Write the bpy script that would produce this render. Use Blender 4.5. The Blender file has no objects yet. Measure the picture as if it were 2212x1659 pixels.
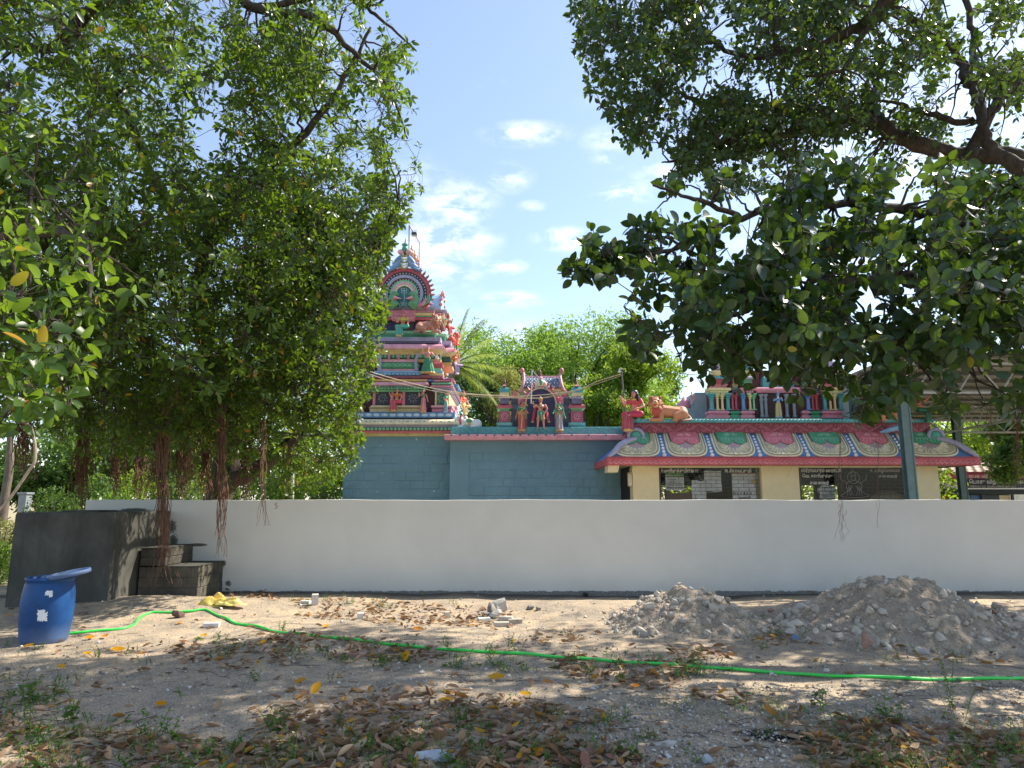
import bpy, math, random
import numpy as np
from mathutils import Vector, Matrix

rng = np.random.default_rng(7)
random.seed(7)
scene = bpy.context.scene
COL = scene.collection
PI = math.pi
R = math.radians

# ------------------------------------------------------------------ camera
F0, CX, CY = 1500.0, 1106.0, 829.5          # photograph measured at 2212 x 1659
EYE, PITCH = 1.7, R(9.4)
cam_d = bpy.data.cameras.new('camera')
cam_d.lens = F0 / 2212 * 36
cam_d.sensor_width = 36
cam_d.clip_end = 2000
cam = bpy.data.objects.new('camera', cam_d)
COL.objects.link(cam)
cam.location = (0, 0, EYE)
cam.rotation_euler = (PI / 2 + PITCH, 0, 0)
scene.camera = cam

# ------------------------------------------------------------------ light
SUN_EL, SUN_AZ = R(47), R(64)               # azimuth from straight ahead (+Y) towards the right (+X)
sunv = Vector((math.sin(SUN_AZ) * math.cos(SUN_EL), math.cos(SUN_AZ) * math.cos(SUN_EL), math.sin(SUN_EL)))
sd = bpy.data.lights.new('sun', 'SUN')
sd.energy = 4.6
sd.angle = R(0.55)
sd.color = (1.0, 0.93, 0.80)
so = bpy.data.objects.new('sun', sd)
COL.objects.link(so)
so.rotation_euler = sunv.to_track_quat('Z', 'Y').to_euler()

world = bpy.data.worlds.new('World')
scene.world = world
world.use_nodes = True
wn, wl = world.node_tree.nodes, world.node_tree.links
wn.clear()
wout = wn.new('ShaderNodeOutputWorld')
wbg = wn.new('ShaderNodeBackground')
wbg.inputs['Strength'].default_value = 0.13
sky = wn.new('ShaderNodeTexSky')
sky.sky_type = 'NISHITA'
sky.sun_disc = False
sky.sun_elevation = SUN_EL
sky.sun_rotation = SUN_AZ
sky.air_density = 1.0
sky.dust_density = 0.6
sky.ozone_density = 1.5
wl.new(wbg.outputs[0], wout.inputs[0])


def wmath(op, a, b=None, c=None, clamp=False):
    n = wn.new('ShaderNodeMath'); n.operation = op; n.use_clamp = clamp
    for i, v in enumerate((a, b, c)):
        if v is None: continue
        if isinstance(v, (int, float)): n.inputs[i].default_value = v
        else: wl.new(v, n.inputs[i])
    return n.outputs[0]


def dirpx(px, py):
    a, b = (px - CX) / F0, (CY - py) / F0
    v = Vector((a, math.cos(PITCH) - b * math.sin(PITCH), math.sin(PITCH) + b * math.cos(PITCH)))
    return v.normalized()


tc = wn.new('ShaderNodeTexCoord')
cmap = wn.new('ShaderNodeMapping')
cmap.inputs['Scale'].default_value = (1.0, 1.0, 2.3)
wl.new(tc.outputs['Generated'], cmap.inputs['Vector'])
cn = wn.new('ShaderNodeTexNoise')
cn.inputs['Scale'].default_value = 16; cn.inputs['Detail'].default_value = 9; cn.inputs['Roughness'].default_value = 0.62
cn.inputs['Distortion'].default_value = 0.25
wl.new(cmap.outputs[0], cn.inputs['Vector'])
cn2 = wn.new('ShaderNodeTexNoise')
cn2.inputs['Scale'].default_value = 3.1; cn2.inputs['Detail'].default_value = 4
wl.new(cmap.outputs[0], cn2.inputs['Vector'])
gen = wmath('MULTIPLY', wmath('SUBTRACT', cn2.outputs['Fac'], 0.48, clamp=True), 2.4)   # thin cloud everywhere
tot = gen
for (px, py, w_, h_, s_) in [(985, 440, 75, 42, 1.0), (940, 520, 110, 60, 1.15), (950, 590, 80, 30, 0.9), (1138, 290, 78, 20, 0.95),
                             (1100, 383, 45, 26, 0.75), (1350, 420, 60, 22, 0.95), (1212, 518, 55, 24, 1.0), (1085, 575, 45, 16, 0.8),
                             (1105, 648, 62, 17, 0.85), (1060, 180, 30, 9, 0.5), (1330, 300, 60, 26, 0.6), (1440, 370, 60, 24, 0.7),
                             (1150, 445, 26, 10, 0.6), (860, 480, 60, 40, 0.9), (1330, 345, 46, 16, 0.6), (700, 150, 90, 50, 0.5), (1900, 500, 260, 90, 0.6)]:
    d = dirpx(px, py)
    sub = wn.new('ShaderNodeVectorMath'); sub.operation = 'SUBTRACT'
    wl.new(tc.outputs['Generated'], sub.inputs[0]); sub.inputs[1].default_value = d
    mul = wn.new('ShaderNodeVectorMath'); mul.operation = 'MULTIPLY'
    wl.new(sub.outputs[0], mul.inputs[0]); mul.inputs[1].default_value = (F0 / w_ / 1.25, F0 / w_ / 1.25, F0 / h_ / 1.2)
    ln = wn.new('ShaderNodeVectorMath'); ln.operation = 'LENGTH'
    wl.new(mul.outputs[0], ln.inputs[0])
    g = wmath('MULTIPLY', wmath('SUBTRACT', 1.15, ln.outputs['Value'], clamp=True), s_)
    tot = wmath('MAXIMUM', tot, g)
cm = wmath('MULTIPLY', tot, wmath('MULTIPLY', wmath('SUBTRACT', cn.outputs['Fac'], 0.40, clamp=True), 4.6), clamp=True)
cm = wmath('POWER', cm, 1.25, clamp=True)
wmix = wn.new('ShaderNodeMixRGB')
wl.new(wmath('MULTIPLY', cm, 0.9), wmix.inputs['Fac'])
haze = wn.new('ShaderNodeMixRGB'); haze.inputs['Fac'].default_value = .11        # thin high veil that pales the blue
wl.new(sky.outputs[0], haze.inputs['Color1']); haze.inputs['Color2'].default_value = (4.6, 4.8, 5.2, 1)
wl.new(haze.outputs[0], wmix.inputs['Color1'])
wmix.inputs['Color2'].default_value = (6.9, 6.9, 7.1, 1)
wl.new(wmix.outputs[0], wbg.inputs['Color'])

scene.view_settings.view_transform = 'Standard'
scene.view_settings.look = 'None'
scene.view_settings.gamma = 1
scene.view_settings.use_curve_mapping = False
scene.view_settings.exposure = 1.04
scene.cycles.max_bounces = 8
scene.cycles.transparent_max_bounces = 16
scene.cycles.use_denoising = True

# ------------------------------------------------------------------ measuring
def W(px, py, Y):
    a, b = (px - CX) / F0, (CY - py) / F0
    yd = math.cos(PITCH) - b * math.sin(PITCH); zd = math.sin(PITCH) + b * math.cos(PITCH)
    t = Y / yd
    return Vector((a * t, Y, EYE + zd * t))


def WZ(py, Y): return W(CX, py, Y).z


def WX(px, py, Y): return W(px, py, Y).x


def vnoise(x, y, s, seed=0):
    x = np.asarray(x, float) / s; y = np.asarray(y, float) / s
    xi, yi = np.floor(x), np.floor(y); xf, yf = x - xi, y - yi
    def h(a, b):
        v = np.sin(a * 127.1 + b * 311.7 + seed * 74.7) * 43758.5453
        return v - np.floor(v)
    u, v = xf * xf * (3 - 2 * xf), yf * yf * (3 - 2 * yf)
    return (h(xi, yi) * (1 - u) + h(xi + 1, yi) * u) * (1 - v) + (h(xi, yi + 1) * (1 - u) + h(xi + 1, yi + 1) * u) * v


def gauss(x, y, cx, cy, rx, ry): return np.exp(-(((x - cx) / rx) ** 2 + ((y - cy) / ry) ** 2))


def H(x, y):
    x = np.asarray(x, float); y = np.asarray(y, float)
    near = np.clip((30 - y) / 12, 0, 1) * np.clip((16 - np.abs(x)) / 4, 0, 1)
    h = 0.10 * (vnoise(x, y, 2.7, 1) - .5) + 0.045 * (vnoise(x, y, .9, 2) - .5) + 0.02 * (vnoise(x, y, .33, 3) - .5)
    h = h * near
    h = h + 0.17 * gauss(x, y, -5.6, 11.2, 1.6, .9) + 0.07 * gauss(x, y, -3.6, 9.9, .9, .35) + .05 * gauss(x, y, -2.4, 8.6, 1.3, .5)
    h = h + 0.09 * gauss(x, y, -1.6, 11.4, 2.4, .5) + 0.10 * gauss(x, y, 1.4, 11.2, 1.0, .7)
    return h


def G(px, py, up=0.0):
    Yv = 8.0
    a, b = (px - CX) / F0, (CY - py) / F0
    yd = math.cos(PITCH) - b * math.sin(PITCH); zd = math.sin(PITCH) + b * math.cos(PITCH)
    t = EYE / -zd
    for _ in range(12):
        z = float(H(a * t, yd * t)) + up
        t = t * .4 + .6 * (EYE - z) / -zd
    return Vector((a * t, yd * t, z))


def project(P):
    P = np.asarray(P, float)
    fy = P[:, 1] * math.cos(PITCH) + (P[:, 2] - EYE) * math.sin(PITCH)
    up = -P[:, 1] * math.sin(PITCH) + (P[:, 2] - EYE) * math.cos(PITCH)
    fy = np.where(fy < .05, .05, fy)
    return CX + F0 * P[:, 0] / fy, CY - F0 * up / fy, fy


def inpoly(x, y, poly):
    x = np.asarray(x); y = np.asarray(y); ins = np.zeros(x.shape, bool)
    n = len(poly)
    for i in range(n):
        x0, y0 = poly[i]; x1, y1 = poly[(i + 1) % n]
        if y0 == y1: continue
        c = ((y0 > y) != (y1 > y)) & (x < (x1 - x0) * (y - y0) / (y1 - y0) + x0)
        ins ^= c
    return ins

# ------------------------------------------------------------------ materials
def lin(c): return tuple((v / 255 / 12.92 if v / 255 <= .04045 else ((v / 255 + .055) / 1.055) ** 2.4) for v in c)


class NT:
    def __init__(s, name):
        s.m = bpy.data.materials.new(name); s.m.use_nodes = True
        s.t = s.m.node_tree; s.n = s.t.nodes; s.l = s.t.links; s.n.clear()
        s.out = s.n.new('ShaderNodeOutputMaterial')
    def new(s, kind, **kw):
        nd = s.n.new('ShaderNode' + kind)
        for k, v in kw.items(): setattr(nd, k, v)
        return nd
    def set(s, sock, v):
        if isinstance(v, bpy.types.NodeSocket): s.l.new(v, sock)
        elif isinstance(v, (tuple, list)) and len(v) == 3 and sock.type == 'RGBA': sock.default_value = (*v, 1)
        else: sock.default_value = v
    def math(s, op, a, b=0.0, clamp=False):
        nd = s.new('Math', operation=op, use_clamp=clamp); s.set(nd.inputs[0], a); s.set(nd.inputs[1], b); return nd.outputs[0]
    def coord(s, kind='Object', scale=(1, 1, 1)):
        c = s.new('TexCoord'); mp = s.new('Mapping'); mp.inputs['Scale'].default_value = scale
        s.l.new(c.outputs[kind], mp.inputs[0]); return mp.outputs[0]
    def pos(s, scale=(1, 1, 1)):
        c = s.new('NewGeometry'); mp = s.new('Mapping'); mp.inputs['Scale'].default_value = scale
        s.l.new(c.outputs['Position'], mp.inputs[0]); return mp.outputs[0]
    def noise(s, vec, scale, detail=4, rough=.55, out='Fac', dist=0):
        nd = s.new('TexNoise'); s.l.new(vec, nd.inputs['Vector']); nd.inputs['Scale'].default_value = scale
        nd.inputs['Detail'].default_value = detail; nd.inputs['Roughness'].default_value = rough; nd.inputs['Distortion'].default_value = dist
        return nd.outputs[out]
    def vor(s, vec, scale, feature='F1', out='Distance'):
        nd = s.new('TexVoronoi', feature=feature); s.l.new(vec, nd.inputs['Vector']); nd.inputs['Scale'].default_value = scale
        return nd.outputs[out]
    def ramp(s, fac, stops):
        nd = s.new('ValToRGB'); s.l.new(fac, nd.inputs[0]); e = nd.color_ramp.elements
        while len(e) > 1: e.remove(e[-1])
        e[0].position = stops[0][0]; e[0].color = (*stops[0][1], 1)
        for p, c in stops[1:]:
            x = e.new(p); x.color = (*c, 1)
        return nd.outputs[0]
    def mix(s, fac, a, b, blend='MIX'):
        nd = s.new('MixRGB', blend_type=blend); s.set(nd.inputs[0], fac); s.set(nd.inputs[1], a); s.set(nd.inputs[2], b); return nd.outputs[0]
    def bump(s, hgt, strength, dist, prev=None):
        nd = s.new('Bump'); s.l.new(hgt, nd.inputs['Height']); nd.inputs['Strength'].default_value = strength
        nd.inputs['Distance'].default_value = dist
        if prev: s.l.new(prev, nd.inputs['Normal'])
        return nd.outputs[0]
    def bsdf(s, color, rough=.6, normal=None, spec=.4, metal=0, trans=0, **kw):
        b = s.new('BsdfPrincipled'); s.set(b.inputs['Base Color'], color); s.set(b.inputs['Roughness'], rough)
        b.inputs['Specular IOR Level'].default_value = spec; b.inputs['Metallic'].default_value = metal
        if normal: s.l.new(normal, b.inputs['Normal'])
        s.b = b
        return b.outputs[0]
    def done(s, sh): s.l.new(sh, s.out.inputs[0]); return s.m


_paint = {}
def paint(c, rough=.5, var=.10, grime=.22):
    """weathered enamel paint on cement"""
    key = (tuple(c), rough, grime)
    if key in _paint: return _paint[key]
    t = NT('paint'); base = lin(c); p = t.pos()
    gy = sum(base) / 3; base = tuple(min(.86, (v * .82 + gy * .18) * 1.02 + .018) for v in base)
    n1 = t.noise(p, 5, 5, .65); n2 = t.noise(p, 38, 3, .6)
    dark = tuple(v * (1 - var * 2.2) for v in base); lite = tuple(min(1, v * (1 + var) + .008) for v in base)
    col = t.ramp(n1, [(.3, dark), (.55, base), (.75, lite)])
    drip = t.noise(t.pos((9, 9, .9)), 1.6, 5, .7)
    col = t.mix(t.math('MULTIPLY', t.math('SUBTRACT', drip, .55, True), grime * 5, True), col, (.09, .085, .08))
    nm = t.bump(n2, .25, .006)
    _paint[key] = t.done(t.bsdf(col, rough, nm))
    return _paint[key]


def leafmat(name, stops, transl=.45, tcol=(.45, .62, .03), rough=.32, spec=.55):
    t = NT(name)
    g = t.new('NewGeometry'); o = t.new('ObjectInfo')
    r_ = t.math('FRACT', t.math('ADD', g.outputs['Random Per Island'], o.outputs['Random']))
    col = t.ramp(r_, stops)
    n = t.noise(t.pos(), 1.1, 2)
    col = t.mix(t.math('MULTIPLY', n, .35), col, tuple(c * .55 for c in stops[0][1]))
    bs = t.bsdf(col, rough, spec=spec)
    tr = t.new('BsdfTranslucent')
    tcl = t.mix(.35, tcol, col)
    t.set(tr.inputs['Color'], tcl)
    mx = t.new('MixShader'); mx.inputs[0].default_value = transl
    t.l.new(bs, mx.inputs[1]); t.l.new(tr.outputs[0], mx.inputs[2])
    return t.done(mx.outputs[0])


def bark(name, c1, c2, scale=1.0):
    t = NT(name); p = t.pos((14 * scale, 14 * scale, 5 * scale))
    n = t.noise(p, 1, 6, .7, dist=.4); n2 = t.noise(t.pos(), 2.2, 3)
    col = t.ramp(n, [(.3, c1), (.62, c2), (.8, tuple(min(1, v * 1.6) for v in c2))])
    col = t.mix(t.math('MULTIPLY', n2, .35), col, tuple(v * .5 for v in c1))
    return t.done(t.bsdf(col, .85, t.bump(n, .7, .02), spec=.2))


# ------------------------------------------------------------------ mesh tools
def npmesh(name, V, F, smooth=False, mat=None):
    """V (n,3); F list of int arrays (m,k) or one array"""
    if not isinstance(F, (list, tuple)): F = [F]
    F = [np.asarray(f, np.int32) for f in F if len(f)]
    me = bpy.data.meshes.new(name)
    V = np.ascontiguousarray(V, np.float32)
    me.vertices.add(len(V)); me.vertices.foreach_set('co', V.ravel())
    tot = np.concatenate([np.full(len(f), f.shape[1], np.int32) for f in F])
    idx = np.concatenate([f.ravel() for f in F])
    st = np.concatenate([[0], np.cumsum(tot)[:-1]]).astype(np.int32)
    me.loops.add(len(idx)); me.loops.foreach_set('vertex_index', idx)
    me.polygons.add(len(tot)); me.polygons.foreach_set('loop_start', st); me.polygons.foreach_set('loop_total', tot)
    me.polygons.foreach_set('use_smooth', np.full(len(tot), bool(smooth)))
    me.update(calc_edges=True)
    if mat: me.materials.append(mat)
    return me


class MB:
    def __init__(s): s.v = []; s.f = {}; s.n = 0
    def add(s, V, F):
        V = np.asarray(V, float).reshape(-1, 3)
        for f in F:
            s.f.setdefault(len(f), []).append([i + s.n for i in f])
        s.v.append(V); s.n += len(V); return s
    def box(s, x0, x1, y0, y1, z0, z1, bev=0):
        if bev <= 0:
            V = [(x0, y0, z0), (x1, y0, z0), (x1, y1, z0), (x0, y1, z0), (x0, y0, z1), (x1, y0, z1), (x1, y1, z1), (x0, y1, z1)]
            return s.add(V, [(3, 2, 1, 0), (4, 5, 6, 7), (0, 1, 5, 4), (1, 2, 6, 5), (2, 3, 7, 6), (3, 0, 4, 7)])
        b = min(bev, (x1 - x0) / 2.2, (y1 - y0) / 2.2, (z1 - z0) / 2.2)
        return s.stack((x0 + x1) / 2, (y0 + y1) / 2, (x1 - x0) / 2, (y1 - y0) / 2, [(-b, z0), (0, z0 + b), (0, z1 - b), (-b, z1)])
    def stack(s, cx, cy, hx, hy, prof):
        """rectangular rings: prof = [(outward offset, z)...], closed below and above"""
        V = []; F = []
        for (o, z) in prof:
            V += [(cx - hx - o, cy - hy - o, z), (cx + hx + o, cy - hy - o, z), (cx + hx + o, cy + hy + o, z), (cx - hx - o, cy + hy + o, z)]
        for k in range(len(prof) - 1):
            a = 4 * k
            for i in range(4):
                j = (i + 1) % 4
                F.append((a + i, a + j, a + 4 + j, a + 4 + i))
        F.append((3, 2, 1, 0)); b = 4 * (len(prof) - 1); F.append((b, b + 1, b + 2, b + 3))
        return s.add(V, F)
    def lathe(s, c, prof, n=16, sx=1, sy=1, pleat=0, npl=12):
        V = []; F = []
        for (r, z) in prof:
            for i in range(n):
                a = 2 * PI * i / n; rr = r * (1 + pleat * math.cos(a * npl))
                V.append((c[0] + rr * sx * math.cos(a), c[1] + rr * sy * math.sin(a), c[2] + z))
        for k in range(len(prof) - 1):
            for i in range(n):
                j = (i + 1) % n
                F.append((k * n + i, k * n + j, (k + 1) * n + j, (k + 1) * n + i))
        F.append(tuple(range(n))[::-1]); F.append(tuple((len(prof) - 1) * n + i for i in range(n)))
        return s.add(V, F)
    def tube(s, pts, rad, n=6, cap=True, flat=1.0):
        P = [Vector(p) for p in pts]
        if not hasattr(rad, '__len__'): rad = [rad] * len(P)
        V = []; F = []
        up = None
        for i, p in enumerate(P):
            d = (P[min(i + 1, len(P) - 1)] - P[max(i - 1, 0)])
            if d.length < 1e-9: d = Vector((0, 0, 1))
            d.normalize()
            if up is None: up = d.orthogonal().normalized()
            up = (up - d * up.dot(d))
            if up.length < 1e-6: up = d.orthogonal()
            up.normalize(); sd_ = d.cross(up)
            for k in range(n):
                a = 2 * PI * k / n
                V.append(p + up * (math.cos(a) * rad[i]) + sd_ * (math.sin(a) * rad[i] * flat))
        for i in range(len(P) - 1):
            for k in range(n):
                j = (k + 1) % n
                F.append((i * n + k, i * n + j, (i + 1) * n + j, (i + 1) * n + k))
        if cap:
            F.append(tuple(range(n))[::-1]); F.append(tuple((len(P) - 1) * n + i for i in range(n)))
        return s.add(np.array([tuple(v) for v in V]), F)
    def ell(s, c, r, n=10, m=7):
        prof = [(max(1e-4, math.sin(PI * k / m)), -math.cos(PI * k / m)) for k in range(m + 1)]
        V = []; F = []
        for (q, z) in prof:
            for i in range(n):
                a = 2 * PI * i / n
                V.append((c[0] + r[0] * q * math.cos(a), c[1] + r[1] * q * math.sin(a), c[2] + r[2] * z))
        for k in range(m):
            for i in range(n):
                j = (i + 1) % n
                F.append((k * n + i, k * n + j, (k + 1) * n + j, (k + 1) * n + i))
        return s.add(V, F)
    def mesh(s, name, mat=None, smooth=False):
        return npmesh(name, np.concatenate(s.v), [np.array(f) for f in s.f.values()], smooth, mat)
    def build(s, name, mat, parent=None, smooth=False, local=False, **kw):
        return put(name, s.mesh(name, mat, smooth), parent, local, **kw)


def put(name, me, parent=None, local=False, mat=None, matrix=None, **props):
    if mat and not me.materials: me.materials.append(mat)
    o = bpy.data.objects.new(name, me); COL.objects.link(o)
    if parent:
        o.parent = parent
        if not local and parent['inv'] is not None:
            o.matrix_parent_inverse = Matrix([list(parent['inv'])[i * 4:i * 4 + 4] for i in range(4)])
    if matrix is not None: o.matrix_basis = matrix
    for k, v in props.items(): o[k] = v
    # keep the world inverse for children of parts too
    if parent and not local: o['inv'] = [v for r_ in Matrix.Identity(4) for v in r_]
    else: o['inv'] = [v for r_ in Matrix.Identity(4) for v in r_]
    return o


def thing(name, label, cat, loc=(0, 0, 0), rz=0, group=None, rot=None, scale=1):
    o = bpy.data.objects.new(name, None); COL.objects.link(o)
    o.empty_display_size = .2
    o.location = loc; o.rotation_euler = rot or (0, 0, rz); o.scale = (scale,) * 3
    M = Matrix.LocRotScale(Vector(loc), o.rotation_euler.to_quaternion(), Vector((scale,) * 3)).inverted()
    o['inv'] = [v for r_ in M for v in r_]
    o['label'] = label; o['category'] = cat
    if group: o['group'] = group
    return o


def solo(o, label, cat, group=None):
    o['label'] = label; o['category'] = cat
    if group: o['group'] = group
    return o


def origin_to(o, p):
    """move a world-coordinate mesh's origin to p without moving it"""
    p = Vector(p); o.data.transform(Matrix.Translation(-p)); o.location = p
    return o


def copy_tree(o, parent=None):
    c = o.copy(); COL.objects.link(c)
    if parent: c.parent = parent
    for ch in list(o.children): copy_tree(ch, c)
    return c


def catmull(P, n=6):
    P = [Vector(p) for p in P]; out = []
    for i in range(len(P) - 1):
        a, b, c, d = P[max(i - 1, 0)], P[i], P[i + 1], P[min(i + 2, len(P) - 1)]
        for k in range(n):
            t = k / n
            out.append(.5 * ((2 * b) + (c - a) * t + (2 * a - 5 * b + 4 * c - d) * t * t + (3 * b - a - 3 * c + d) * t ** 3))
    out.append(P[-1]); return out


def spiral(cx, cz, r0, turns, a0, n=14, sgn=1, y=0):
    return [(cx + r0 * (1 - k / n * .85) * math.cos(a0 + sgn * turns * 2 * PI * k / n), y,
             cz + r0 * (1 - k / n * .85) * math.sin(a0 + sgn * turns * 2 * PI * k / n)) for k in range(n + 1)]
# ------------------------------------------------------------------ palette
PINK = (236, 156, 170); ROSE = (222, 126, 146); RED = (206, 70, 84); MAROON = (142, 46, 66); DMAROON = (86, 32, 42)
TEAL = (66, 164, 168); DTEAL = (36, 116, 122); GREEN = (58, 160, 116); LGREEN = (126, 200, 148); BLUE = (84, 142, 198)
SKYB = (132, 184, 214); NAVY = (30, 36, 84); YEL = (232, 208, 138); CREAM = (240, 224, 178); OLIVE = (170, 158, 86)
LAV = (164, 160, 190); PURP = (112, 100, 140); WHITE = (232, 232, 226); SKIN = (222, 158, 136); TAN = (206, 144, 106)
GOLD = (222, 176, 74); BLACK = (20, 18, 18); GREY = (140, 146, 150); ORANGE = (232, 124, 70); WALLB = (118, 154, 172)

# ------------------------------------------------------------------ ground
def ground_mat():
    t = NT('ground_soil'); p = t.pos()
    big = t.noise(p, .55, 5, .6); mid = t.noise(p, 3.2, 6, .65, dist=.3); fin = t.noise(p, 42, 4, .7); peb = t.vor(p, 34); peb2 = t.vor(p, 85)
    sand = lin((188, 166, 138)); grey = lin((154, 141, 125)); dark = lin((108, 95, 82))
    col = t.ramp(mid, [(.28, dark), (.42, grey), (.58, sand), (.8, lin((204, 184, 152)))])
    col = t.mix(t.math('MULTIPLY', t.math('SUBTRACT', big, .42, True), 3.2, True), col, grey)
    pc = t.vor(p, 34, out='Color')
    sepx = t.new('SeparateColor'); t.l.new(pc, sepx.inputs[0])
    mask = t.math('MULTIPLY', t.math('LESS_THAN', peb, .30), t.math('GREATER_THAN', sepx.outputs[0], .62))
    col = t.mix(t.math('MULTIPLY', mask, .55), col, lin((206, 200, 190)))
    pc2 = t.vor(p, 85, out='Color'); sep2 = t.new('SeparateColor'); t.l.new(pc2, sep2.inputs[0])
    col = t.mix(t.math('MULTIPLY', t.math('GREATER_THAN', sep2.outputs[0], .8), .35), col, lin((86, 78, 70)))
    col = t.mix(t.math('MULTIPLY', t.math('SUBTRACT', fin, .5, True), 1.2, True), col, lin((92, 82, 72)))
    # charred patch of burnt litter in the right foreground, dark grey strip of ground along the wall foot
    c = t.new('NewGeometry'); s = t.new('SeparateXYZ'); t.l.new(c.outputs['Position'], s.inputs[0])
    burn = G(3130 / 1.852, 2945 / 1.852)
    dx = t.math('MULTIPLY', t.math('SUBTRACT', s.outputs[0], burn.x), 2.3); dy = t.math('MULTIPLY', t.math('SUBTRACT', s.outputs[1], burn.y), 4.2)
    d2 = t.math('ADD', t.math('MULTIPLY', dx, dx), t.math('MULTIPLY', dy, dy))
    bm = t.math('SUBTRACT', 1.25, t.math('ADD', d2, t.noise(p, 11, 4, .8)), True)
    col = t.mix(t.math('MULTIPLY', bm, 2.2, True), col, (.02, .02, .02))
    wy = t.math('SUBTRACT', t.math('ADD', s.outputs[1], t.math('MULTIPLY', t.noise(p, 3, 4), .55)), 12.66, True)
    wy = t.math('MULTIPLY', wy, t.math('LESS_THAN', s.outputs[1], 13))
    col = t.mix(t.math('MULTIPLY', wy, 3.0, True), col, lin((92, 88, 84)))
    far = t.math('MULTIPLY', t.math('SUBTRACT', s.outputs[1], 14.5, True), .3, True)
    fc = t.ramp(t.noise(p, .8, 6, .7), [(.35, lin((86, 100, 44))), (.55, lin((140, 142, 74))), (.7, lin((176, 160, 116)))])
    col = t.mix(far, col, fc)
    nm = t.bump(peb, .35, .012); nm = t.bump(fin, .55, .02, nm); nm = t.bump(mid, .5, .05, nm)
    return t.done(t.bsdf(col, .95, nm, spec=.15))

xs = np.concatenate([-np.geomspace(260, 8.2, 26), np.linspace(-8, 8, 300), np.geomspace(8.2, 260, 26)])
ys = np.concatenate([[-60, -20, -6, -1], np.linspace(2, 13.4, 300), np.geomspace(13.5, 400, 40)])
XX, YY = np.meshgrid(xs, ys)
ZZ = H(XX, YY)
nx, ny = len(xs), len(ys)
I = np.arange(nx * ny).reshape(ny, nx)
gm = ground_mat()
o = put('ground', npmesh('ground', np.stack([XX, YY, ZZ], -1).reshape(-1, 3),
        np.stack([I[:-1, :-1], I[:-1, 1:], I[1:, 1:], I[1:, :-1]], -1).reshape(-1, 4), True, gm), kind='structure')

# ------------------------------------------------------------------ white boundary wall
WY = 12.9
def wall_mat():
    t = NT('white_limewash'); p = t.pos()
    n = t.noise(p, 1.1, 5, .6); f = t.noise(p, 26, 4, .6)
    col = t.ramp(n, [(.3, lin((207, 206, 200))), (.7, lin((217, 216, 210)))])
    s = t.new('SeparateXYZ'); g = t.new('NewGeometry'); t.l.new(g.outputs['Position'], s.inputs[0])
    drip = t.noise(t.pos((5, 5, .5)), 1.2, 5, .7)
    col = t.mix(t.math('MULTIPLY', t.math('SUBTRACT', drip, .62, True), .45, True), col, lin((170, 166, 152)))
    # bare cement foot with a ragged upper edge
    e = t.math('ADD', .055, t.math('MULTIPLY', t.noise(p, 7, 6, .75), .10))
    foot = t.math('LESS_THAN', s.outputs[2], t.math('SUBTRACT', e, .035))
    spk = t.math('GREATER_THAN', t.noise(p, 60, 3, .7), .40)
    col = t.mix(t.math('MULTIPLY', foot, spk), col, lin((120, 118, 114)))
    # cement splashes near the tank and the steps
    sp = t.noise(p, 24, 6, .85, dist=1.6)
    def splash(cx, cz, rx, rz, k):
        a = t.math('MULTIPLY', t.math('SUBTRACT', s.outputs[0], cx), 1 / rx); b = t.math('MULTIPLY', t.math('SUBTRACT', s.outputs[2], cz), 1 / rz)
        d = t.math('SQRT', t.math('ADD', t.math('MULTIPLY', a, a), t.math('MULTIPLY', b, b)))
        return t.math('GREATER_THAN', t.math('MULTIPLY', t.math('SUBTRACT', 1.0, d, True), sp), k)
    m = splash(-6.2, 1.2, .34, .45, .38)
    for q in [(-6.15, .95, .28, .45, .36), (-6.9, 1.50, .55, .07, .26), (-5.7, .88, .3, .05, .22), (-5.2, .55, .12, .20, .36), (-5.1, .2, .22, .18, .38)]:
        m = t.math('MAXIMUM', m, splash(*q))
    col = t.mix(m, col, lin((96, 94, 88)))
    nm = t.bump(f, .22, .006); nm = t.bump(n, .3, .03, nm)
    return t.done(t.bsdf(col, .85, nm, spec=.2))
wm = wall_mat()
bw = thing('boundary_wall', 'long low whitewashed plaster wall running across the whole yard in front of the temple', 'wall', (0, WY, 0))
x0w = WX(185, 1090, WY)
wall_xs = np.linspace(x0w, 16, 60)
V = []; Fq = []
for i, x in enumerate(wall_xs):
    zt = 1.68 + .006 * math.sin(i * .7) + .004 * math.sin(i * 2.3)
    V += [(x, WY, -.3), (x, WY, zt), (x, WY + .2, zt + .004), (x, WY + .2, -.3)]
for i in range(len(wall_xs) - 1):
    a = 4 * i
    for k in range(4): Fq.append((a + k, a + (k + 1) % 4, a + 4 + (k + 1) % 4, a + 4 + k))
Fq += [(0, 3, 2, 1)]; b_ = 4 * (len(wall_xs) - 1); Fq.append((b_, b_ + 1, b_ + 2, b_ + 3))
m = MB(); m.add(V, [tuple(reversed(f)) for f in Fq]); m.build('plaster_body', wm, bw)
m = MB(); pp = W(1264, 1283, WY); m.tube([(pp.x, WY + .1, pp.z), (pp.x, WY - .12, pp.z - .01)], .045, 12)
pipe = m.build('drain_pipe', paint((34, 34, 36), .4), bw)
m = MB(); m.tube([(pp.x, WY - .118, pp.z - .01), (pp.x, WY - .126, pp.z - .011)], .034, 12); m.build('pipe_mouth', paint(BLACK, .8), pipe)

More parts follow.
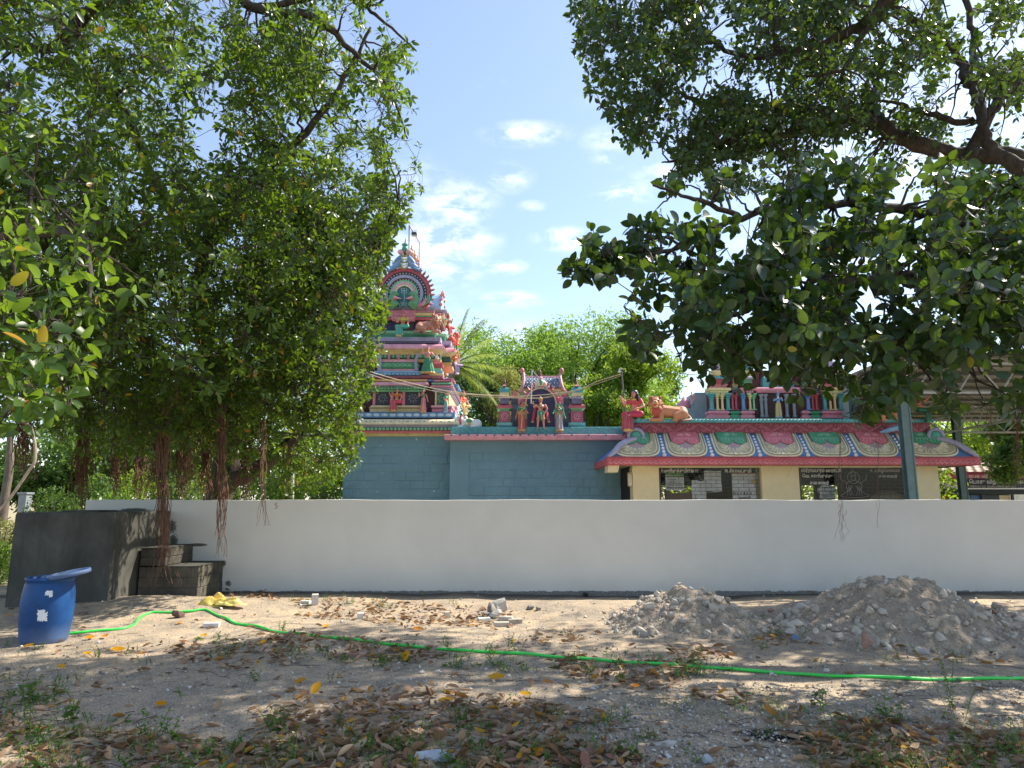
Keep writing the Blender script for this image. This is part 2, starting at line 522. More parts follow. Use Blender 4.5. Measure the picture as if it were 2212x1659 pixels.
# ------------------------------------------------------------------ cement tank and steps
def cement_mat(name, c1, c2, c3):
    t = NT(name); p = t.pos(); n = t.noise(p, 1.4, 6, .65, dist=.5); f = t.noise(p, 30, 4, .7)
    v = t.noise(t.pos((4, 4, .6)), 1.5, 5, .7)
    col = t.ramp(n, [(.25, lin(c1)), (.5, lin(c2)), (.8, lin(c3))])
    col = t.mix(t.math('MULTIPLY', t.math('SUBTRACT', v, .45, True), 2.4, True), col, lin(c1))
    sc = t.noise(p, 3.1, 7, .8, dist=1.5)
    col = t.mix(t.math('MULTIPLY', t.math('SUBTRACT', sc, .67, True), 3, True), col, lin((176, 172, 156)))
    return t.done(t.bsdf(col, .88, t.bump(f, .35, .008, t.bump(n, .3, .03)), spec=.25))
cem = cement_mat('dark_cement', (60, 59, 54), (82, 81, 75), (104, 103, 95))
cem2 = cement_mat('sooty_cement', (54, 51, 46), (88, 84, 75), (124, 118, 106))
TX0, TX1, TY0 = -7.80, -6.24, 11.1
tk = thing('cement_water_tank', 'square dark cement water tank standing against the left end of the white wall', 'tank', ((TX0 + TX1) / 2, 12, 0))
m = MB(); m.stack((TX0 + TX1) / 2, (TY0 + WY) / 2 - .001, (TX1 - TX0) / 2, (WY - TY0) / 2 - .002, [(.004, -.3), (.003, .1), (.001, .7), (0, 1.44), (0, 1.455), (-.012, 1.49)])
m.build('tank_body', cem, tk)
m = MB(); m.box(TX0 + .45, TX0 + 1.05, 11.5, 12.1, 1.485, 1.515, .01); m.build('hatch_slab', cem2, tk)
st = thing('cement_block_steps', 'two rough cement block steps between the dark tank and the white wall', 'steps', (-5.8, 12.4, 0))
def block_box(parent, x0, x1, y0, y1, z0, z1, nx_, ny_, nz_, mat, meshes=None, jit=.006):
    """courses of separate blocks around a recessed mortar core"""
    m = MB(); m.box(x0 + .012, x1 - .012, y0 + .012, y1, z0, z1 - .012); m.build('mortar_core', cem2, parent)
    for k in range(nz_):
        za, zb = z0 + (z1 - z0) * k / nz_, z0 + (z1 - z0) * (k + 1) / nz_
        off = (k % 2) * .5
        ex = [x0] + [x0 + (x1 - x0) * (i + off) / nx_ for i in range(1 if not off else 0, nx_)] + [x1]
        ey = [y0] + [y0 + (y1 - y0) * (i + .5 - off) / ny_ for i in range(1 if off else 0, ny_)] + [y1]
        ex = [v for i, v in enumerate(ex) if i == 0 or v > ex[i - 1] + .02]; ey = [v for i, v in enumerate(ey) if i == 0 or v > ey[i - 1] + .02]
        for i in range(len(ex) - 1):
            j = random.uniform(-jit, jit)
            q = MB(); q.box(ex[i] + .003, ex[i + 1] - .003, y0 - j, y0 + .10, za + .003, zb - .003, .007); q.build('cement_block', mat, parent)
        for i in range(len(ey) - 1):
            j = random.uniform(-jit, jit)
            q = MB(); q.box(x1 - .10, x1 + j + .002, ey[i] + (.103 if i == 0 else .003), ey[i + 1] - .003, za + .003, zb - .003, .007); q.build('cement_block', mat, parent)
block_box(st, TX1 + .04, -5.21, 11.9, WY - .004, -.1, .585, 4, 4, 4, cem2)
block_box(st, TX1 + .04, -5.78, 11.906, WY - .004, .60, .88, 2, 4, 2, cem2)
m = MB(); m.box(TX1 + .041, -5.772 , 11.9, WY - .004, .881, .897, .005); m.build('tread', cem, st)
m = MB(); m.box(-5.775, -5.20, 11.895, WY - .004, .586, .600, .005); m.build('tread', cem, st)

# ------------------------------------------------------------------ plastered block walls of the temple
def temple_wall_mat(name, c):
    t = NT(name); p = t.pos(); n = t.noise(p, .9, 5, .6); f = t.noise(p, 22, 5, .65); g = t.noise(p, 5, 5, .6, dist=.7)
    b = lin(c)
    col = t.ramp(n, [(.3, tuple(v * .86 for v in b)), (.7, tuple(v * 1.1 for v in b))])
    w = t.noise(p, 9, 2, .5)
    col = t.mix(t.math('GREATER_THAN', w, .765), col, lin((214, 220, 220)))
    drip = t.noise(t.pos((6, 6, .5)), 1.1, 5, .7)
    col = t.mix(t.math('MULTIPLY', t.math('SUBTRACT', drip, .52, True), 1.6, True), col, tuple(v * .78 for v in b))
    return t.done(t.bsdf(col, .7, t.bump(f, .3, .01, t.bump(g, .5, .04)), spec=.3))
blue_w = temple_wall_mat('blue_grey_wall_paint', WALLB)

def block_wall(parent, x0, x1, yf, z0, z1, course, bw_, mat, seed, x_in=0.0):
    rr = random.Random(seed)
    m = MB(); m.box(x0, x1, yf + .008, yf + .3, z0 - .9, z1); m.build('plaster_core', mat, parent)
    m = MB(); m.box(x0, x1, yf, yf + .0085, z1 - .34, z1); m.build('plaster_band', mat, parent)
    z = z1 - .34
    k = 0
    while z > z0:
        za = max(z - course, z0)
        x = x0 + x_in
        if x_in > .02 and k == 0:
            q = MB(); q.box(x0, x0 + x_in - .004, yf - .006, yf + .0085, z0, z1 - .344); q.build('plaster_quoin', mat, parent)
        w0 = bw_ * (.5 if k % 2 else 1)
        while x < x1 - .02:
            w_ = min((w0 if w0 else bw_) * rr.uniform(.75, 1.3), x1 - x)
            w0 = None
            if x1 - (x + w_) < .12: w_ = x1 - x
            q = MB(); pr = rr.choice([-.004, -.003, 0, .002, .004, .007])
            g = .0022
            # pillowed, uneven face
            V = []
            nxx, nzz = 5, 4
            gx = [0, .04, .35, .65, .96, 1.0]; gz = [0, .07, .5, .93, 1.0]
            for b in range(nzz + 1):
                for a in range(nxx + 1):
                    ed = (a in (0, nxx)) or (b in (0, nzz))
                    V.append((x + g + (w_ - 2 * g) * gx[a], yf + (.0085 if ed else -.002 - pr + (rr.uniform(-.018, .006) if (1 < a < 4 and b == 2) else rr.uniform(-.003, .003))), za + g + (z - za - 2 * g) * gz[b]))
            F_ = [(b * (nxx + 1) + a, b * (nxx + 1) + a + 1, (b + 1) * (nxx + 1) + a + 1, (b + 1) * (nxx + 1) + a) for a in range(nxx) for b in range(nzz)]
            q.add(V, F_)
            q.build('stone_block', mat, parent)
            x += w_
        z = za; k += 1

# vimana wall (left, set back) and mandapa wall
VY, MY = 20.6, 20.0
tw = thing('temple_sanctum', 'blue grey block sanctum walls under the painted temple tower, left of the long hall', 'building', (-3.45, 22.3, 0))
zc0 = WZ(941, VY - .1)
block_wall(tw, WX(742, 1000, VY), -1.72, VY, 1.3, zc0, .245, .46, blue_w, 3)
m = MB(); m.box(WX(742, 1000, VY), -1.72, VY + .3, 24.1, -.3, zc0); m.build('inner_mass', blue_w, tw)

md = thing('temple_hall', 'long blue grey temple hall of plastered blocks with pink ledge and teal frieze', 'building', (1, 21, 0))
xm0, xm1 = WX(972, 1000, MY), 3.6
zl = WZ(951, MY - .2)
block_wall(md, xm0, xm1, MY, 1.3, zl, .245, .36, blue_w, 5, x_in=.55)
m = MB(); m.box(xm0 + .001, xm1 - .001, MY + .3, 24.0, -.3, zl + .33); m.build('inner_mass', blue_w, md)
# pink ledge
zl2 = WZ(938, MY - .35)
lx0, lx1 = WX(960, 945, MY - .35), 3.5
m = MB(); m.box(lx0, lx1, MY - .35, MY + .4, zl, zl2, .012); m.build('pink_ledge', paint(PINK), md)
def fan_mesh():
    m = MB(); 
    for k in range(7):
        a = PI * (k + .5) / 7
        m.tube([(0.02 * math.cos(a), 0, .01 + .02 * math.sin(a)), (.085 * math.cos(a), -.006, .01 + .085 * math.sin(a))], [.006, .010], 4)
    m.tube([(.105 * math.cos(PI * k / 10), 0, .008 + .115 * math.sin(PI * k / 10)) for k in range(11)], .007, 4)
    return m.mesh('fan_relief', paint((240, 162, 176)))
fm = fan_mesh(); n_f = 21
for k in range(n_f):
    put('fan_relief', fm, md, matrix=Matrix.Translation((lx0 + .13 + k * (lx1 - lx0 - .26) / (n_f - 1), MY - .352, zl + .02)))
dm = MB().ell((0, 0, 0), (.032, .02, .026), 8, 5).mesh('stud', paint(DTEAL), True)
for k in range(n_f):
    if k % 2 == 0 or k < 12:
        put('stud', dm, md, matrix=Matrix.Translation((lx0 + .2 + k * (lx1 - lx0 - .3) / n_f, MY - .352, zl2 - .02)))
# teal frieze above, with scrolls
zf = WZ(922, MY - .1)
fx0 = WX(974, 930, MY - .1)
m = MB(); m.box(fx0, xm1 + .2, MY - .1, MY + .25, zl2 + .001, zf, .01); m.build('teal_frieze', paint(TEAL), md)
def scroll_unit(L, h, col, r=.010, rev=False):
    m = MB(); s = -1 if rev else 1
    m.tube(catmull([(-L / 2, 0, -.32 * h), (-L * .25, 0, -.05 * h), (0, 0, .34 * h), (L * .25, 0, .05 * h), (L / 2, 0, -.32 * h)], 4), r, 4)
    m.tube(spiral(-L * .18, .12 * h, .27 * h, 1.2, -PI / 2, 12, -1), r * .9, 4)
    m.tube(spiral(L * .2, -.16 * h, .26 * h, 1.2, PI / 2, 12, -1), r * .9, 4)
    for (x, z, a) in [(-.36, .25, 2.2), (-.02, -.2, 4.6), (.36, .28, .9), (.08, .1, .4), (-.4, -.1, 3.0)]:
        cx, cz = x * L, z * h
        m.tube([(cx, 0, cz), (cx + math.cos(a) * .16 * h, -.006, cz + math.sin(a) * .16 * h), (cx + math.cos(a) * .3 * h, 0, cz + math.sin(a) * .3 * h)], [r * .6, r * 1.9, r * .3], 4)
    return m.mesh('scroll_relief', paint(col))
def scroll_band(parent, x0, x1, y, zc, h, unitL, col, r=.010, group=None):
    n = max(1, round((x1 - x0) / unitL)); L = (x1 - x0) / n
    me = scroll_unit(L, h, col, r)
    for k in range(n):
        put('scroll_relief', me, parent, matrix=Matrix.Translation((x0 + (k + .5) * L, y, zc)) @ (Matrix.Scale(-1, 4, (0, 0, 1)) if k % 2 else Matrix.Identity(4)))
scroll_band(md, fx0 + .02, xm1 + .1, MY - .104, (zl2 + zf) / 2, (zf - zl2), .38, (96, 186, 190), .011)

# ------------------------------------------------------------------ profiles for painted mouldings
def prof(kind, z0, z1, d, n=6):
    """outward offset profile between z0 and z1 with projection d"""
    hgt = z1 - z0; out = []
    for i in range(n + 1):
        u = i / n; z = z0 + hgt * u
        if kind == 'flat': o = d
        elif kind == 'torus': o = d * math.sin(PI * min(max(u, .04), .96)) ** .6
        elif kind == 'kapota': o = d * math.sqrt(max(0, 1 - u ** 2.2)) if u < 1 else 0
        elif kind == 'cove': o = d * (u ** 2)
        elif kind == 'cyma': o = d * (1 - (1 - math.cos(PI * u)) / 2)
        elif kind == 'drum': o = d * math.sin(PI * (.5 + .5 * u)) ** .7
        out.append((o, z))
    if kind == 'flat': out = [(d, z0), (d, z1)]
    return out

def petal_row(parent, cx, hx, yf, zc, pw, ph, col, name='petal_row', th=.02, side=None, kind=None):
    """row of rounded petals on a front face (and on the right-hand face)"""
    n = max(2, round(2 * hx / pw)); w_ = 2 * hx / n
    m = MB()
    for i in range(n):
        m.ell((cx - hx + (i + .5) * w_, yf, zc), (w_ * .44, th, ph * .5), 8, 5)
    if side:
        sx, y0, y1 = side; k = max(2, round((y1 - y0) / pw)); ww = (y1 - y0) / k
        for i in range(k): m.ell((sx, y0 + (i + .5) * ww, zc), (th, ww * .44, ph * .5), 6, 4)
    o = m.build(name, paint(col), parent, True)
    o['kind'] = 'stuff'
    return o
# ------------------------------------------------------------------ temple tower (vimana)
TCX, TCY = -3.45, 22.35
tower = thing('temple_tower', 'tall stepped temple tower painted in pink, blue, green and yellow behind the left tree', 'tower', (TCX, TCY, 3.5))
CROSS = [0.0]
def lay(name, y0, y1, hw, kind, d, col, dep=None, parent=None, hy=None, cx=TCX, cy=TCY, yd=None):
    """one painted moulding whose front runs at cy-hy-d; y0 (bottom), y1 (top) are photo rows at that depth"""
    hy = hw if hy is None else hy
    Yf = cy - hy - (d if d > 0 else 0) * .7
    z0, z1 = WZ(y0, Yf), WZ(y1, Yf)
    m = MB(); m.stack(cx, cy, hw, hy, prof(kind, z0, z1, d))
    if CROSS[0] and hw == hy: m.stack(cx, cy, hw + CROSS[0], .62, prof(kind, z0 + .003, z1 + .004, d))
    return m.build(name, paint(col), parent or tower), z0, z1, cy - hy - d
L = lay
L('cornice_base', 941.5, 936, 1.80, 'cove', .14, YEL)
L('bead_course', 936, 930.5, 1.90, 'flat', .03, RED)
_, a, b, y = L('petal_course', 930.5, 923.5, 1.88, 'flat', .02, (40, 100, 62))
petal_row(tower, TCX, 1.88, y, (a + b) / 2, .115, (b - a) * .95, LGREEN, 'green_petals', .03, (TCX + 1.90, TCY - 1.88, TCY + 1.88))
za, zb = WZ(936, 20.4), WZ(930.5, 20.4)
petal_row(tower, TCX, 1.92, TCY - 1.93, (za + zb) / 2 - .01, .06, .05, (236, 110, 110), 'red_beads', .015)
L('purple_course', 923.5, 917, 1.86, 'flat', .0, LAV)
_, a, b, y = L('lotus_cornice', 917, 904, 1.72, 'kapota', .22, CREAM)
# green shells and red arcs on the cream cornice
m = MB(); m2 = MB()
for i in range(14):
    x = TCX - 1.72 + (i + .5) * 3.44 / 14
    for k in range(5):
        aa = PI * (k + .5) / 5
        m.ell((x + .05 * math.cos(aa), y + .028, a + .03 + .055 * math.sin(aa)), (.018, .02, .022), 6, 4)
    m2.tube([(x + .12, y + .04, b - .03), (x + .105, y + .012, a + .09), (x + .09, y + .005, a + .02)], .006, 4)
m.build('shell_reliefs', paint(GREEN), tower, kind='stuff'); m2.build('arc_reliefs', paint(RED), tower, kind='stuff')
L('neck_course', 904, 902, 1.66, 'flat', .0, NAVY)
CROSS[0] = .14
_, a, b, y = L('blue_plinth', 902, 891, 1.66, 'flat', .08, BLUE)
petal_row(tower, TCX, 1.68, y, (a + b) / 2, .24, (b - a) * .6, (190, 214, 232), 'cloud_reliefs', .012, (TCX + 1.745, TCY - 1.66, TCY + 1.66))

# first storey core
CROSS[0] = .0
HW1 = 1.36
z_s0, z_s1 = WZ(891, TCY - HW1), WZ(824, TCY - HW1)
m = MB(); m.stack(TCX, TCY, HW1, HW1, [(0, z_s0 - .05), (0, z_s1)]); m.build('storey_core', paint(DMAROON), tower)

def aedicule(cx, cy, hx, hy, rows, parent=tower):
    """rows: (name, ypix_bottom, ypix_top, extra_half_width, kind, depth, colour)"""
    res = {}
    for (nm, y0, y1, e, kind, d, col) in rows:
        o_, z0, z1, yf = lay(nm, y0, y1, hx + e, kind, d, col, hy=hy + e, cx=cx, cy=cy, parent=parent)
        res[nm] = (z0, z1, yf)
    return res
def panel_scroll(parent, x, yf, zc, rad, col, name='scroll_panel'):
    m = MB()
    m.tube(spiral(x, zc, rad * .8, 1.6, 0, 20, 1, yf), .012, 4)
    for k in range(8):
        a_ = 2 * PI * k / 8
        m.tube([(x + rad * .62 * math.cos(a_), yf, zc + rad * .62 * math.sin(a_)), (x + rad * .95 * math.cos(a_ + .35), yf - .008, zc + rad * .95 * math.sin(a_ + .35))], [.017, .006], 4)
    m.build(name, paint(col), parent)
# centre bay (projects), corner bay (right, with left twin)
CB = [('bay_plinth', 890, 883, .0, 'flat', .05, YEL), ('bay_plinth', 883, 879, .02, 'torus', .06, (200, 160, 84)), ('bay_plinth', 879, 876, .0, 'flat', .03, CREAM),
      ('bay_body', 876, 846, -.03, 'flat', .0, (58, 62, 72)), ('bay_capital', 846, 842, .0, 'flat', .02, LGREEN), ('petal_capital', 842, 835.5, .02, 'torus', .06, GREEN),
      ('bay_cornice', 835.5, 832, .02, 'flat', .03, LAV), ('pink_cornice', 832, 824, .0, 'kapota', .13, PINK), ('gold_cornice', 824, 819.5, .0, 'flat', .05, GOLD)]
r1 = aedicule(TCX, TCY, .80, HW1 + .12, CB)
z0, z1, yf = r1['bay_body']
for sx in (-.48, .44): panel_scroll(tower, TCX + sx, yf - .006, (z0 + z1) / 2, .17, (128, 132, 142))
for sx in (-.74, -.18, .16, .74):
    m = MB(); m.box(TCX + sx - .04, TCX + sx + .04, yf - .03, yf, z0, z1); m.build('pilaster', paint(ROSE), tower)
z0, z1, yf = r1['petal_capital']; petal_row(tower, TCX, .84, yf + .01, (z0 + z1) / 2, .1, (z1 - z0) * .8, (120, 196, 130), 'green_petals', .03)
z0, z1, yf = r1['pink_cornice']; petal_row(tower, TCX, .82, yf + .05, z0 + .05, .13, (z1 - z0) * .8, (236, 168, 170), 'pink_scallops', .04)
KB = [('bay_plinth', 890, 884, .02, 'flat', .03, ROSE), ('bay_plinth', 884, 880, .0, 'torus', .05, (170, 110, 130)), ('bay_plinth', 880, 876, .02, 'flat', .05, PINK),
      ('bay_body', 876, 846, -.03, 'flat', .0, YEL), ('bay_capital', 846, 841, .0, 'torus', .05, LAV), ('bay_capital', 841, 836, .0, 'flat', .02, LAV), ('pink_cornice', 836, 831, .0, 'kapota', .10, ROSE),
      ('green_cornice', 831, 826, .0, 'torus', .08, LGREEN), ('gold_cornice', 826, 819.5, -.02, 'flat', .05, MAROON)]
for sx in (-1, 1):
    r2 = aedicule(TCX + sx * 1.33, TCY, .245, HW1 + .2, KB)
    z0, z1, yf = r2['bay_body']
    m = MB(); m.box(TCX + sx * 1.33 - .16, TCX + sx * 1.33 + .16, yf - .006, yf, z0 + .02, z1 - .02); m.build('green_panel', paint((56, 120, 96)), tower)
    panel_scroll(tower, TCX + sx * 1.33, yf - .01, (z0 + z1) / 2, .17, (130, 176, 150))
    z0, z1, yf = r2['gold_cornice']; petal_row(tower, TCX + sx * 1.33, .25, yf, (z0 + z1) / 2, .05, (z1 - z0) * .5, PINK, 'pink_dentils', .012)
# right-hand side face bays
for sy in (-.62, .62):
    r3 = aedicule(TCX, TCY + sy, HW1 + .2, .18, KB[:6])
CROSS[0] = .28
L('string_course', 824, 820, 1.46, 'flat', .0, BLUE)
# second storey
HW2 = 1.16
z_s0, z_s1 = WZ(820, TCY - HW2), WZ(760, TCY - HW2)
m = MB(); m.stack(TCX, TCY, HW2, HW2, [(0, z_s0 - .1), (0, z_s1)]); m.build('storey_core', paint(DMAROON), tower)
L('purple_ledge', 820, 817, 1.34, 'flat', .0, MAROON)
L('maroon_ledge', 817, 809, 1.28, 'torus', .05, ROSE)
CROSS[0] = 0
S2 = [('bay_plinth', 820, 811, .0, 'flat', -.06, SKYB), ('petal_plinth', 811, 805, .02, 'torus', .07, BLUE), ('bay_plinth', 805, 801.5, .02, 'flat', .04, SKYB),
      ('bay_body', 801.5, 797, -.06, 'flat', .02, PINK), ('green_barrel', 797, 782, -.10, 'torus', .10, (60, 160, 104)), ('bay_body', 782, 777, -.08, 'flat', .02, PINK)]
r4 = aedicule(TCX - .06, TCY, .66, HW2 + .2, S2)
z0, z1, yf = r4['petal_plinth']; petal_row(tower, TCX - .06, .68, yf + .01, (z0 + z1) / 2, .12, (z1 - z0) * .7, (140, 190, 222), 'blue_petals', .03)
z0, z1, yf = r4['green_barrel']
scroll_band(tower, TCX - .5, TCX + .38, yf - .004, (z0 + z1) / 2, .12, .28, (150, 214, 170), .009)
# flared lavender brackets beside the barrel
for sx in (-1, 1):
    zb_, zt_ = WZ(802, 21), WZ(765, 21)
    m = MB(); xx = TCX - .06 + sx * .58
    m.tube(catmull([(xx, yf + .03, zb_ + .02), (xx + sx * -.03, yf, zb_ + .2), (xx - sx * .02, yf, zb_ + .38), (xx + sx * .06, yf - .02, zt_)], 4), [.075, .07, .06, .055, .05, .045, .045, .045, .045, .05, .055, .06, .065], 8)
    m.build('bracket', paint(LAV), tower, True)
for k in range(3):
    zt_ = WZ(777, 21.0)
    m = MB(); m.lathe((TCX - .06 + (k - 1) * .3, yf + .06, zt_), [(.03, 0), (.045, .04), (.02, .07), (.05, .10), (.03, .14), (.01, .2)], 10); m.build('small_finial', paint(ROSE), tower, True)
CROSS[0] = .28
_, a, b, y = L('frieze', 776, 764, HW2, 'flat', .04, (40, 96, 84))
petal_row(tower, TCX, HW2, y, (a + b) / 2, .12, (b - a) * .6, LGREEN, 'frieze_petals', .02, (TCX + HW2 + .04, TCY - HW2, TCY + HW2))
L('gold_string', 783, 776, HW2 + .02, 'flat', .06, GOLD)
_, a, b, y = L('yellow_cornice', 764, 753, HW2 + .05, 'cove', .20, YEL)
L('pink_roll', 753, 741.5, HW2 - .02, 'kapota', .22, PINK)
L('roll_edge', 754.2, 752.6, HW2 + .2, 'flat', .035, (240, 200, 200))
z0_, z1_ = WZ(753, 20.95), WZ(741.5, 20.95)
m = MB(); m.stack(TCX - .06, TCY, .72, HW2 + .06, prof('kapota', z0_ + .004, z1_ + .02, .2)); m.build('centre_roll', paint(PINK), tower)
# corner kutas of the second storey
CROSS[0] = 0
KU = [('bay_plinth', 820, 811, -.02, 'flat', -.03, YEL), ('bay_plinth', 811, 805, .0, 'torus', .05, YEL), ('bay_plinth', 805, 800.5, .0, 'flat', .03, SKYB), ('bay_body', 800.5, 795, -.03, 'flat', .01, LGREEN),
      ('kuta_roof', 795, 781, -.06, 'torus', .09, (190, 66, 74)), ('kuta_cap', 781, 778, -.10, 'flat', .0, PINK)]
for sx in (-1, 1):
    r5 = aedicule(TCX + sx * 1.12, TCY - HW2 - .03, .17, .17, KU)
    z1 = r5['kuta_cap'][1]
    m = MB(); m.lathe((TCX + sx * 1.12, TCY - HW2 - .03, z1), [(.03, 0), (.06, .03), (.075, .08), (.055, .13), (.03, .17), (.015, .25)], 12); m.build('kuta_finial', paint(WHITE), tower, True)
# third storey
CROSS[0] = .28
L('purple_band', 741.5, 737, 1.12, 'flat', .06, PURP)
_, a, b, y = L('lavender_slab', 737, 728.5, 1.14, 'flat', .08, LAV)
scroll_band(tower, TCX - 1.1, TCX + 1.1, y - .003, (a + b) / 2, .07, .3, (178, 174, 200), .007)
_, a, b, y = L('green_ledge', 728.5, 723, .96, 'flat', .06, GREEN)
_, a, b, y = L('green_roll', 723, 713.5, .98, 'torus', .10, LGREEN)
_, a, b, y = L('gallery_core', 714, 690, .80, 'flat', .0, NAVY)
m = MB(); m.box(TCX - .32, TCX + .32, y - .06, y + .02, a, b); m.build('gallery_bay', paint(DMAROON), tower)
L('red_string', 691, 685, .86, 'flat', .05, RED)
L('green_string', 685, 682, .90, 'flat', .03, GREEN)
L('yellow_roll', 682, 674, .90, 'torus', .08, YEL)
L('pink_string', 674, 671.5, .92, 'flat', .06, ROSE)
L('lavender_cornice', 671.5, 663.5, .94, 'cove', .12, LAV)
m = MB(); zz0, zz1 = WZ(690, 21.2), WZ(668, 21.2); m.stack(TCX, TCY, .34, .98, [(0, zz0), (.03, zz0 + .06), (.03, zz0 + .12), (.07, zz0 + .16), (.02, zz0 + .22), (.05, zz1)]); m.build('centre_cornice', paint(ROSE), tower)

CROSS[0] = .0
# barrel roof with the horseshoe gable
AY = 21.28
ax, azb = TCX, WZ(664, AY)
def axz(px, py): return WX(px, py, AY), WZ(py, AY)
ccx, ccz = TCX + .02, WZ(634, AY)
def arch_ring(name, r0, r1, y0, y1, col, a0=-38, a1=218, n=40, parent=tower):
    m = MB(); V = []; F = []
    for i in range(n + 1):
        a_ = R(a0 + (a1 - a0) * i / n)
        for (r_, y_) in ((r0, y0), (r1, y0), (r1, y1), (r0, y1)):
            V.append((ccx + r_ * math.cos(a_), y_, ccz + r_ * math.sin(a_) * 1.0))
    for i in range(n):
        for k in range(4):
            F.append((4 * i + k, 4 * i + (k + 1) % 4, 4 * i + 4 + (k + 1) % 4, 4 * i + 4 + k))
    F += [(3, 2, 1, 0), (4 * n, 4 * n + 1, 4 * n + 2, 4 * n + 3)]
    m.add(V, F); return m.build(name, paint(col), parent)
RR = .80
# roof mass behind
m = MB(); V = []; F = []; n = 24
for y_ in (AY + .12, TCY + 1.0):
    for i in range(n + 1):
        a_ = R(-40 + 260 * i / n); V.append((ccx + (RR + .02) * math.cos(a_), y_, ccz + (RR + .02) * math.sin(a_)))
for i in range(n): F.append((i, i + 1, n + 2 + i, n + 1 + i))
F += [tuple(range(n + 1)), tuple(range(2 * n + 1, n, -1))]
m.add(V, F); m.build('barrel_roof', paint(LAV), tower)
m = MB(); m.box(ccx - .66, ccx + .66, AY + .1, TCY + 1.0, azb, ccz - .3); m.build('roof_base', paint(SKYB), tower)
arch_ring('red_arch', .74, .86, AY + .02, AY + .14, RED)
arch_ring('navy_arch', .62, .745, AY + .05, AY + .16, (60, 62, 86))
arch_ring('lavender_arch', .52, .61, AY - .02, AY + .14, LAV)
arch_ring('navy_arch', .44, .52, AY + .04, AY + .16, (60, 62, 86))
arch_ring('green_arch', .37, .44, AY - .0, AY + .15, LGREEN)
arch_ring('pink_arch', .30, .37, AY - .01, AY + .15, PINK)
arch_ring('cream_arch', .25, .30, AY + .0, AY + .16, CREAM)
m = MB()
for rr_, nn in ((.68, 30), (.48, 22)):
    for i in range(nn):
        a_ = R(-36 + 252 * (i + .5) / nn); m.ell((ccx + rr_ * math.cos(a_), AY + .04, ccz + rr_ * math.sin(a_)), (.022, .02, .022), 6, 4)
m.build('arch_beads', paint(CREAM), tower, True, kind='stuff')
# feather flames on the arch edge
for i in range(24):
    a_ = R(-22 + 224 * i / 23)
    if 66 < math.degrees(a_) < 114: continue
    c_, s_ = math.cos(a_), math.sin(a_); m = MB()
    sg = 1 if c_ > 0 else -1
    p0 = (ccx + .82 * c_, AY + .02, ccz + .82 * s_); p1 = (ccx + .93 * c_, AY - .01, ccz + .93 * s_); p2 = (ccx + 1.0 * c_ - sg * .02 * s_, AY + .0, ccz + 1.0 * s_ + .03)
    m.tube(catmull([p0, p1, p2], 3), [.055, .062, .065, .06, .045, .03, .012], 6, flat=.5)
    m.build('flame_feather', paint((150, 104, 96) if i % 2 else (172, 96, 96)), tower, True)
# teal heart field with white flower, base plate, parrots as green makara heads
m = MB(); m.box(ccx - .26, ccx + .26, AY + .03, AY + .15, azb, ccz + .1); m.build('teal_field', paint(DTEAL), tower)
m = MB()
for k in range(2): m.ell((ccx + (-.12 if k else .12), AY + .08, ccz + .12), (.15, .05, .14), 14, 8)
m.build('teal_field', paint(DTEAL), tower, True)
m = MB()
for k in range(4):
    a_ = R(45 + 90 * k); m.tube([(ccx + .06 * math.cos(a_) + .045 * math.cos(q), AY + .018, ccz + .1 + .06 * math.sin(a_) + .045 * math.sin(q)) for q in [2 * PI * j / 10 for j in range(11)]], .01, 4)
m.tube([(ccx, AY + .02, ccz), (ccx + .02, AY + .02, ccz - .15), (ccx - .02, AY + .02, azb + .06)], .01, 4)
for sx in (-1, 1): m.tube(spiral(ccx + sx * .1, azb + .1, .08, 1.3, PI / 2, 12, sx, AY + .02), .011, 4)
m.build('flower_relief', paint((176, 210, 208)), tower, kind='stuff')
for sx in (-1, 1):
    m = MB()
    m.tube(catmull([(ccx + sx * .24, AY, azb + .02), (ccx + sx * .34, AY - .03, azb + .14), (ccx + sx * .36, AY - .05, azb + .3), (ccx + sx * .27, AY - .06, azb + .42), (ccx + sx * .16, AY - .05, azb + .36)], 5),
           [.16] * 6 + [.12] * 5 + [.10] * 5 + [.08, .07, .05, .03, .015], 10)
    m.build('makara_head', paint((84, 160, 96)), tower, True)
    m = MB(); m.tube(catmull([(ccx + sx * .30, AY - .12, azb + .30), (ccx + sx * .18, AY - .12, azb + .27), (ccx + sx * .06, AY - .1, azb + .26)], 4), [.06, .055, .05, .045, .04, .03, .02, .012, .006], 8); m.build('makara_jaw', paint(PINK), tower, True)
    m = MB(); m.ell((ccx + sx * .27, AY - .14, azb + .2), (.05, .03, .04), 8, 6); m.build('makara_tongue', paint(RED), tower, True)
    m = MB(); m.tube(catmull([(ccx + sx * .38, AY - .02, azb + .06), (ccx + sx * .55, AY - .04, azb + .08), (ccx + sx * .68, AY - .04, azb + .2), (ccx + sx * .78, AY - .02, azb + .34)], 4), [.05, .07, .08, .085, .09, .09, .08, .07, .06, .05, .04, .03, .02], 8, flat=.6)
    m.build('makara_wing', paint(ROSE), tower, True)
    for k in range(5):
        m = MB(); xx = ccx + sx * (.62 + .06 * k)
        m.tube(catmull([(ccx + sx * .56, AY - .01, azb + .04), (xx, AY - .03, azb + .12 + .03 * k), (xx + sx * .0, AY, azb + .34 + .03 * k)], 4), [.03, .04, .05, .05, .05, .045, .04, .03, .012], 6, flat=.6); m.build('tail_plume', paint(LGREEN if k % 2 else GREEN), tower, True)
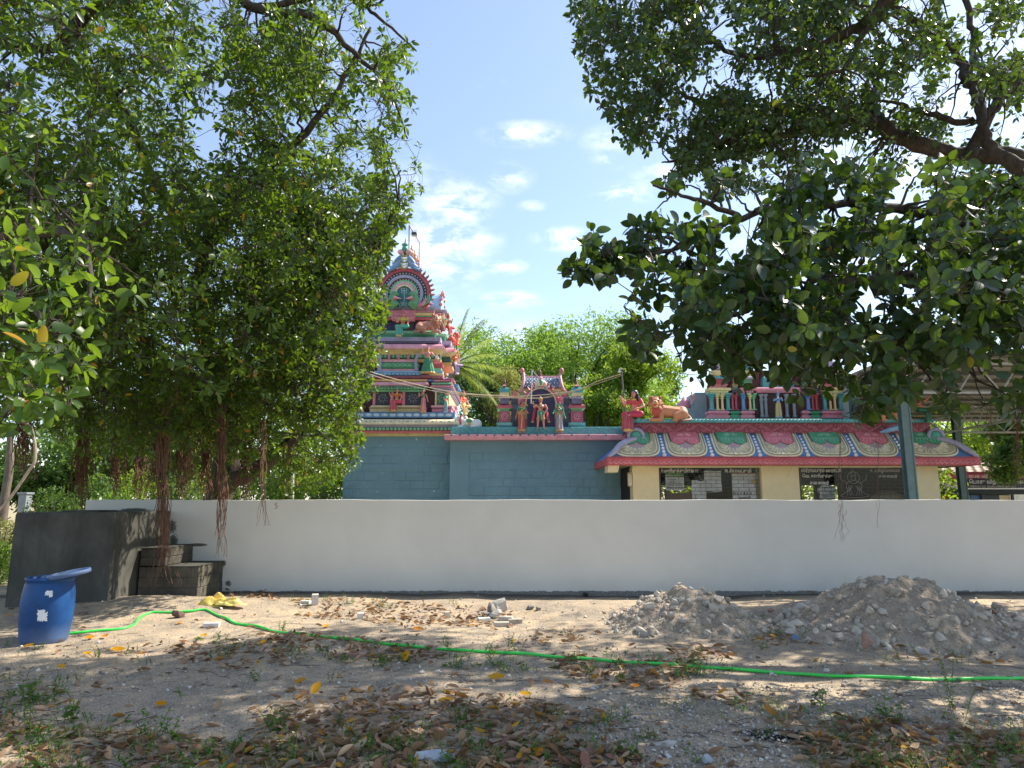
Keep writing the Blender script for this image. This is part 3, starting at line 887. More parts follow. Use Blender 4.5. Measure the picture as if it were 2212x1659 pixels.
# crest: blue scroll wings, cream tongue, green face and finials
ct = ccz + .86
for sx in (-1, 1):
    for k in range(3):
        m = MB(); m.tube(catmull([(ccx + sx * .08, AY - .02, ct + .40 - .12 * k), (ccx + sx * (.24 + .03 * k), AY - .05, ct + .22 - .12 * k), (ccx + sx * (.34 + .07 * k), AY - .02, ct + .10 - .10 * k), (ccx + sx * (.40 + .09 * k), AY, ct + .18 - .13 * k)], 4), [.05, .06, .07, .075, .075, .07, .065, .06, .05, .045, .04, .03, .015], 8, flat=.7)
        m.build('crest_wing', paint((96, 140, 186) if k != 1 else (128, 164, 204)), tower, True)
    m = MB(); m.ell((ccx + sx * .13, AY - .05, ct + .50), (.11, .08, .09), 10, 8); m.build('crest_cheek', paint(PINK), tower, True)
for k in range(5):
    m = MB(); zz = ct + .36 - .1 * k; m.tube(catmull([(ccx - .12, AY - .03, zz + .08), (ccx, AY - .1, zz - .03), (ccx + .12, AY - .03, zz + .08)], 4), .035, 6); m.build('crest_fold', paint(CREAM if k % 2 else OLIVE), tower, True)
m = MB(); m.ell((ccx, AY - .06, ct + .60), (.10, .08, .11), 10, 8); m.ell((ccx, AY - .06, ct + .74), (.11, .07, .06), 10, 6); m.build('crest_face', paint(GREEN), tower, True)
for (dx, dz, dy) in ((0, .80, 0), (.17, .70, .25), (.24, .62, .5), (.30, .52, .8), (-.3, .5, .8)):
    m = MB(); m.lathe((ccx + dx, AY + .02 + dy, ct + dz - .2), [(.05, -.2), (.055, 0), (.085, .05), (.09, .09), (.04, .13), (.075, .17), (.06, .21), (.03, .25), (.022, .32), (.004, .40)], 10); m.build('roof_finial', paint((206, 150, 104) if dx else (110, 112, 104)), tower, True)
# side gable facing right
m = MB(); V = []; n = 16
sxx = ccx + 1.12
for i in range(n + 1):
    a_ = R(-30 + 240 * i / n)
    for (r_, x_) in ((.0, sxx + .02), (.50, sxx), (.52, sxx - .55)): V.append((x_, TCY + r_ * math.cos(a_), ccz - .22 + r_ * math.sin(a_)))
F = []
for i in range(n):
    for k in range(2): F.append((3 * i + k, 3 * i + k + 1, 3 * i + 3 + k + 1, 3 * i + 3 + k))
m.add(V, F); m.build('side_gable', paint(SKYB), tower)
for i in range(11):
    a_ = R(-20 + 220 * i / 10); m = MB(); m.tube([(sxx, TCY + .5 * math.cos(a_), ccz - .22 + .5 * math.sin(a_)), (sxx + .04, TCY + .62 * math.cos(a_), ccz - .22 + .62 * math.sin(a_))], [.06, .02], 6); m.build('flame_feather', paint(ORANGE if i % 2 else ROSE), tower, True)

# floodlight frame above the tower
LY = 21.9
fl = thing('floodlight_mast', 'bent steel mast with a small floodlight rising above the temple tower', 'floodlight', (WX(884, 545, LY), LY, WZ(560, LY)))
def mp(px, py, Y=LY): return W(px, py, Y)
m = MB(); m.tube([mp(883, 575), mp(884, 486)], .022, 8); m.build('pole', paint(GREY, .4), fl)
m = MB(); m.tube([mp(884, 487), mp(906, 524), mp(905, 590)], .018, 8); m.build('brace', paint(ROSE, .4), fl)
c_ = mp(896, 506)
m = MB(); m.stack(c_.x, c_.y - .1, .085, .09, [(-.02, c_.z - .09), (0, c_.z - .08), (0, c_.z - .02), (-.03, c_.z + .03)]); lamp = m.build('lamp_housing', paint((60, 60, 62), .4), fl)
m = MB(); m.box(c_.x - .07, c_.x + .07, c_.y - .17, c_.y - .03, c_.z - .10, c_.z - .088); m.build('lamp_glass', paint((200, 200, 196), .15), lamp)
m = MB(); m.tube([(c_.x - .085, c_.y - .1, c_.z), (c_.x - .085, c_.y - .1, c_.z + .1), (c_.x + .085, c_.y - .1, c_.z + .1), (c_.x + .085, c_.y - .1, c_.z)], .007, 6); m.build('lamp_bracket', paint((60, 60, 62), .4), lamp)
# ------------------------------------------------------------------ pillared hall with the painted lotus eave
EY, HY = 17.3, 18.0
EZ0, EZ1, EZ2 = WZ(1005, EY), WZ(989, EY), WZ(936, 17.9)
XL0, XR0 = WX(1313, 990, EY), WX(2116, 990, EY)
hall = thing('pillared_hall', 'cream pillared temple hall with dark glass bays under a big painted lotus petal eave', 'building', (7, 19, 0))
INS = .86
def eY(v): return EY + .05 + .55 * v ** 1.25
def eP(x, v, h=0.0):
    """point of the eave: x across, v = 0 (bottom) .. 1 (top), raised by h"""
    z = EZ1 + (EZ2 - EZ1) * v
    dy = .55 * 1.25 * max(v, .001) ** .25; dz = EZ2 - EZ1; l = math.hypot(dy, dz)
    return (x, eY(v) - h * dz / l, z + h * dy / l)
EW = math.hypot(.55, EZ2 - EZ1)
def xl(v): return XL0 + INS * (v ** 1.15)
def xr(v): return XR0 - INS * (v ** 1.15)
NV = 10
V = []; F = []
nxs = 40
for j in range(NV + 1):
    v = j / NV
    for i in range(nxs + 1): V.append(eP(xl(v) + (xr(v) - xl(v)) * i / nxs, v))
for j in range(NV):
    for i in range(nxs): a = j * (nxs + 1) + i; F.append((a, a + 1, a + nxs + 2, a + nxs + 1))
m = MB(); m.add(V, F)
# hip ends
for sgn, fx in ((-1, xl), (1, xr)):
    V = []; F = []
    for j in range(NV + 1):
        v = j / NV; p = eP(fx(v), v)
        V += [p, (p[0], 21 - eY(v) + EY, p[2])]
    for j in range(NV): F.append((2 * j, 2 * j + 2, 2 * j + 3, 2 * j + 1) if sgn < 0 else (2 * j, 2 * j + 1, 2 * j + 3, 2 * j + 2))
    m.add(V, F)
m.build('eave_shell', paint((74, 126, 186)), hall)
m = MB(); m.box(XL0 + .02, XR0 - .02, EY + .05, 21, EZ0 + .02, EZ1 - .005); m.build('eave_soffit', paint((206, 192, 150)), hall)
m = MB(); m.box(XL0 - .02, XR0 + .02, EY, EY + .09, EZ0, EZ1, .01); m.build('red_fascia', paint(RED), hall)
m = MB(); m.box(XR0 - .07, XR0 + .021, EY + .09, 21, EZ0, EZ1, .01); m.box(XL0 - .021, XL0 + .07, EY + .09, 21, EZ0, EZ1, .01); m.build('side_fascia', paint(RED), hall)
m = MB(); m.box(XL0 - .035, XR0 + .035, EY - .015, EY + .09, EZ1, EZ1 + .03); m.build('fascia_lip', paint((176, 48, 66)), hall)
cm_ = MB(); hh = (EZ1 - EZ0)
cm_.tube([(.055 * math.cos(a) , 0, .045 * math.sin(a)) for a in [R(150 + 210 * k / 8) for k in range(9)]], [.006, .011, .015, .017, .018, .017, .014, .01, .005], 5)
cm_.ell((-.01, 0, .012), (.018, .012, .016), 6, 4)
cme = cm_.mesh('crescent_relief', paint((236, 140, 150)), True)
ncr = 74
for k in range(ncr): put('crescent_relief', cme, hall, matrix=Matrix.Translation((XL0 + .08 + k * (XR0 - XL0 - .16) / (ncr - 1), EY - .004, (EZ0 + EZ1) / 2 + .0)))
# lotus petal panels
BARS = [3.80 + 1.195 * k for k in range(6)]
edges = [XL0 - .15] + BARS + [XR0 + .1]
def clampx(x, v, e=.03): return min(max(x, xl(v) + e), xr(v) - e)
def strip(m, outer, inner, h0, h1):
    n = len(outer); V = [clampP(p, h0) for p in outer] + [clampP(p, h1) for p in inner]
    m.add(V, [(i, (i + 1) % n, n + (i + 1) % n, n + i) for i in range(n)])
def clampP(p, h):
    v = min(max(p[1], 0.0), 1.0); return eP(clampx(p[0], v), v, h)
def ulo(cx, hw, bot, top=1.0, n=40):
    pts = []
    for i in range(n + 1):       # from top-left round the bottom to top-right
        a = PI + PI * i / n; c, s = math.cos(a), math.sin(a)
        rx = hw * abs(c) ** .55 * (1 if c > 0 else -1)
        vv = .52 - (.52 - bot) * abs(s) ** .62
        pts.append((cx + rx, vv))
    out = [(cx - hw * .97, top), (cx - hw, .8)] + pts + [(cx + hw, .8), (cx + hw * .97, top)]
    k = 8
    out += [(cx + hw * .97 - 2 * hw * .97 * i / k, top) for i in range(1, k)]
    return out
mats = {'cr': paint((232, 226, 192)), 'ol': paint((176, 164, 96)), 'mv': paint((178, 150, 150)), 'gr': paint((188, 176, 134))}
for k in range(7):
    a, b = edges[k], edges[k + 1]
    cx, hw = (a + b) / 2, (b - a) / 2 - .085
    if k == 0: cx, hw = BARS[0] - .66, .58
    if k == 6: cx, hw = BARS[5] + .76, .67
    colh = GREEN if k % 2 == 0 else (214, 98, 118)
    lo = [ulo(cx, hw, .02), ulo(cx, hw - .03, .06), ulo(cx, hw - .065, .10), ulo(cx, hw - .09, .14), ulo(cx, hw - .22, .30), ulo(cx, hw - .34, .46)]
    m = MB(); strip(m, lo[0], lo[0], -.01, .035); strip(m, lo[0], lo[1], .035, .045)
    pan = m.build('lotus_panel', mats['cr'], hall)
    m = MB(); strip(m, lo[1], lo[2], .030, .034); m.build('olive_border', mats['ol'], pan)
    m = MB(); strip(m, lo[2], lo[3], .046, .040); m.build('cream_line', mats['cr'], pan)
    m = MB(); strip(m, lo[3], lo[4], .030, .034); m.build('olive_field', mats['gr'], pan)
    m = MB(); strip(m, lo[4], lo[5], .034, .04)
    n = len(lo[5]); m.add([clampP(p, .04) for p in lo[5]] + [clampP((cx, .85), .045)], [(i, (i + 1) % n, n) for i in range(n)]); m.build('mauve_field', mats['mv'], pan)
    # flame strokes
    m = MB()
    for j in range(9):
        th = R(-84 + 168 * j / 8)
        dx, dv = math.sin(th), -math.cos(th)
        r0 = .40; 
        def at(s, w_):  # s along the ray, w_ across (metres)
            x = cx + dx * s * (hw / .55) - (-dv) * 0 + w_ * (-dv) * 1.0
            vv = .60 + (dv * s + w_ * dx * -1.0 * 0) / EW + (w_ * dx) / EW
            return (x, vv)
        s1 = .42 if abs(th) < .9 else .40
        for (wd, e, rad_) in ((.042, .0, .0105), (.017, .03, .009)):
            pts = [at(.22 + e, -wd)] + [at(s1 - e - wd + wd * math.sin(q), -wd * math.cos(q)) for q in [PI * t_ / 5 for t_ in range(6)]] + [at(.22 + e, wd)]
            pts = [p for p in pts if xl(min(max(p[1], 0), 1)) + .05 < p[0] < xr(min(max(p[1], 0), 1)) - .05]
            if len(pts) > 2: m.tube([clampP(p, .043) for p in pts], rad_, 4)
    m.build('flame_strokes', mats['cr'], pan, kind='stuff')
    # heart
    hr = .37
    def heart(s, lift):
        P_ = []
        for i in range(33):
            u = -1 + 2 * i / 32
            q = abs(u); c_ = .5
            lob = math.sqrt(max(0, .25 - (q - c_) ** 2)) * 2
            P_.append((cx + u * hr * s, 1.0 - (.34 + .17 * lob) * (1 if lift == 0 else s)))
        P_[0] = (P_[0][0], .86); P_[-1] = (P_[-1][0], .86)
        P_ += [(cx + hr * s, .965)] + [(cx + hr * s * (1 - 2 * i / 8), .998) for i in range(0, 9)] + [(cx - hr * s, .965)]
        return P_
    h0, h1, h2 = heart(1.07, 0), heart(1.0, 0), heart(.86, 1)
    m = MB(); strip(m, h0, h1, .035, .058); m.build('heart_rim', paint((96, 78, 60)), pan)
    m = MB(); strip(m, h1, h2, .055, .072)
    n = len(h2); m.add([clampP(p, .072) for p in h2] + [clampP((cx, .92), .078)], [(i, (i + 1) % n, n) for i in range(n)])
    m.build('heart_boss', paint(colh), pan)
    m = MB(); lc = tuple(min(255, int(v * .55 + 120)) for v in colh)
    for j in range(9):
        th = R(-80 + 160 * j / 8); pts = [(cx + .04 * math.sin(th), .80 + .05 * math.cos(th)), (cx + .13 * math.sin(th), .81 + .11 * math.cos(th)), (cx + .19 * math.sin(th), .80 + .14 * math.cos(th))]
        m.tube([clampP(p, .078) for p in pts], [.004, .009, .004], 4)
    m.tube([clampP((cx - .29 + .58 * i / 8, .70), .078) for i in range(9)], .007, 4)
    for j in range(7):
        u = (j - 3) / 3
        m.tube([clampP((cx + u * .26, .65), .078), clampP((cx + u * .28, .60), .074)], [.012, .005], 4)
    m.build('heart_scrolls', paint(lc), pan, kind='stuff')
# white dots on the blue gaps
for bx in BARS:
    for j in range(7):
        v = [.10, .24, .37, .50, .62, .74, .86][j]; r_ = [.052, .045, .041, .038, .034, .030, .026][j]
        p = Vector(eP(bx, v, .008)); m = MB(); m.ell(p, (r_, .018, r_ * 1.0), 12, 5); m.build('white_boss', paint((236, 236, 236)), hall, True)
# maroon band, teal cornice
RZ0, RZ1, RZ2 = EZ2, WZ(914, 17.85), WZ(905, 17.75)
XT0, XT1 = XL0 + INS - .03, XR0 - INS + .03
m = MB(); m.box(XT0, XT1, 17.82, 19.95, RZ0 + .001, RZ1); m.build('maroon_band', paint(MAROON), hall)
scroll_band(hall, XT0 + .02, XT1 - .02, 17.815, (RZ0 + RZ1) / 2, (RZ1 - RZ0) * .95, .62, (196, 96, 120), .014)
m = MB(); m.box(XT0 - .05, XT1 + .05, 17.72, 19.95, RZ1 + .001, RZ2, .01); m.build('teal_cornice', paint(TEAL), hall)
tm = MB(); tm.tube([(-.035, 0, -.035), (0, -.006, 0), (.045, 0, .035)], [.006, .018, .006], 4); tme = tm.mesh('leaf_relief', paint((110, 200, 204)), True)
for k in range(78): put('leaf_relief', tme, hall, matrix=Matrix.Translation((XT0 + .03 + k * (XT1 - XT0 - .06) / 77, 17.717, (RZ1 + RZ2) / 2)))
# corner scroll ornaments
def corner(sgn):
    fx = xl if sgn < 0 else xr
    def q(u, v, h): return eP(fx(min(v, 1)) - sgn * u, min(v, 1), h)
    m = MB(); m.tube(catmull([q(.0, .0, .03), q(.06, .2, .06), q(.02, .45, .07), q(.12, .62, .08), q(.22, .72, .06)], 5), [.04, .05, .055, .06, .07, .075, .08, .085, .085, .085, .08, .08, .08, .08, .075, .07, .065, .06, .055, .05, .04], 8, flat=.8)
    co = m.build('corner_scroll', paint(LAV), hall, True)
    m = MB(); c = Vector(q(.12, .80, .07)); m.tube([c + Vector((.19 * math.cos(a), -.02, .19 * math.sin(a) * .9)) for a in [2 * PI * k / 16 for k in range(17)]], .045, 7); m.build('scroll_ring', paint(LAV), co, True)
    m = MB(); m.ell(c, (.15, .06, .13), 12, 8); m.build('scroll_disc', paint((60, 170, 150)), co, True)
    for k in range(4):
        m = MB(); m.tube([q(.02 + .05 * k, .05 + .04 * k, .075), q(-.01 + .05 * k, .3, .11), q(.03 + .045 * k, .55, .10)], [.008, .016, .006], 5); m.build('scroll_vein', paint((180, 176, 204)), co, True)
corner(-1); corner(1)

# cream pillars, beams, glass bays
cream = paint((232, 212, 160), var=.03, grime=.02)
zb0 = -.2
def pil(px0, px1, yf=HY - .02, dep=.45, name='pillar'):
    x0, x1 = WX(px0, 1045, yf), WX(px1, 1045, yf)
    m = MB(); m.box(x0, x1, yf, yf + dep, zb0, EZ0 + .018, .008); m.build(name, cream, hall); return x0, x1
P1 = pil(1367, 1424); P2 = pil(1646, 1727); P3 = pil(1978, 2029)
XH1 = XT1 - .05
m = MB(); m.box(P1[0] + .02, P3[1] - .02, HY + .02, HY + .3, WZ(1010, HY), EZ0 + .015); m.build('lintel', cream, hall)
m = MB(); m.box(P1[0] + .02, P3[1] - .02, HY + .02, HY + .3, zb0, .9); m.build('dado_wall', cream, hall)
bk = WZ(1018, EY + .3)
m = MB(); m.add([(XL0 + .02, EY + .1, EZ0 + .01), (XL0 + .30, EY + .1, EZ0 + .01), (XL0 + .26, EY + .1, EZ0 - .17), (XL0 + .0, EY + .1, EZ0 - .17), (XL0 + .02, 18, EZ0 + .01), (XL0 + .30, 18, EZ0 + .01), (XL0 + .26, 18, EZ0 - .17), (XL0 + .0, 18, EZ0 - .17)],
      [(0, 1, 2, 3), (7, 6, 5, 4), (0, 4, 5, 1), (1, 5, 6, 2), (2, 6, 7, 3), (3, 7, 4, 0)]); m.build('eave_bracket', cream, hall)
bx = W(1357, 1037, HY)
m = MB(); m.box(P1[0] - .10, P1[0] - .002, HY + .02, HY + .2, bx.z - .16, bx.z + .2, .01); mb_ = m.build('meter_box', paint((196, 180, 150)), hall)
m = MB(); m.box(P1[0] - .115, P1[0] - .02, HY - .02, HY + .018, bx.z - .14, bx.z + .16, .01); m.build('box_door', paint((214, 200, 170)), mb_)
# interior
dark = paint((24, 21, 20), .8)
m = MB()
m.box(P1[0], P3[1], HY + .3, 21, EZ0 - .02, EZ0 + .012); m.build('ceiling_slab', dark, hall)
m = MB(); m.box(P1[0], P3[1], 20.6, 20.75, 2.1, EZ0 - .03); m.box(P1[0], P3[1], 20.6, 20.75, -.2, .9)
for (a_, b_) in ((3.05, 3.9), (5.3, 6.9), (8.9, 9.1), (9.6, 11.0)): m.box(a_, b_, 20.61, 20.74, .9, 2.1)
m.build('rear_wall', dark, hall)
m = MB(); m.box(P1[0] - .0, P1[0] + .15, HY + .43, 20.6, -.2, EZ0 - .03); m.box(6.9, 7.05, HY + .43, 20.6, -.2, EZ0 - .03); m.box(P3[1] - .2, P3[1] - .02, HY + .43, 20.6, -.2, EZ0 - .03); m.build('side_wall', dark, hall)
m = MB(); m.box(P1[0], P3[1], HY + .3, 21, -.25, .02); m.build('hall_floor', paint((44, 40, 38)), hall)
def glass_mat():
    t = NT('dark_glass'); tr = t.new('BsdfTransparent'); tr.inputs[0].default_value = (.90, .91, .91, 1)
    gl = t.new('BsdfGlossy'); gl.inputs['Roughness'].default_value = .03; gl.inputs[0].default_value = (.7, .7, .7, 1)
    fr = t.new('Fresnel'); fr.inputs[0].default_value = 1.28
    mx = t.new('MixShader'); t.l.new(fr.outputs[0], mx.inputs[0]); t.l.new(tr.outputs[0], mx.inputs[1]); t.l.new(gl.outputs[0], mx.inputs[2])
    return t.done(mx.outputs[0])
glm = glass_mat()
import os
white_txt = paint((216, 214, 210), .7, grime=0)
grey_txt = paint((176, 172, 168), .7, grime=0)
def text(s, x, z, size, y, mat, parent, name='lettering', align='LEFT', sx=1.0):
    cu = bpy.data.curves.new(name, 'FONT'); cu.body = s; cu.size = size; cu.extrude = .002; cu.offset = size * .018; cu.align_x = align
    cu.materials.append(mat)
    tmp = bpy.data.objects.new('tmp', cu); COL.objects.link(tmp)
    me = bpy.data.meshes.new_from_object(tmp.evaluated_get(bpy.context.evaluated_depsgraph_get())); bpy.data.objects.remove(tmp)
    if not me.materials: me.materials.append(mat)
    o = bpy.data.objects.new(name, me); COL.objects.link(o); o.parent = parent; o['kind'] = 'stuff'
    o.location = (x, y, z); o.rotation_euler = (PI / 2, 0, 0); o.scale = (sx, 1, 1)
    iv = parent.get('inv')
    o['inv'] = 0
    if iv: o.matrix_parent_inverse = Matrix([list(iv)[i * 4:i * 4 + 4] for i in range(4)])
    return o
GY = HY + .12
def bay(px0, px1, split):
    x0, x1 = WX(px0, 1045, GY), WX(px1, 1045, GY)
    zt = WZ(1008, GY)
    fr = paint((92, 74, 70))
    m = MB(); m.box(x0 - .0, x0 + .035, GY - .03, GY + .03, .9, zt); f = m.build('window_frame', fr, hall)
    m = MB(); m.box(x1 - .045, x1, GY - .03, GY + .03, .9, zt); m.build('frame_post', fr, f)
    m = MB(); m.box(x0 + .035, x1 - .045, GY - .03, GY + .03, zt - .03, zt); m.build('frame_head', fr, f)
    m = MB(); m.box(x0 + .035, x1 - .045, GY - .004, GY + .004, .9, zt - .03); m.build('pane', glm, f)
    # brick-bond iron grille behind the glass
    m = MB(); z = .95; k = 0
    while z < zt - .05:
        m.box(x0 + .04, x1 - .05, GY + .045, GY + .055, z - .005, z + .005)
        x = x0 + .1 + (k % 2) * .14
        while x < x1 - .08:
            m.box(x - .004, x + .004, GY + .046, GY + .054, z + .005, z + .090); x += .28
        z += .095; k += 1
    m.build('iron_grille', paint((60, 58, 58)), f, kind='stuff')
    return f, x0, x1, zt
f1, a1, b1, zt1 = bay(1424, 1646, 0)
f2, a2, b2, zt2 = bay(1727, 1966, 0)
def tx(px): return WX(px, 1030, GY)
def tz(py): return WZ(py, GY)
YT = GY - .008
text('P.மாரிமுத்துபிள்ைள', tx(1429), tz(1020.5), .118, YT, white_txt, f1, sx=.74)
text('M. சீதாலட்சுமி', tx(1566), tz(1020.5), .118, YT, white_txt, f1, sx=.78)
text('நக்கம்பட்டி', tx(1592), tz(1034), .115, YT, grey_txt, f1, sx=.85)
text('ஸ்ரீராமபுரம் ஊராட்சி', tx(1731), tz(1019.5), .112, YT, white_txt, f2, sx=.80)
text('ெவ. காளிமுத்து', tx(1733), tz(1031.5), .112, YT, white_txt, f2, sx=.80)
text('தைலவர்', tx(1748), tz(1046), .112, YT, white_txt, f2, sx=.95)
text('க. தமிழ்ெசல்வன்', tx(1880), tz(1019.5), .108, YT, grey_txt, f2, sx=.8)
text('தைலவர்', tx(1898), tz(1031.5), .108, YT, grey_txt, f2, sx=.95)
# etched line figures on the glass
def etched(cx, cz, s, parent):
    m = MB(); r_ = .004
    def arc(x, z, rr, a0, a1, n=14, sx=1): return [(x + rr * sx * math.cos(R(a0 + (a1 - a0) * k / n)), YT, z + rr * math.sin(R(a0 + (a1 - a0) * k / n))) for k in range(n + 1)]
    m.tube(arc(cx, cz + .30 * s, .19 * s, 0, 360, 20), r_, 4)
    m.tube(arc(cx, cz + .29 * s, .085 * s, 0, 360, 14, .85), r_, 4)
    m.tube([(cx - .09 * s, YT, cz + .36 * s), (cx - .05 * s, YT, cz + .46 * s), (cx, YT, cz + .56 * s), (cx + .05 * s, YT, cz + .46 * s), (cx + .09 * s, YT, cz + .36 * s)], r_, 4)
    for sx in (-1, 1):
        m.tube(catmull([(cx + sx * .05 * s, YT, cz + .2 * s), (cx + sx * .22 * s, YT, cz + .12 * s), (cx + sx * .24 * s, YT, cz - .08 * s), (cx + sx * .1 * s, YT, cz - .02 * s)], 4), r_, 4)
        m.tube(catmull([(cx + sx * .10 * s, YT, cz - .05 * s), (cx + sx * .32 * s, YT, cz - .2 * s), (cx + sx * .45 * s, YT, cz - .3 * s), (cx, YT, cz - .34 * s)], 5), r_, 4)
        m.tube(catmull([(cx + sx * .2 * s, YT, cz + .12 * s), (cx + sx * .40 * s, YT, cz + .25 * s), (cx + sx * .42 * s, YT, cz + .42 * s)], 4), r_, 4)
        for k in range(3): m.tube(catmull([(cx + sx * (.05 + .06 * k) * s, YT, cz + .05 * s), (cx + sx * (.12 + .05 * k) * s, YT, cz - .12 * s), (cx + sx * (.03 + .1 * k) * s, YT, cz - .28 * s)], 3), r_ * .8, 4)
    m.build('etched_figure', grey_txt, parent, kind='stuff')
etched(tx(1532), tz(1046), .62, f1)
etched(tx(1843), tz(1052), .80, f2)
# paper calendars and notices behind the first bay
paper = paint((240, 240, 234), .8, grime=.1)
def sheet(px0, py0, px1, py1, label, y=HY + .21, group=None, name='paper_notice', cat='notice', mat=paper, wob=0.0):
    x0, x1 = tx(px0), tx(px1); z1, z0 = tz(py0), tz(py1)
    o = thing(name, label, cat, ((x0 + x1) / 2, y, z1), group=group)
    m = MB(); V = []; F = []; nn = 8
    for j in range(nn + 1):
        for i in range(nn + 1):
            u, v = i / nn, j / nn; V.append((x0 + (x1 - x0) * u + wob * math.sin(v * 9) * .5, y + .006 * math.sin(u * 5 + v * 4), z0 + (z1 - z0) * v + wob * math.sin(u * 7) ))
    for j in range(nn):
        for i in range(nn): a = j * (nn + 1) + i; F.append((a, a + 1, a + nn + 2, a + nn + 1))
    m.add(V, F); m.build('paper_sheet', mat, o); return o, x0, x1, z0, z1
yc = HY + .21
ca, x0, x1, z0, z1 = sheet(1439, 1022, 1479, 1059, 'printed wall calendar with a green header hanging at the left of the first glass bay', name='wall_calendar', cat='calendar')
m = MB(); m.box(x0, x1, yc - .012, yc - .007, z1 - .055, z1); m.build('green_header', paint((120, 176, 70), .7, grime=0), ca)
m = MB(); m.box(x0, x1, yc - .012, yc - .007, z1 - .11, z1 - .075); m.build('olive_strip', paint((150, 160, 110), .7, grime=0), ca)
ink = paint((40, 40, 48), .8, grime=0); inkr = paint((190, 40, 44), .8, grime=0)
for j, row in enumerate(['   1 2 3 4 5', '6 7 8 9 10 11 12', '13 14 15 16 17 18', '19 20 21 22 23 24']):
    text(row, x0 + .015, z1 - .175 - j * .075, .062, yc - .013, ink, ca, sx=.9)
text('25', x1 - .07, z1 - .175 - 3 * .075, .062, yc - .013, inkr, ca, sx=.9)
cb, x0, x1, z0, z1 = sheet(1583, 1022, 1634, 1079, 'large calendar sheet with a yellow square at the right of the first glass bay', name='wall_calendar', cat='calendar')
m = MB(); m.box(x0, x1, yc - .012, yc - .007, z1 - .025, z1); m.build('orange_header', paint((214, 140, 80), .7, grime=0), cb)
m = MB(); m.box(x1 - .12, x1 - .02, yc - .012, yc - .007, z1 - .26, z1 - .17); m.build('yellow_square', paint((222, 190, 90), .7, grime=0), cb)
text('25 26 27 28 29 30', x0 + .02, z0 + .13, .075, yc - .013, ink, cb, sx=.85)
text('ஜனவரி', (x0 + x1) / 2, z0 + .02, .07, yc - .013, ink, cb, align='CENTER')
sheet(1523, 1017, 1560, 1062, 'white paper poster hanging behind the etched figure in the first glass bay', wob=.008)
sheet(1495, 1038, 1526, 1079, 'crumpled white paper sheet stuck low behind the etched figure', wob=.02)
cs = thing('stone_slab_notice', 'white scallop-topped plaque standing behind the second glass bay', 'plaque', (tx(1787), yc, 1.3))
m = MB(); x0, x1 = tx(1768), tx(1808); zz0, zz1 = tz(1079), tz(1047)
pr_ = [(x0 + .03, zz0), (x0 + .05, zz0 + .15), (x0, zz0 + .2), (x0, zz0 + .28), (x0 + .06, zz0 + .31), (x0 + .10, zz1 - .02), (x0 + .2, zz1), (x1 - .2, zz1), (x1 - .10, zz1 - .02), (x1 - .06, zz0 + .31), (x1, zz0 + .28), (x1, zz0 + .2), (x1 - .05, zz0 + .15), (x1 - .03, zz0)]
n = len(pr_); m.add([(x, yc, z) for x, z in pr_] + [(x, yc + .04, z) for x, z in pr_], [tuple(range(n)), tuple(range(2 * n - 1, n - 1, -1))] + [(i, n + i, n + (i + 1) % n, (i + 1) % n) for i in range(n)])
m.build('plaque_slab', paint((206, 206, 202), .7), cs)
m = MB()
for q in ((.12, .08, .14, .32), (.12, .30, .32, .32)): m.box(x0 + .12, x1 - .12, yc - .006, yc, zz0 + q[1], zz0 + q[1] + .008)
m.box(x0 + .12, x0 + .128, yc - .006, yc, zz0 + .03, zz0 + .3); m.box(x1 - .128, x1 - .12, yc - .006, yc, zz0 + .03, zz0 + .3); m.build('plaque_lines', paint((90, 90, 92)), cs, kind='stuff')
wt = thing('water_drum_tank', 'ribbed pale plastic water tank inside the hall behind the second glass bay', 'water tank', (tx(1918), 19.0, 0))
xx = WX(1916, 1050, 19.0)
m = MB(); pf = [(.40, 0)]
for k in range(10): pf += [(.46, .05 + k * .17), (.48, .09 + k * .17), (.46, .15 + k * .17)]
pf += [(.40, 1.78), (.2, 1.86)]
m.lathe((xx, 19.0, .02), pf, 24); m.build('tank_shell', paint((186, 180, 150), .5), wt, True)
m = MB(); m.lathe((xx, 19.0, 1.86), [(.22, 0), (.22, .05), (.1, .07)], 20); m.build('tank_lid', paint((120, 116, 100), .5), wt, True)
bx_ = thing('brown_carton', 'torn brown carton leaning behind the calendar in the first glass bay', 'carton', (tx(1475), 18.3, 1.3))
m = MB(); V = [(tx(1440), 18.3, 1.35), (tx(1441), 18.3, 1.95), (tx(1452), 18.32, 1.84), (tx(1470), 18.31, 1.86), (tx(1490), 18.3, 1.86), (tx(1503), 18.3, 1.93), (tx(1500), 18.3, 1.35)]
V2 = [(x, y + .2, z) for x, y, z in V]; n = len(V); m.add(V + V2, [tuple(range(n)), tuple(range(2 * n - 1, n - 1, -1))] + [(i, n + i, n + (i + 1) % n, (i + 1) % n) for i in range(n)]); m.build('carton_body', paint((120, 88, 62), .8), bx_)

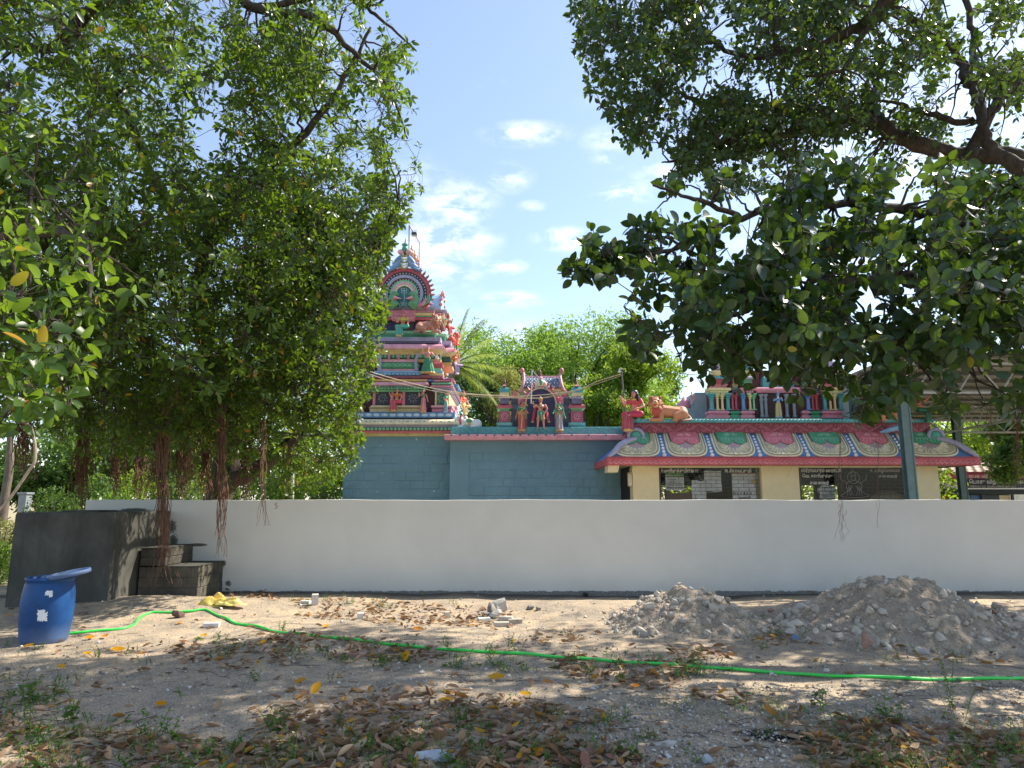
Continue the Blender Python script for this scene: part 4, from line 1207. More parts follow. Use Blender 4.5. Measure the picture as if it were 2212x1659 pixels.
# ------------------------------------------------------------------ roof-top shrine over the mandapa (behind the king statue)
SY = 20.05
sh = thing('roof_shrine', 'small painted roof shrine with barrel roof and two corner turrets over the pink ledge', 'shrine', (WX(1168, 922, SY), SY + .3, zf))
def slay(name, y0, y1, px0, px1, kind, d, col, Y=SY, dep=.5, parent=sh):
    z0, z1 = WZ(y0, Y), WZ(y1, Y); x0, x1 = WX(px0, y0, Y) + d, WX(px1, y0, Y) - d
    m = MB(); m.stack((x0 + x1) / 2, Y + dep / 2 + d, (x1 - x0) / 2, dep / 2, prof(kind, z0, z1, d)); return m.build(name, paint(col), parent), x0, x1, z0, z1
for (p0, p1) in ((1074, 1106), (1229, 1264)):
    for (nm, y0, y1, e, kd, d, c) in [('turret_base', 924, 920, 0, 'flat', .0, DTEAL), ('turret_base', 920, 912, -1, 'flat', .03, TEAL), ('turret_body', 912, 888.5, 4, 'flat', 0, (176, 74, 100)), ('turret_cornice', 888.5, 881.5, 1, 'cove', .07, LGREEN),
                                      ('turret_cornice', 881.5, 872, -1, 'kapota', .10, (206, 84, 96)), ('turret_neck', 872, 862, 6, 'flat', 0, PURP), ('turret_petals', 862, 856, 3, 'torus', .04, LAV), ('turret_neck', 856, 848, 6, 'flat', 0, YEL),
                                      ('turret_dome', 848, 834, 4, 'kapota', .14, TEAL), ('turret_cap', 834, 830.5, 12, 'kapota', .06, PINK)]:
        o_, x0, x1, z0, z1 = slay(nm, y0, y1, p0 + e, p1 - e, kd, d, c)
        if nm == 'turret_body':
            panel_scroll(sh, (x0 + x1) / 2, SY - .012, (z0 + z1) / 2, .13, (222, 150, 170))
        if nm == 'turret_base' and e == -1: petal_row(sh, (x0 + x1) / 2, (x1 - x0) / 2, SY - .0, (z0 + z1) / 2, .035, (z1 - z0) * .6, (150, 214, 214), 'base_dentils', .012)
        if nm == 'turret_petals': petal_row(sh, (x0 + x1) / 2, (x1 - x0) / 2, SY + .0, (z0 + z1) / 2, .07, (z1 - z0) * .8, (176, 172, 196), 'neck_petals', .03)
    zc = WZ(830.5, SY); m = MB(); m.lathe(((WX(p0, 830, SY) + WX(p1, 830, SY)) / 2, SY + .25, zc), [(.03, 0), (.055, .03), (.06, .05), (.025, .08), (.05, .11), (.03, .14), (.012, .18), (.004, .25)], 10); m.build('turret_finial', paint((110, 60, 50)), sh, True)
    m = MB(); xm_ = (WX(p0, 850, SY) + WX(p1, 850, SY)) / 2; m.lathe((xm_, SY + .06, WZ(857, SY)), [(.08, 0), (.075, .04), (.05, .10), (.045, .13), (.02, .17), (.01, .19)], 8, sy=.5); m.build('nasi_relief', paint((220, 90, 110)), sh, True)
for (p0, p1) in ((1103, 1121), (1214, 1231)):
    for (nm, y0, y1, e, kd, d, c) in [('bay_base', 924, 910, -1, 'flat', .02, (52, 64, 80)), ('bay_body', 910, 888, 1, 'flat', .0, (70, 84, 100)), ('bay_cornice', 888, 872, 0, 'torus', .04, (86, 100, 122)), ('bay_neck', 872, 862, 1, 'flat', 0, (64, 78, 96)), ('bay_petals', 862, 855, 0, 'torus', .04, (122, 134, 158))]:
        slay(nm, y0, y1, p0 + e, p1 - e, kd, d, c, Y=SY + .1, dep=.4)
    m = MB(); xm_ = (WX(p0, 850, SY) + WX(p1, 850, SY)) / 2; m.lathe((xm_, SY + .14, WZ(856, SY)), [(.10, 0), (.09, .05), (.06, .11), (.05, .15), (.02, .19), (.01, .22)], 8, sy=.5); m.build('nasi_relief', paint((220, 90, 110)), sh, True)
slay('centre_mass', 924, 855, 1121, 1215, 'flat', 0, (170, 110, 90), Y=SY + .16, dep=.5)
for (p0, p1) in ((1119, 1140), (1196, 1217)):
    for (nm, y0, y1, kd, d, c) in [('pier_base', 924, 905, 'flat', .02, (200, 120, 90)), ('pier_body', 905, 886, 'flat', 0, (214, 190, 110)), ('pier_cap', 886, 874, 'torus', .04, SKYB), ('pier_cap', 874, 857, 'flat', .02, ROSE)]:
        slay(nm, y0, y1, p0, p1, kd, d, c, Y=SY + .08, dep=.3)
# niche: dark recess with a rounded head, arch with flames
nx0, nx1, nzb = WX(1139, 900, SY), WX(1198, 900, SY), WZ(929, SY - .02)
ncx = (nx0 + nx1) / 2; nr = (nx1 - nx0) / 2; nzc = WZ(873, SY)
V = [(nx0, SY - .02, nzb), (nx1, SY - .02, nzb)] + [(ncx + nr * math.cos(PI * k / 14), SY - .02, nzc + nr * 1.05 * math.sin(PI * k / 14)) for k in range(15)]
n = len(V); m = MB(); m.add(V + [(x, SY + .3, z) for x, _, z in V], [tuple(range(n)), tuple(range(2 * n - 1, n - 1, -1))] + [(i, n + i, n + (i + 1) % n, (i + 1) % n) for i in range(n)])
m.build('niche_back', paint((34, 38, 92)), sh)
for (ra, rb, c, yy) in ((1.0, 1.07, (34, 90, 90), -.05), (1.07, 1.16, (236, 180, 160), -.07), (1.16, 1.25, (200, 70, 80), -.05)):
    m = MB(); V = []; F = []; n = 20
    for i in range(n + 1):
        a_ = R(-4 + 188 * i / n)
        for (q, y_) in ((ra, SY + yy), (rb, SY + yy), (rb, SY + .06), (ra, SY + .06)): V.append((ncx + nr * q * math.cos(a_), y_, nzc + nr * 1.05 * q * math.sin(a_)))
    for i in range(n):
        for k in range(4): F.append((4 * i + k, 4 * i + (k + 1) % 4, 4 * i + 4 + (k + 1) % 4, 4 * i + 4 + k))
    F += [(3, 2, 1, 0), (4 * n, 4 * n + 1, 4 * n + 2, 4 * n + 3)]; m.add(V, F); m.build('niche_arch', paint(c), sh)
for i in range(12):
    a_ = R(2 + 176 * i / 11)
    if 76 < math.degrees(a_) < 104: continue
    c_, s_ = math.cos(a_), math.sin(a_); m = MB()
    q = lambda r_, dz=0: (ncx + nr * r_ * c_, SY - .03, nzc + nr * r_ * s_ + dz)
    m.tube(catmull([q(1.2), q(1.36, .01), q(1.55, .05)], 3), [.035, .05, .055, .05, .035, .02, .008], 6, flat=.5); f_ = m.build('flame_relief', paint((210, 80, 90)), sh, True)
    m = MB(); m.ell(q(1.36, .012), (.02, .05, .026), 6, 5); m.build('flame_eye', paint((240, 200, 190)), f_, True)
ctz = nzc + nr * 1.3
for (c, col, rr_) in (((0, .10), CREAM, (.14, .06, .11)), ((0, .12), GREEN, (.06, .09, .11)), ((-.12, .06), (238, 190, 170), (.06, .06, .09)), ((.12, .06), (238, 190, 170), (.06, .06, .09)), ((0, .23), PINK, (.06, .05, .06))):
    m = MB(); m.ell((ncx + c[0], SY - .05, ctz + c[1]), rr_, 10, 7); m.build('crest_relief', paint(col), sh, True)
for sx in (-1, 1):
    m = MB(); m.tube(spiral(ncx + sx * .12, ctz - .02, .07, 1.2, 0, 10, -sx, SY - .07), .02, 6); m.build('crest_scroll', paint((150, 190, 204)), sh, True)
    m = MB(); m.tube(spiral(ncx + sx * nr * 1.28, nzc - .06, .11, 1.3, 0, 12, -sx, SY - .03), .03, 6); m.build('arch_foot_scroll', paint((206, 196, 130)), sh, True)
slay('roof_string', 857, 845, 1126, 1214, 'flat', 0, LGREEN, Y=SY + .25, dep=.5); slay('roof_string', 845, 839, 1128, 1212, 'flat', .02, (206, 190, 110), Y=SY + .25, dep=.5)
rz0, rz1 = WZ(840, SY + .3), WZ(816, SY + .5); rx0, rx1 = WX(1130, 830, SY + .3), WX(1212, 830, SY + .3)
def roofp(u, v, h=0): 
    yy = SY + .22 + .38 * (1 - math.cos(v * PI / 2)); return (rx0 + (rx1 - rx0) * u + (.04 * (1 - 2 * u)) * v, yy - h * (1 - v * .5), rz0 + (rz1 - rz0) * math.sin(v * PI / 2) + h * .5)
V = []; F = []
for j in range(9):
    for i in range(3): V.append(roofp(i / 2, j / 8))
for j in range(8):
    for i in range(2): a = 3 * j + i; F.append((a, a + 1, a + 4, a + 3))
m = MB(); m.add(V, F); m.add([(x, 2 * (SY + .6) - y, z) for x, y, z in V], [tuple(reversed(f)) for f in F]); m.build('barrel_roof', paint((60, 70, 92)), sh)
# diamond tiles on the barrel roof
nt = 0
for j in range(5):
    for i in range(11 - (j % 2)):
        uc = (i + .5 + (j % 2) * .5) / 11; vc = (j + .6) / 5.6; du, dv_ = .041, .13
        pts = [roofp(uc - du, vc, .012), roofp(uc, max(0, vc - dv_), .012), roofp(uc + du, vc, .012), roofp(uc, min(1, vc + dv_), .012), roofp(uc, vc, .035)]
        m = MB(); m.add(pts, [(0, 1, 4), (1, 2, 4), (2, 3, 4), (3, 0, 4)]); m.build('roof_tile', paint((122, 150, 176) if (i + j) % 3 else (90, 120, 150)), sh)
m = MB(); m.box(rx0 - .02, rx1 + .02, SY + .52, SY + .68, rz1 - .005, rz1 + .06, .01); m.build('roof_ridge', paint(PINK), sh)
for sx, xe in ((-1, rx0), (1, rx1)):
    m = MB(); m.tube(catmull([(xe + sx * .10, SY + .2, rz0 - .12), (xe + sx * .02, SY + .22, rz0 + .06), (xe - sx * .02, SY + .35, rz1 - .05), (xe + sx * .0, SY + .45, rz1 + .16)], 5), [.05] * 6 + [.055] * 5 + [.045] * 4 + [.03], 8); m.build('gable_end', paint((206, 140, 150)), sh, True)
    m = MB(); m.ell((xe + sx * .03, SY + .42, rz1 + .2), (.07, .06, .09), 10, 8); m.tube([(xe + sx * .03, SY + .42, rz1 + .1), (xe - sx * .1, SY + .44, rz1 + .06)], [.05, .02], 6); m.build('gable_beast', paint((190, 110, 110)), sh, True)
m = MB(); m.lathe((ncx, SY + .6, rz1 + .05), [(.04, 0), (.07, .03), (.075, .06), (.03, .09), (.06, .13), (.035, .17), (.015, .22), (.004, .32)], 10); m.build('roof_finial', paint((110, 60, 50)), sh, True)
# grey pedestals of the two women
for pc in (1127, 1208):
    xx = WX(pc, 935, MY - .2); m = MB(); m.box(xx - .12, xx + .12, MY - .22, MY - .102, WZ(937, MY - .2), WZ(931, MY - .2)); m.build('statue_pedestal', paint(GREY), md)

# ------------------------------------------------------------------ columned shrine on top of the pillared hall
QY = 18.6
cs2 = thing('columned_roof_shrine', 'crimson roof shrine with rows of small coloured columns above the pillared hall', 'shrine', (WX(1680, 903, QY), QY + .5, RZ2))
def qlay(name, y0, y1, px0, px1, kind, d, col, Y=QY, dep=.7, parent=cs2):
    return slay(name, y0, y1, px0, px1, kind, d, col, Y, dep, parent)
qlay('shrine_core', 905, 845, 1545, 1812, 'flat', 0, (120, 28, 48), Y=QY + .14, dep=1.2)
qlay('upper_core', 845, 800, 1560, 1800, 'flat', 0, (110, 34, 50), Y=QY + .3, dep=1.0)
def colm(px, py0, py1, col, w_=.045, Y=QY + .04):
    z0, z1 = WZ(py0, Y), WZ(py1, Y); x = WX(px, (py0 + py1) / 2, Y); h_ = z1 - z0
    m = MB(); m.stack(x, Y, w_, w_, [(.02, z0), (.02, z0 + .05 * h_), (-.008, z0 + .08 * h_), (-.012, z0 + .66 * h_), (.0, z0 + .68 * h_), (.012, z0 + .72 * h_), (-.01, z0 + .76 * h_), (.03, z0 + .84 * h_), (.01, z0 + .88 * h_), (.045, z0 + .93 * h_), (.045, z1)])
    m.build('small_column', paint(col), cs2)
groups_ = [(1531, 1577, ROSE, [(1537, TEAL), (1549.5, YEL), (1560, YEL), (1572, TEAL)]), (1578, 1601, GREEN, [(1582, (190, 60, 80)), (1589.5, (190, 60, 80))]), (1601, 1631, ROSE, [(1605, BLUE), (1620, YEL), (1628, LGREEN)]),
           (1733, 1751, ROSE, [(1745, BLUE)]), (1751, 1776, GREEN, [(1755, (190, 60, 80)), (1763, (190, 60, 80))]), (1776, 1821, ROSE, [(1781, TEAL), (1793, YEL), (1803, YEL), (1815, TEAL)])]
for gi, (p0, p1, c, cols) in enumerate(groups_):
    rec = 0 if c is ROSE else .06
    for (y0, y1, kd, d) in ((903, 897, 'flat', 0), (897, 892, 'cove', .05), (892, 886, 'kapota', .05)): qlay('shrine_plinth', y0, y1, p0, p1, kd, d, c, Y=QY - .05 + rec, dep=.3)
    for (px, cc) in cols: colm(px, 886, 850, cc, .05 if cc in (TEAL, BLUE) else .034)
    top = [YEL, (90, 92, 104), ROSE, ROSE, (90, 92, 104), YEL][gi]
    _, x0, x1, z0, z1 = qlay('entablature', 849.5, 843, p0 - 1, p1 + 1, 'cove', .06, top, Y=QY - .04 + rec, dep=.3)
    petal_row(cs2, (x0 + x1) / 2, (x1 - x0) / 2, QY - .05 + rec, (z0 + z1) / 2, .045, (z1 - z0) * .8, tuple(min(255, v + 24) for v in top), 'dentils', .012)
    qlay('entablature', 843, 837.5, p0 - 2, p1 + 2, 'flat', 0, top, Y=QY - .08 + rec, dep=.3)
    a_, b_ = p0 + 3, p1 - 3
    qlay('upper_plinth', 837, 830, a_, b_, 'cove', .05, [ROSE, YEL, LGREEN, LGREEN, YEL, ROSE][gi], Y=QY + .02 + rec, dep=.3)
    qlay('upper_body', 830, 818, a_ + 3, b_ - 3, 'flat', 0, [(196, 70, 92), (190, 176, 120), (90, 160, 120), (90, 160, 120), (190, 176, 120), (196, 70, 92)][gi], Y=QY + .08 + rec, dep=.3)
    qlay('upper_cornice', 818, 812, a_, b_, 'kapota', .06, [TEAL, MAROON, LAV, LAV, MAROON, TEAL][gi], Y=QY + .02 + rec, dep=.3)
    qlay('top_body', 812, 799, a_ + 4, b_ - 4, 'torus', .03, [YEL, ROSE, (206, 190, 120), (206, 190, 120), ROSE, YEL][gi], Y=QY + .1 + rec, dep=.3)
    m = MB(); zc = WZ(799, QY + .2); xc = WX((p0 + p1) / 2, 799, QY + .2); m.lathe((xc, QY + .25, zc), [(.16, 0), (.17, .06), (.12, .16), (.10, .22), (.05, .26), (.07, .30), (.02, .36)], 12); m.build('top_cupola', paint([(178, 160, 200), PINK, TEAL, TEAL, PINK, (178, 160, 200)][gi]), cs2, True)
# central niche of the columned shrine
qlay('niche_recess', 903, 848, 1634, 1731, 'flat', 0, (70, 30, 30), Y=QY + .10, dep=.2)
for px in (1646, 1655, 1700, 1716): 
    m = MB(); m.lathe((WX(px, 880, QY), QY + .02, WZ(902, QY)), [(.06, 0), (.06, .05), (.04, .08), (.045, .45), (.06, .5), (.03, .54), (.07, .6), (.07, .64)], 12); m.build('niche_column', paint((140, 140, 150)), cs2, True)
qlay('niche_lintel', 848, 836, 1634, 1731, 'torus', .05, ROSE, Y=QY - .02, dep=.3); qlay('niche_top', 836, 806, 1648, 1716, 'kapota', .2, TEAL, Y=QY + .1, dep=.5)
# pale blue parapet blocks on both sides
pb = thing('roof_parapet_left', 'weathered pale blue parapet block on the roof beside the tan lion', 'parapet', (WX(1512, 900, 19.6), 19.6, RZ2)); pb.name = 'roof_parapet'
for (y0, y1, p0, p1) in ((905, 882, 1485, 1534), (882, 852, 1495, 1534), (852, 848, 1502, 1532)): slay('parapet_block', y0, y1, p0, p1, 'flat', 0, (150, 172, 182), Y=19.5, dep=.6, parent=pb)
slay('small_dome', 882, 878, 1471, 1488, 'flat', 0, ROSE, Y=19.7, dep=.3, parent=pb)
m = MB(); m.lathe((WX(1480, 880, 19.7), 19.8, WZ(886, 19.7)), [(.16, 0), (.2, .1), (.17, .22), (.08, .3), (.03, .4)], 14); m.build('small_cupola', paint(ROSE), pb, True)
pb2 = thing('roof_parapet', 'pale and slate blue stair head wall on the roof right of the columned shrine', 'parapet', (WX(1836, 900, 18.9), 18.9, RZ2))
slay('parapet_block', 905, 838, 1819, 1836, 'flat', 0, (196, 214, 222), Y=18.8, dep=.3, parent=pb2); slay('parapet_block', 905, 832, 1836, 1862, 'flat', 0, (96, 132, 146), Y=18.82, dep=.3, parent=pb2)
tk2 = thing('roof_turret', 'small crimson and teal roof turret standing behind the right lion', 'turret', (WX(1888, 895, 18.7), 18.7, RZ2))
for (y0, y1, p0, p1, kd, d, c) in [(905, 876, 1866, 1910, 'flat', 0, (150, 60, 76)), (876, 867, 1863, 1908, 'cove', .05, DTEAL), (867, 862, 1860, 1910, 'flat', 0, TEAL), (862, 852, 1858, 1912, 'kapota', .06, ROSE), (852, 846, 1864, 1906, 'torus', .03, PINK)]:
    slay('turret_block', y0, y1, p0, p1, kd, d, c, Y=18.7, dep=.5, parent=tk2)
# ------------------------------------------------------------------ sculpted figures: one continuous remeshed body, painted by region
def vpaint_mat():
    t = NT('statue_paint'); a = t.new('VertexColor', layer_name='Col'); p = t.new('TexCoord')
    n = t.noise(t.pos(), 9, 5, .65); f = t.noise(t.pos(), 60, 3, .6)
    col = t.mix(t.math('MULTIPLY', t.math('SUBTRACT', n, .5, True), 1.4, True), a.outputs[0], (.10, .085, .08))
    return t.done(t.bsdf(col, .45, t.bump(f, .25, .004)))
VPM = vpaint_mat()
def seg_d(P, a, b, ra, rb):
    ab = b - a; L2 = max(float(ab @ ab), 1e-12)
    t = np.clip((P - a) @ ab / L2, 0, 1)
    return np.linalg.norm(P - (a + t[:, None] * ab), axis=1) - (ra + (rb - ra) * t)
def blob(name, prims, vox, parent, smooth=3, label=None, local=True):
    """prims: ('c', p0, p1, r0, r1, colour) tapered capsule, ('e', centre, radii, colour) ellipsoid"""
    m = MB()
    for p in prims:
        if p[0] == 'c':
            a, b = Vector(p[1]), Vector(p[2]); r0, r1 = p[3], p[4]
            d = (b - a); L_ = d.length
            if L_ < 1e-6: m.ell(a, (r0,) * 3, 10, 8); continue
            d.normalize(); pts = []; rad = []
            for k in (-1, -.8, -.5, 0): pts.append(a + d * r0 * k); rad.append(max(r0 * math.sqrt(max(0, 1 - k * k)), r0 * .08))
            for k in (0, .5, .8, 1): pts.append(b + d * r1 * k); rad.append(max(r1 * math.sqrt(max(0, 1 - k * k)), r1 * .08))
            m.tube(pts, rad, 10)
        else: m.ell(p[1], p[2], 14, 10)
    me = m.mesh(name)
    o = bpy.data.objects.new('tmp', me); COL.objects.link(o)
    r_ = o.modifiers.new('r', 'REMESH'); r_.mode = 'VOXEL'; r_.voxel_size = vox; r_.use_smooth_shade = True
    if smooth: s_ = o.modifiers.new('s', 'SMOOTH'); s_.iterations = smooth; s_.factor = .5
    dg = bpy.context.evaluated_depsgraph_get()
    me2 = bpy.data.meshes.new_from_object(o.evaluated_get(dg)); me2.name = name
    bpy.data.objects.remove(o); bpy.data.meshes.remove(me)
    n = len(me2.vertices); P = np.empty(n * 3, np.float32); me2.vertices.foreach_get('co', P); P = P.reshape(-1, 3).astype(float)
    best = np.full(n, 1e9); colr = np.zeros((n, 4), np.float32); colr[:, 3] = 1
    for p in prims:
        if p[0] == 'c': d = seg_d(P, np.array(p[1], float), np.array(p[2], float), p[3], p[4]); c = p[5]
        else:
            r3 = np.array(p[2], float); q = (P - np.array(p[1], float)) / r3; l = np.linalg.norm(q, axis=1); d = (l - 1) * r3.min(); c = p[3]
        w = d < best; best[w] = d[w]; colr[w, :3] = lin(c)
    at = me2.color_attributes.new('Col', 'FLOAT_COLOR', 'POINT'); at.data.foreach_set('color', colr.ravel())
    me2.materials.clear(); me2.materials.append(VPM)
    me2.polygons.foreach_set('use_smooth', np.ones(len(me2.polygons), bool))
    return put(name, me2, parent, local)
def lm(name, parent, mb, col, smooth=True, **kw): return mb.build(name, paint(col), parent, smooth, local=True, **kw)

def head_parts(t, c, s, skin, hair, hairstyle, crown, facing=0, tilt=0, moustache=False):
    """face prims (returned) plus hair and crown parts; c = head centre, s = head scale (height of a head = 2*s)"""
    cx, cy, cz = c; ca, sa = math.cos(facing), math.sin(facing)
    def q(x, y, z): return (cx + (x * ca - y * sa) * s, cy + (x * sa + y * ca) * s, cz + z * s)
    pr = [('e', q(0, 0, 0), (.74 * s, .80 * s, s), skin), ('e', q(0, -.35, -.45), (.5 * s, .45 * s, .5 * s), skin), ('e', q(0, -.84, -.08), (.13 * s, .2 * s, .26 * s), skin),
          ('e', q(-.75, .05, -.05), (.14 * s, .2 * s, .28 * s), skin), ('e', q(.75, .05, -.05), (.14 * s, .2 * s, .28 * s), skin),
          ('e', q(-.30, -.70, .12), (.17 * s, .13 * s, .11 * s), (30, 24, 24)), ('e', q(.30, -.70, .12), (.17 * s, .13 * s, .11 * s), (30, 24, 24)),
          ('e', q(0, -.74, -.48), (.22 * s, .13 * s, .08 * s), (176, 40, 50))]
    if moustache: pr += [('c', q(0, -.84, -.3), q(-.42, -.6, -.26), .1 * s, .05 * s, BLACK), ('c', q(0, -.84, -.3), q(.42, -.6, -.26), .1 * s, .05 * s, BLACK)]
    hp = [('e', q(0, .16, .22), (.86 * s, .86 * s, .92 * s), hair)]
    if hairstyle == 'bun': hp += [('e', q(0, .85, -.05), (.45 * s, .4 * s, .45 * s), hair)]
    if hairstyle == 'long': hp += [('c', q(0, .5, .25), q(.1, .85, -1.6), .95 * s, 1.0 * s, hair), ('c', q(.7, .4, -.2), q(1.1, .2, -2.0), .48 * s, .42 * s, hair), ('c', q(-.65, .45, -.2), q(-.7, .4, -1.8), .42 * s, .36 * s, hair), ('c', q(.1, .85, -1.6), q(.3, .9, -3.4), 1.0 * s, .5 * s, hair)]
    if hairstyle != 'none': blob('hair', hp, s * .14, t, 1)
    if crown:
        m = MB(); cc = crown
        m.lathe(q(0, 0, .45), [(.80 * s, 0), (.92 * s, .12 * s), (.78 * s, .25 * s), (.70 * s, .55 * s), (.74 * s, .62 * s), (.52 * s, 1.0 * s), (.56 * s, 1.08 * s), (.3 * s, 1.45 * s), (.16 * s, 1.7 * s), (.2 * s, 1.82 * s), (.03 * s, 2.1 * s)], 14)
        lm('crown', t, m, cc)
    return pr

def stand(label, px_c, py_top, py_foot, Y, skin, blouse, sari, hem, arms, name='statue', cat='statue', hair=BLACK, hs='bun', crown=None, facing=0, flip=1, pose='skirt', rz=0, sash=None, head_turn=0, group=None, wide=1.0, crown_h=0.0):
    z0, z1 = WZ(py_foot, Y), WZ(py_top, Y); Hh = z1 - z0
    x = WX(px_c, (py_top + py_foot) / 2, Y)
    t = thing(name, label, cat, (x, Y, z0), rz, group, scale=Hh / (1.0 + crown_h))
    f = flip; hd = .068
    pr = []
    # torso and limbs in unit height, facing -Y
    pr += [('c', (0, 0, .86), (0, -.005, .80), .030, .034, skin), ('e', (0, 0, .74), (.105 * wide, .062, .075), blouse), ('e', (-.045, -.045, .735), (.045, .04, .042), blouse), ('e', (.045, -.045, .735), (.045, .04, .042), blouse),
           ('c', (0, 0, .70), (0, 0, .60), .062 * wide, .058 * wide, skin), ('e', (0, 0, .545), (.095 * wide, .07, .06), sari)]
    if pose == 'legs':
        pr += [('c', (-.055, 0, .54), (-.085, -.02, .30), .062, .048, skin), ('c', (-.085, -.02, .30), (-.105, 0, .05), .044, .028, skin), ('c', (-.105, 0, .03), (-.125, -.08, .015), .026, .022, skin),
               ('c', (.055, 0, .54), (.085, -.02, .30), .062, .048, skin), ('c', (.085, -.02, .30), (.105, 0, .05), .044, .028, skin), ('c', (.105, 0, .03), (.125, -.08, .015), .026, .022, skin)]
    else:
        pr += [('c', (-.05, 0, .1), (-.055, -.07, .016), .026, .022, skin), ('c', (.05, 0, .1), (.055, -.07, .016), .026, .022, skin), ('c', (0, 0, .5), (0, 0, .2), .07, .07, sari)]
    for sx, (el, ha) in zip((-1, 1), arms):
        sh_ = (sx * .115 * wide, 0, .785)
        pr += [('c', sh_, tuple(Vector(sh_).lerp(Vector(el), .45)), .036, .032, blouse), ('c', sh_, el, .034, .025, skin), ('c', el, ha, .025, .017, skin)]
        d = (Vector(ha) - Vector(el)).normalized(); sd_ = d.cross(Vector((0, 1, .3))).normalized()
        pr += [('c', ha, tuple(Vector(ha) + d * .03), .02, .018, skin)]
        for k in range(4): b = Vector(ha) + d * .03 + sd_ * (.011 * (k - 1.5)); pr += [('c', tuple(b), tuple(b + d * (.028 + .004 * (k in (1, 2)))), .0065, .005, skin)]
        pr += [('c', ha, tuple(Vector(ha) + sd_ * .028 + d * .015), .009, .007, skin)]
        pr += [('e', tuple(Vector(el).lerp(Vector(ha), .85)), (.023, .023, .014), GOLD)]
    pr += head_parts(t, (0, 0, .925), hd, skin, hair, hs, crown, head_turn, moustache=(pose == 'legs'))
    pr += [('e', (0, -.035, .815), (.055, .035, .014), GOLD)]
    blob('body', pr, .0125, t, 1)
    if pose == 'skirt':
        m = MB(); m.lathe((0, 0, .0), [(.135, .02), (.130, .05), (.122, .2), (.112, .35), (.105, .45), (.10, .53), (.085, .59), (.07, .60)], 36, sy=.72, pleat=.035, npl=9); lm('skirt', t, m, sari)
        m = MB(); m.lathe((0, 0, .0), [(.139, .015), (.137, .06), (.125, .062)], 36, sy=.72, pleat=.035, npl=9); lm('hem', t, m, hem)
        m = MB(); m.tube([(.0 + .012 * math.sin(k), -.082 - .02 * (k / 6), .57 - .53 * k / 6) for k in range(7)], [.014, .022, .026, .03, .03, .032, .03], 8, flat=.6); lm('front_pleat', t, m, hem)
    if pose == 'flare':
        m = MB(); m.lathe((0, 0, .0), [(.24, .03), (.235, .08), (.20, .25), (.15, .42), (.11, .54), (.08, .60), (.07, .61)], 48, sy=.6, pleat=.07, npl=12); lm('skirt', t, m, sari)
        m = MB(); m.lathe((0, 0, .0), [(.248, .02), (.245, .075), (.22, .08)], 48, sy=.6, pleat=.07, npl=12); lm('hem', t, m, hem)
    m = MB(); m.lathe((0, 0, .575), [(.075, 0), (.088, .01), (.088, .028), (.07, .036)], 20, sy=.8, sx=1.08 * wide); lm('belt', t, m, GOLD)
    if sash: 
        m = MB(); m.tube(catmull([(sash[0] * .10, -.03, .80), (0, -.085, .71), (-sash[0] * .09, -.03, .61)], 5), [.03] * 11, 8, flat=.35); lm('sash', t, m, sash[1])
    return t

A_down = ((-.16, .0, .66), (-.17, -.05, .53)); A_downR = ((.16, .0, .66), (.17, -.05, .53))
# middle shrine group
king = stand('shirtless moustached king statue with crimson shawl and sword in the blue niche', 1168, 857, 927.5, 19.78, SKIN, SKIN, GREEN, GOLD,
             [((-.21, -.02, .70), (-.235, -.07, .84)), ((.22, .0, .66), (.12, -.07, .52))], pose='legs', hs='none', crown=None, wide=1.3, crown_h=.06)
m = MB(); m.lathe((0, 0, .955), [(.055, 0), (.07, .015), (.06, .05), (.045, .075), (.015, .10), (.004, .12)], 14); lm('crown', king, m, GOLD)
m = MB(); m.tube([(-.09, .01, .51), (.09, .01, .51)], .085, 12); m.ell((0, -.06, .56), (.06, .05, .055), 10, 8); m.tube(catmull([(0, -.09, .54), (.01, -.11, .42), (0, -.1, .26)], 4), [.04, .045, .05, .05, .045, .04, .035, .03, .02], 8, flat=.5); lm('loincloth', king, m, GREEN)
for sx in (-1, 1):
    m = MB(); m.tube(catmull([(sx * .13, .02, .80), (sx * .19, .05, .62), (sx * .22, .05, .42), (sx * .27, .04, .24)], 4), [.05, .055, .06, .06, .06, .065, .07, .07, .07, .07, .065, .06, .05], 8, flat=.35); c_ = lm('shawl', king, m, (184, 56, 84))
    m = MB(); m.ell((sx * .265, .04, .25), (.06, .03, .03), 8, 6); lm('shawl_edge', king, m, GOLD)
    m = MB(); m.tube([(sx * .088, -.02, .33), (sx * .088, -.02, .36)], .056, 12); lm('knee_band', king, m, GOLD)
m = MB(); m.tube(catmull([(-.10, -.06, .80), (0, -.085, .70), (.09, -.06, .60)], 4), .014, 6); lm('chest_strap', king, m, (90, 60, 50))
sw = thing('sword', 'long curved sword held up by the king statue in the niche', 'sword', (king.location.x, king.location.y - .07, king.location.z + .8 * king.scale.x))
kb = Vector((0, 0, 0)); s_ = king.scale.x
m = MB(); m.tube(catmull([(-.24 * s_, 0, .02 * s_), (-.20 * s_, -.01, .08 * s_), (-.13 * s_, -.01, .15 * s_), (-.02 * s_, 0, .23 * s_)], 5), [.016, .018, .02, .02, .02, .02, .02, .018, .018, .016, .015, .012, .01, .008, .006, .003], 6, flat=.3); lm('blade', sw, m, (60, 62, 66), local=None) if False else m.build('blade', paint((70, 74, 80), .3), sw, True, local=True)
m = MB(); m.tube([(-.27 * s_, 0, .0), (-.235 * s_, 0, .03 * s_)], .016, 8); m.ell((-.24 * s_, 0, .025 * s_), (.03, .02, .018), 8, 5); m.build('hilt', paint(GOLD), sw, True, local=True)
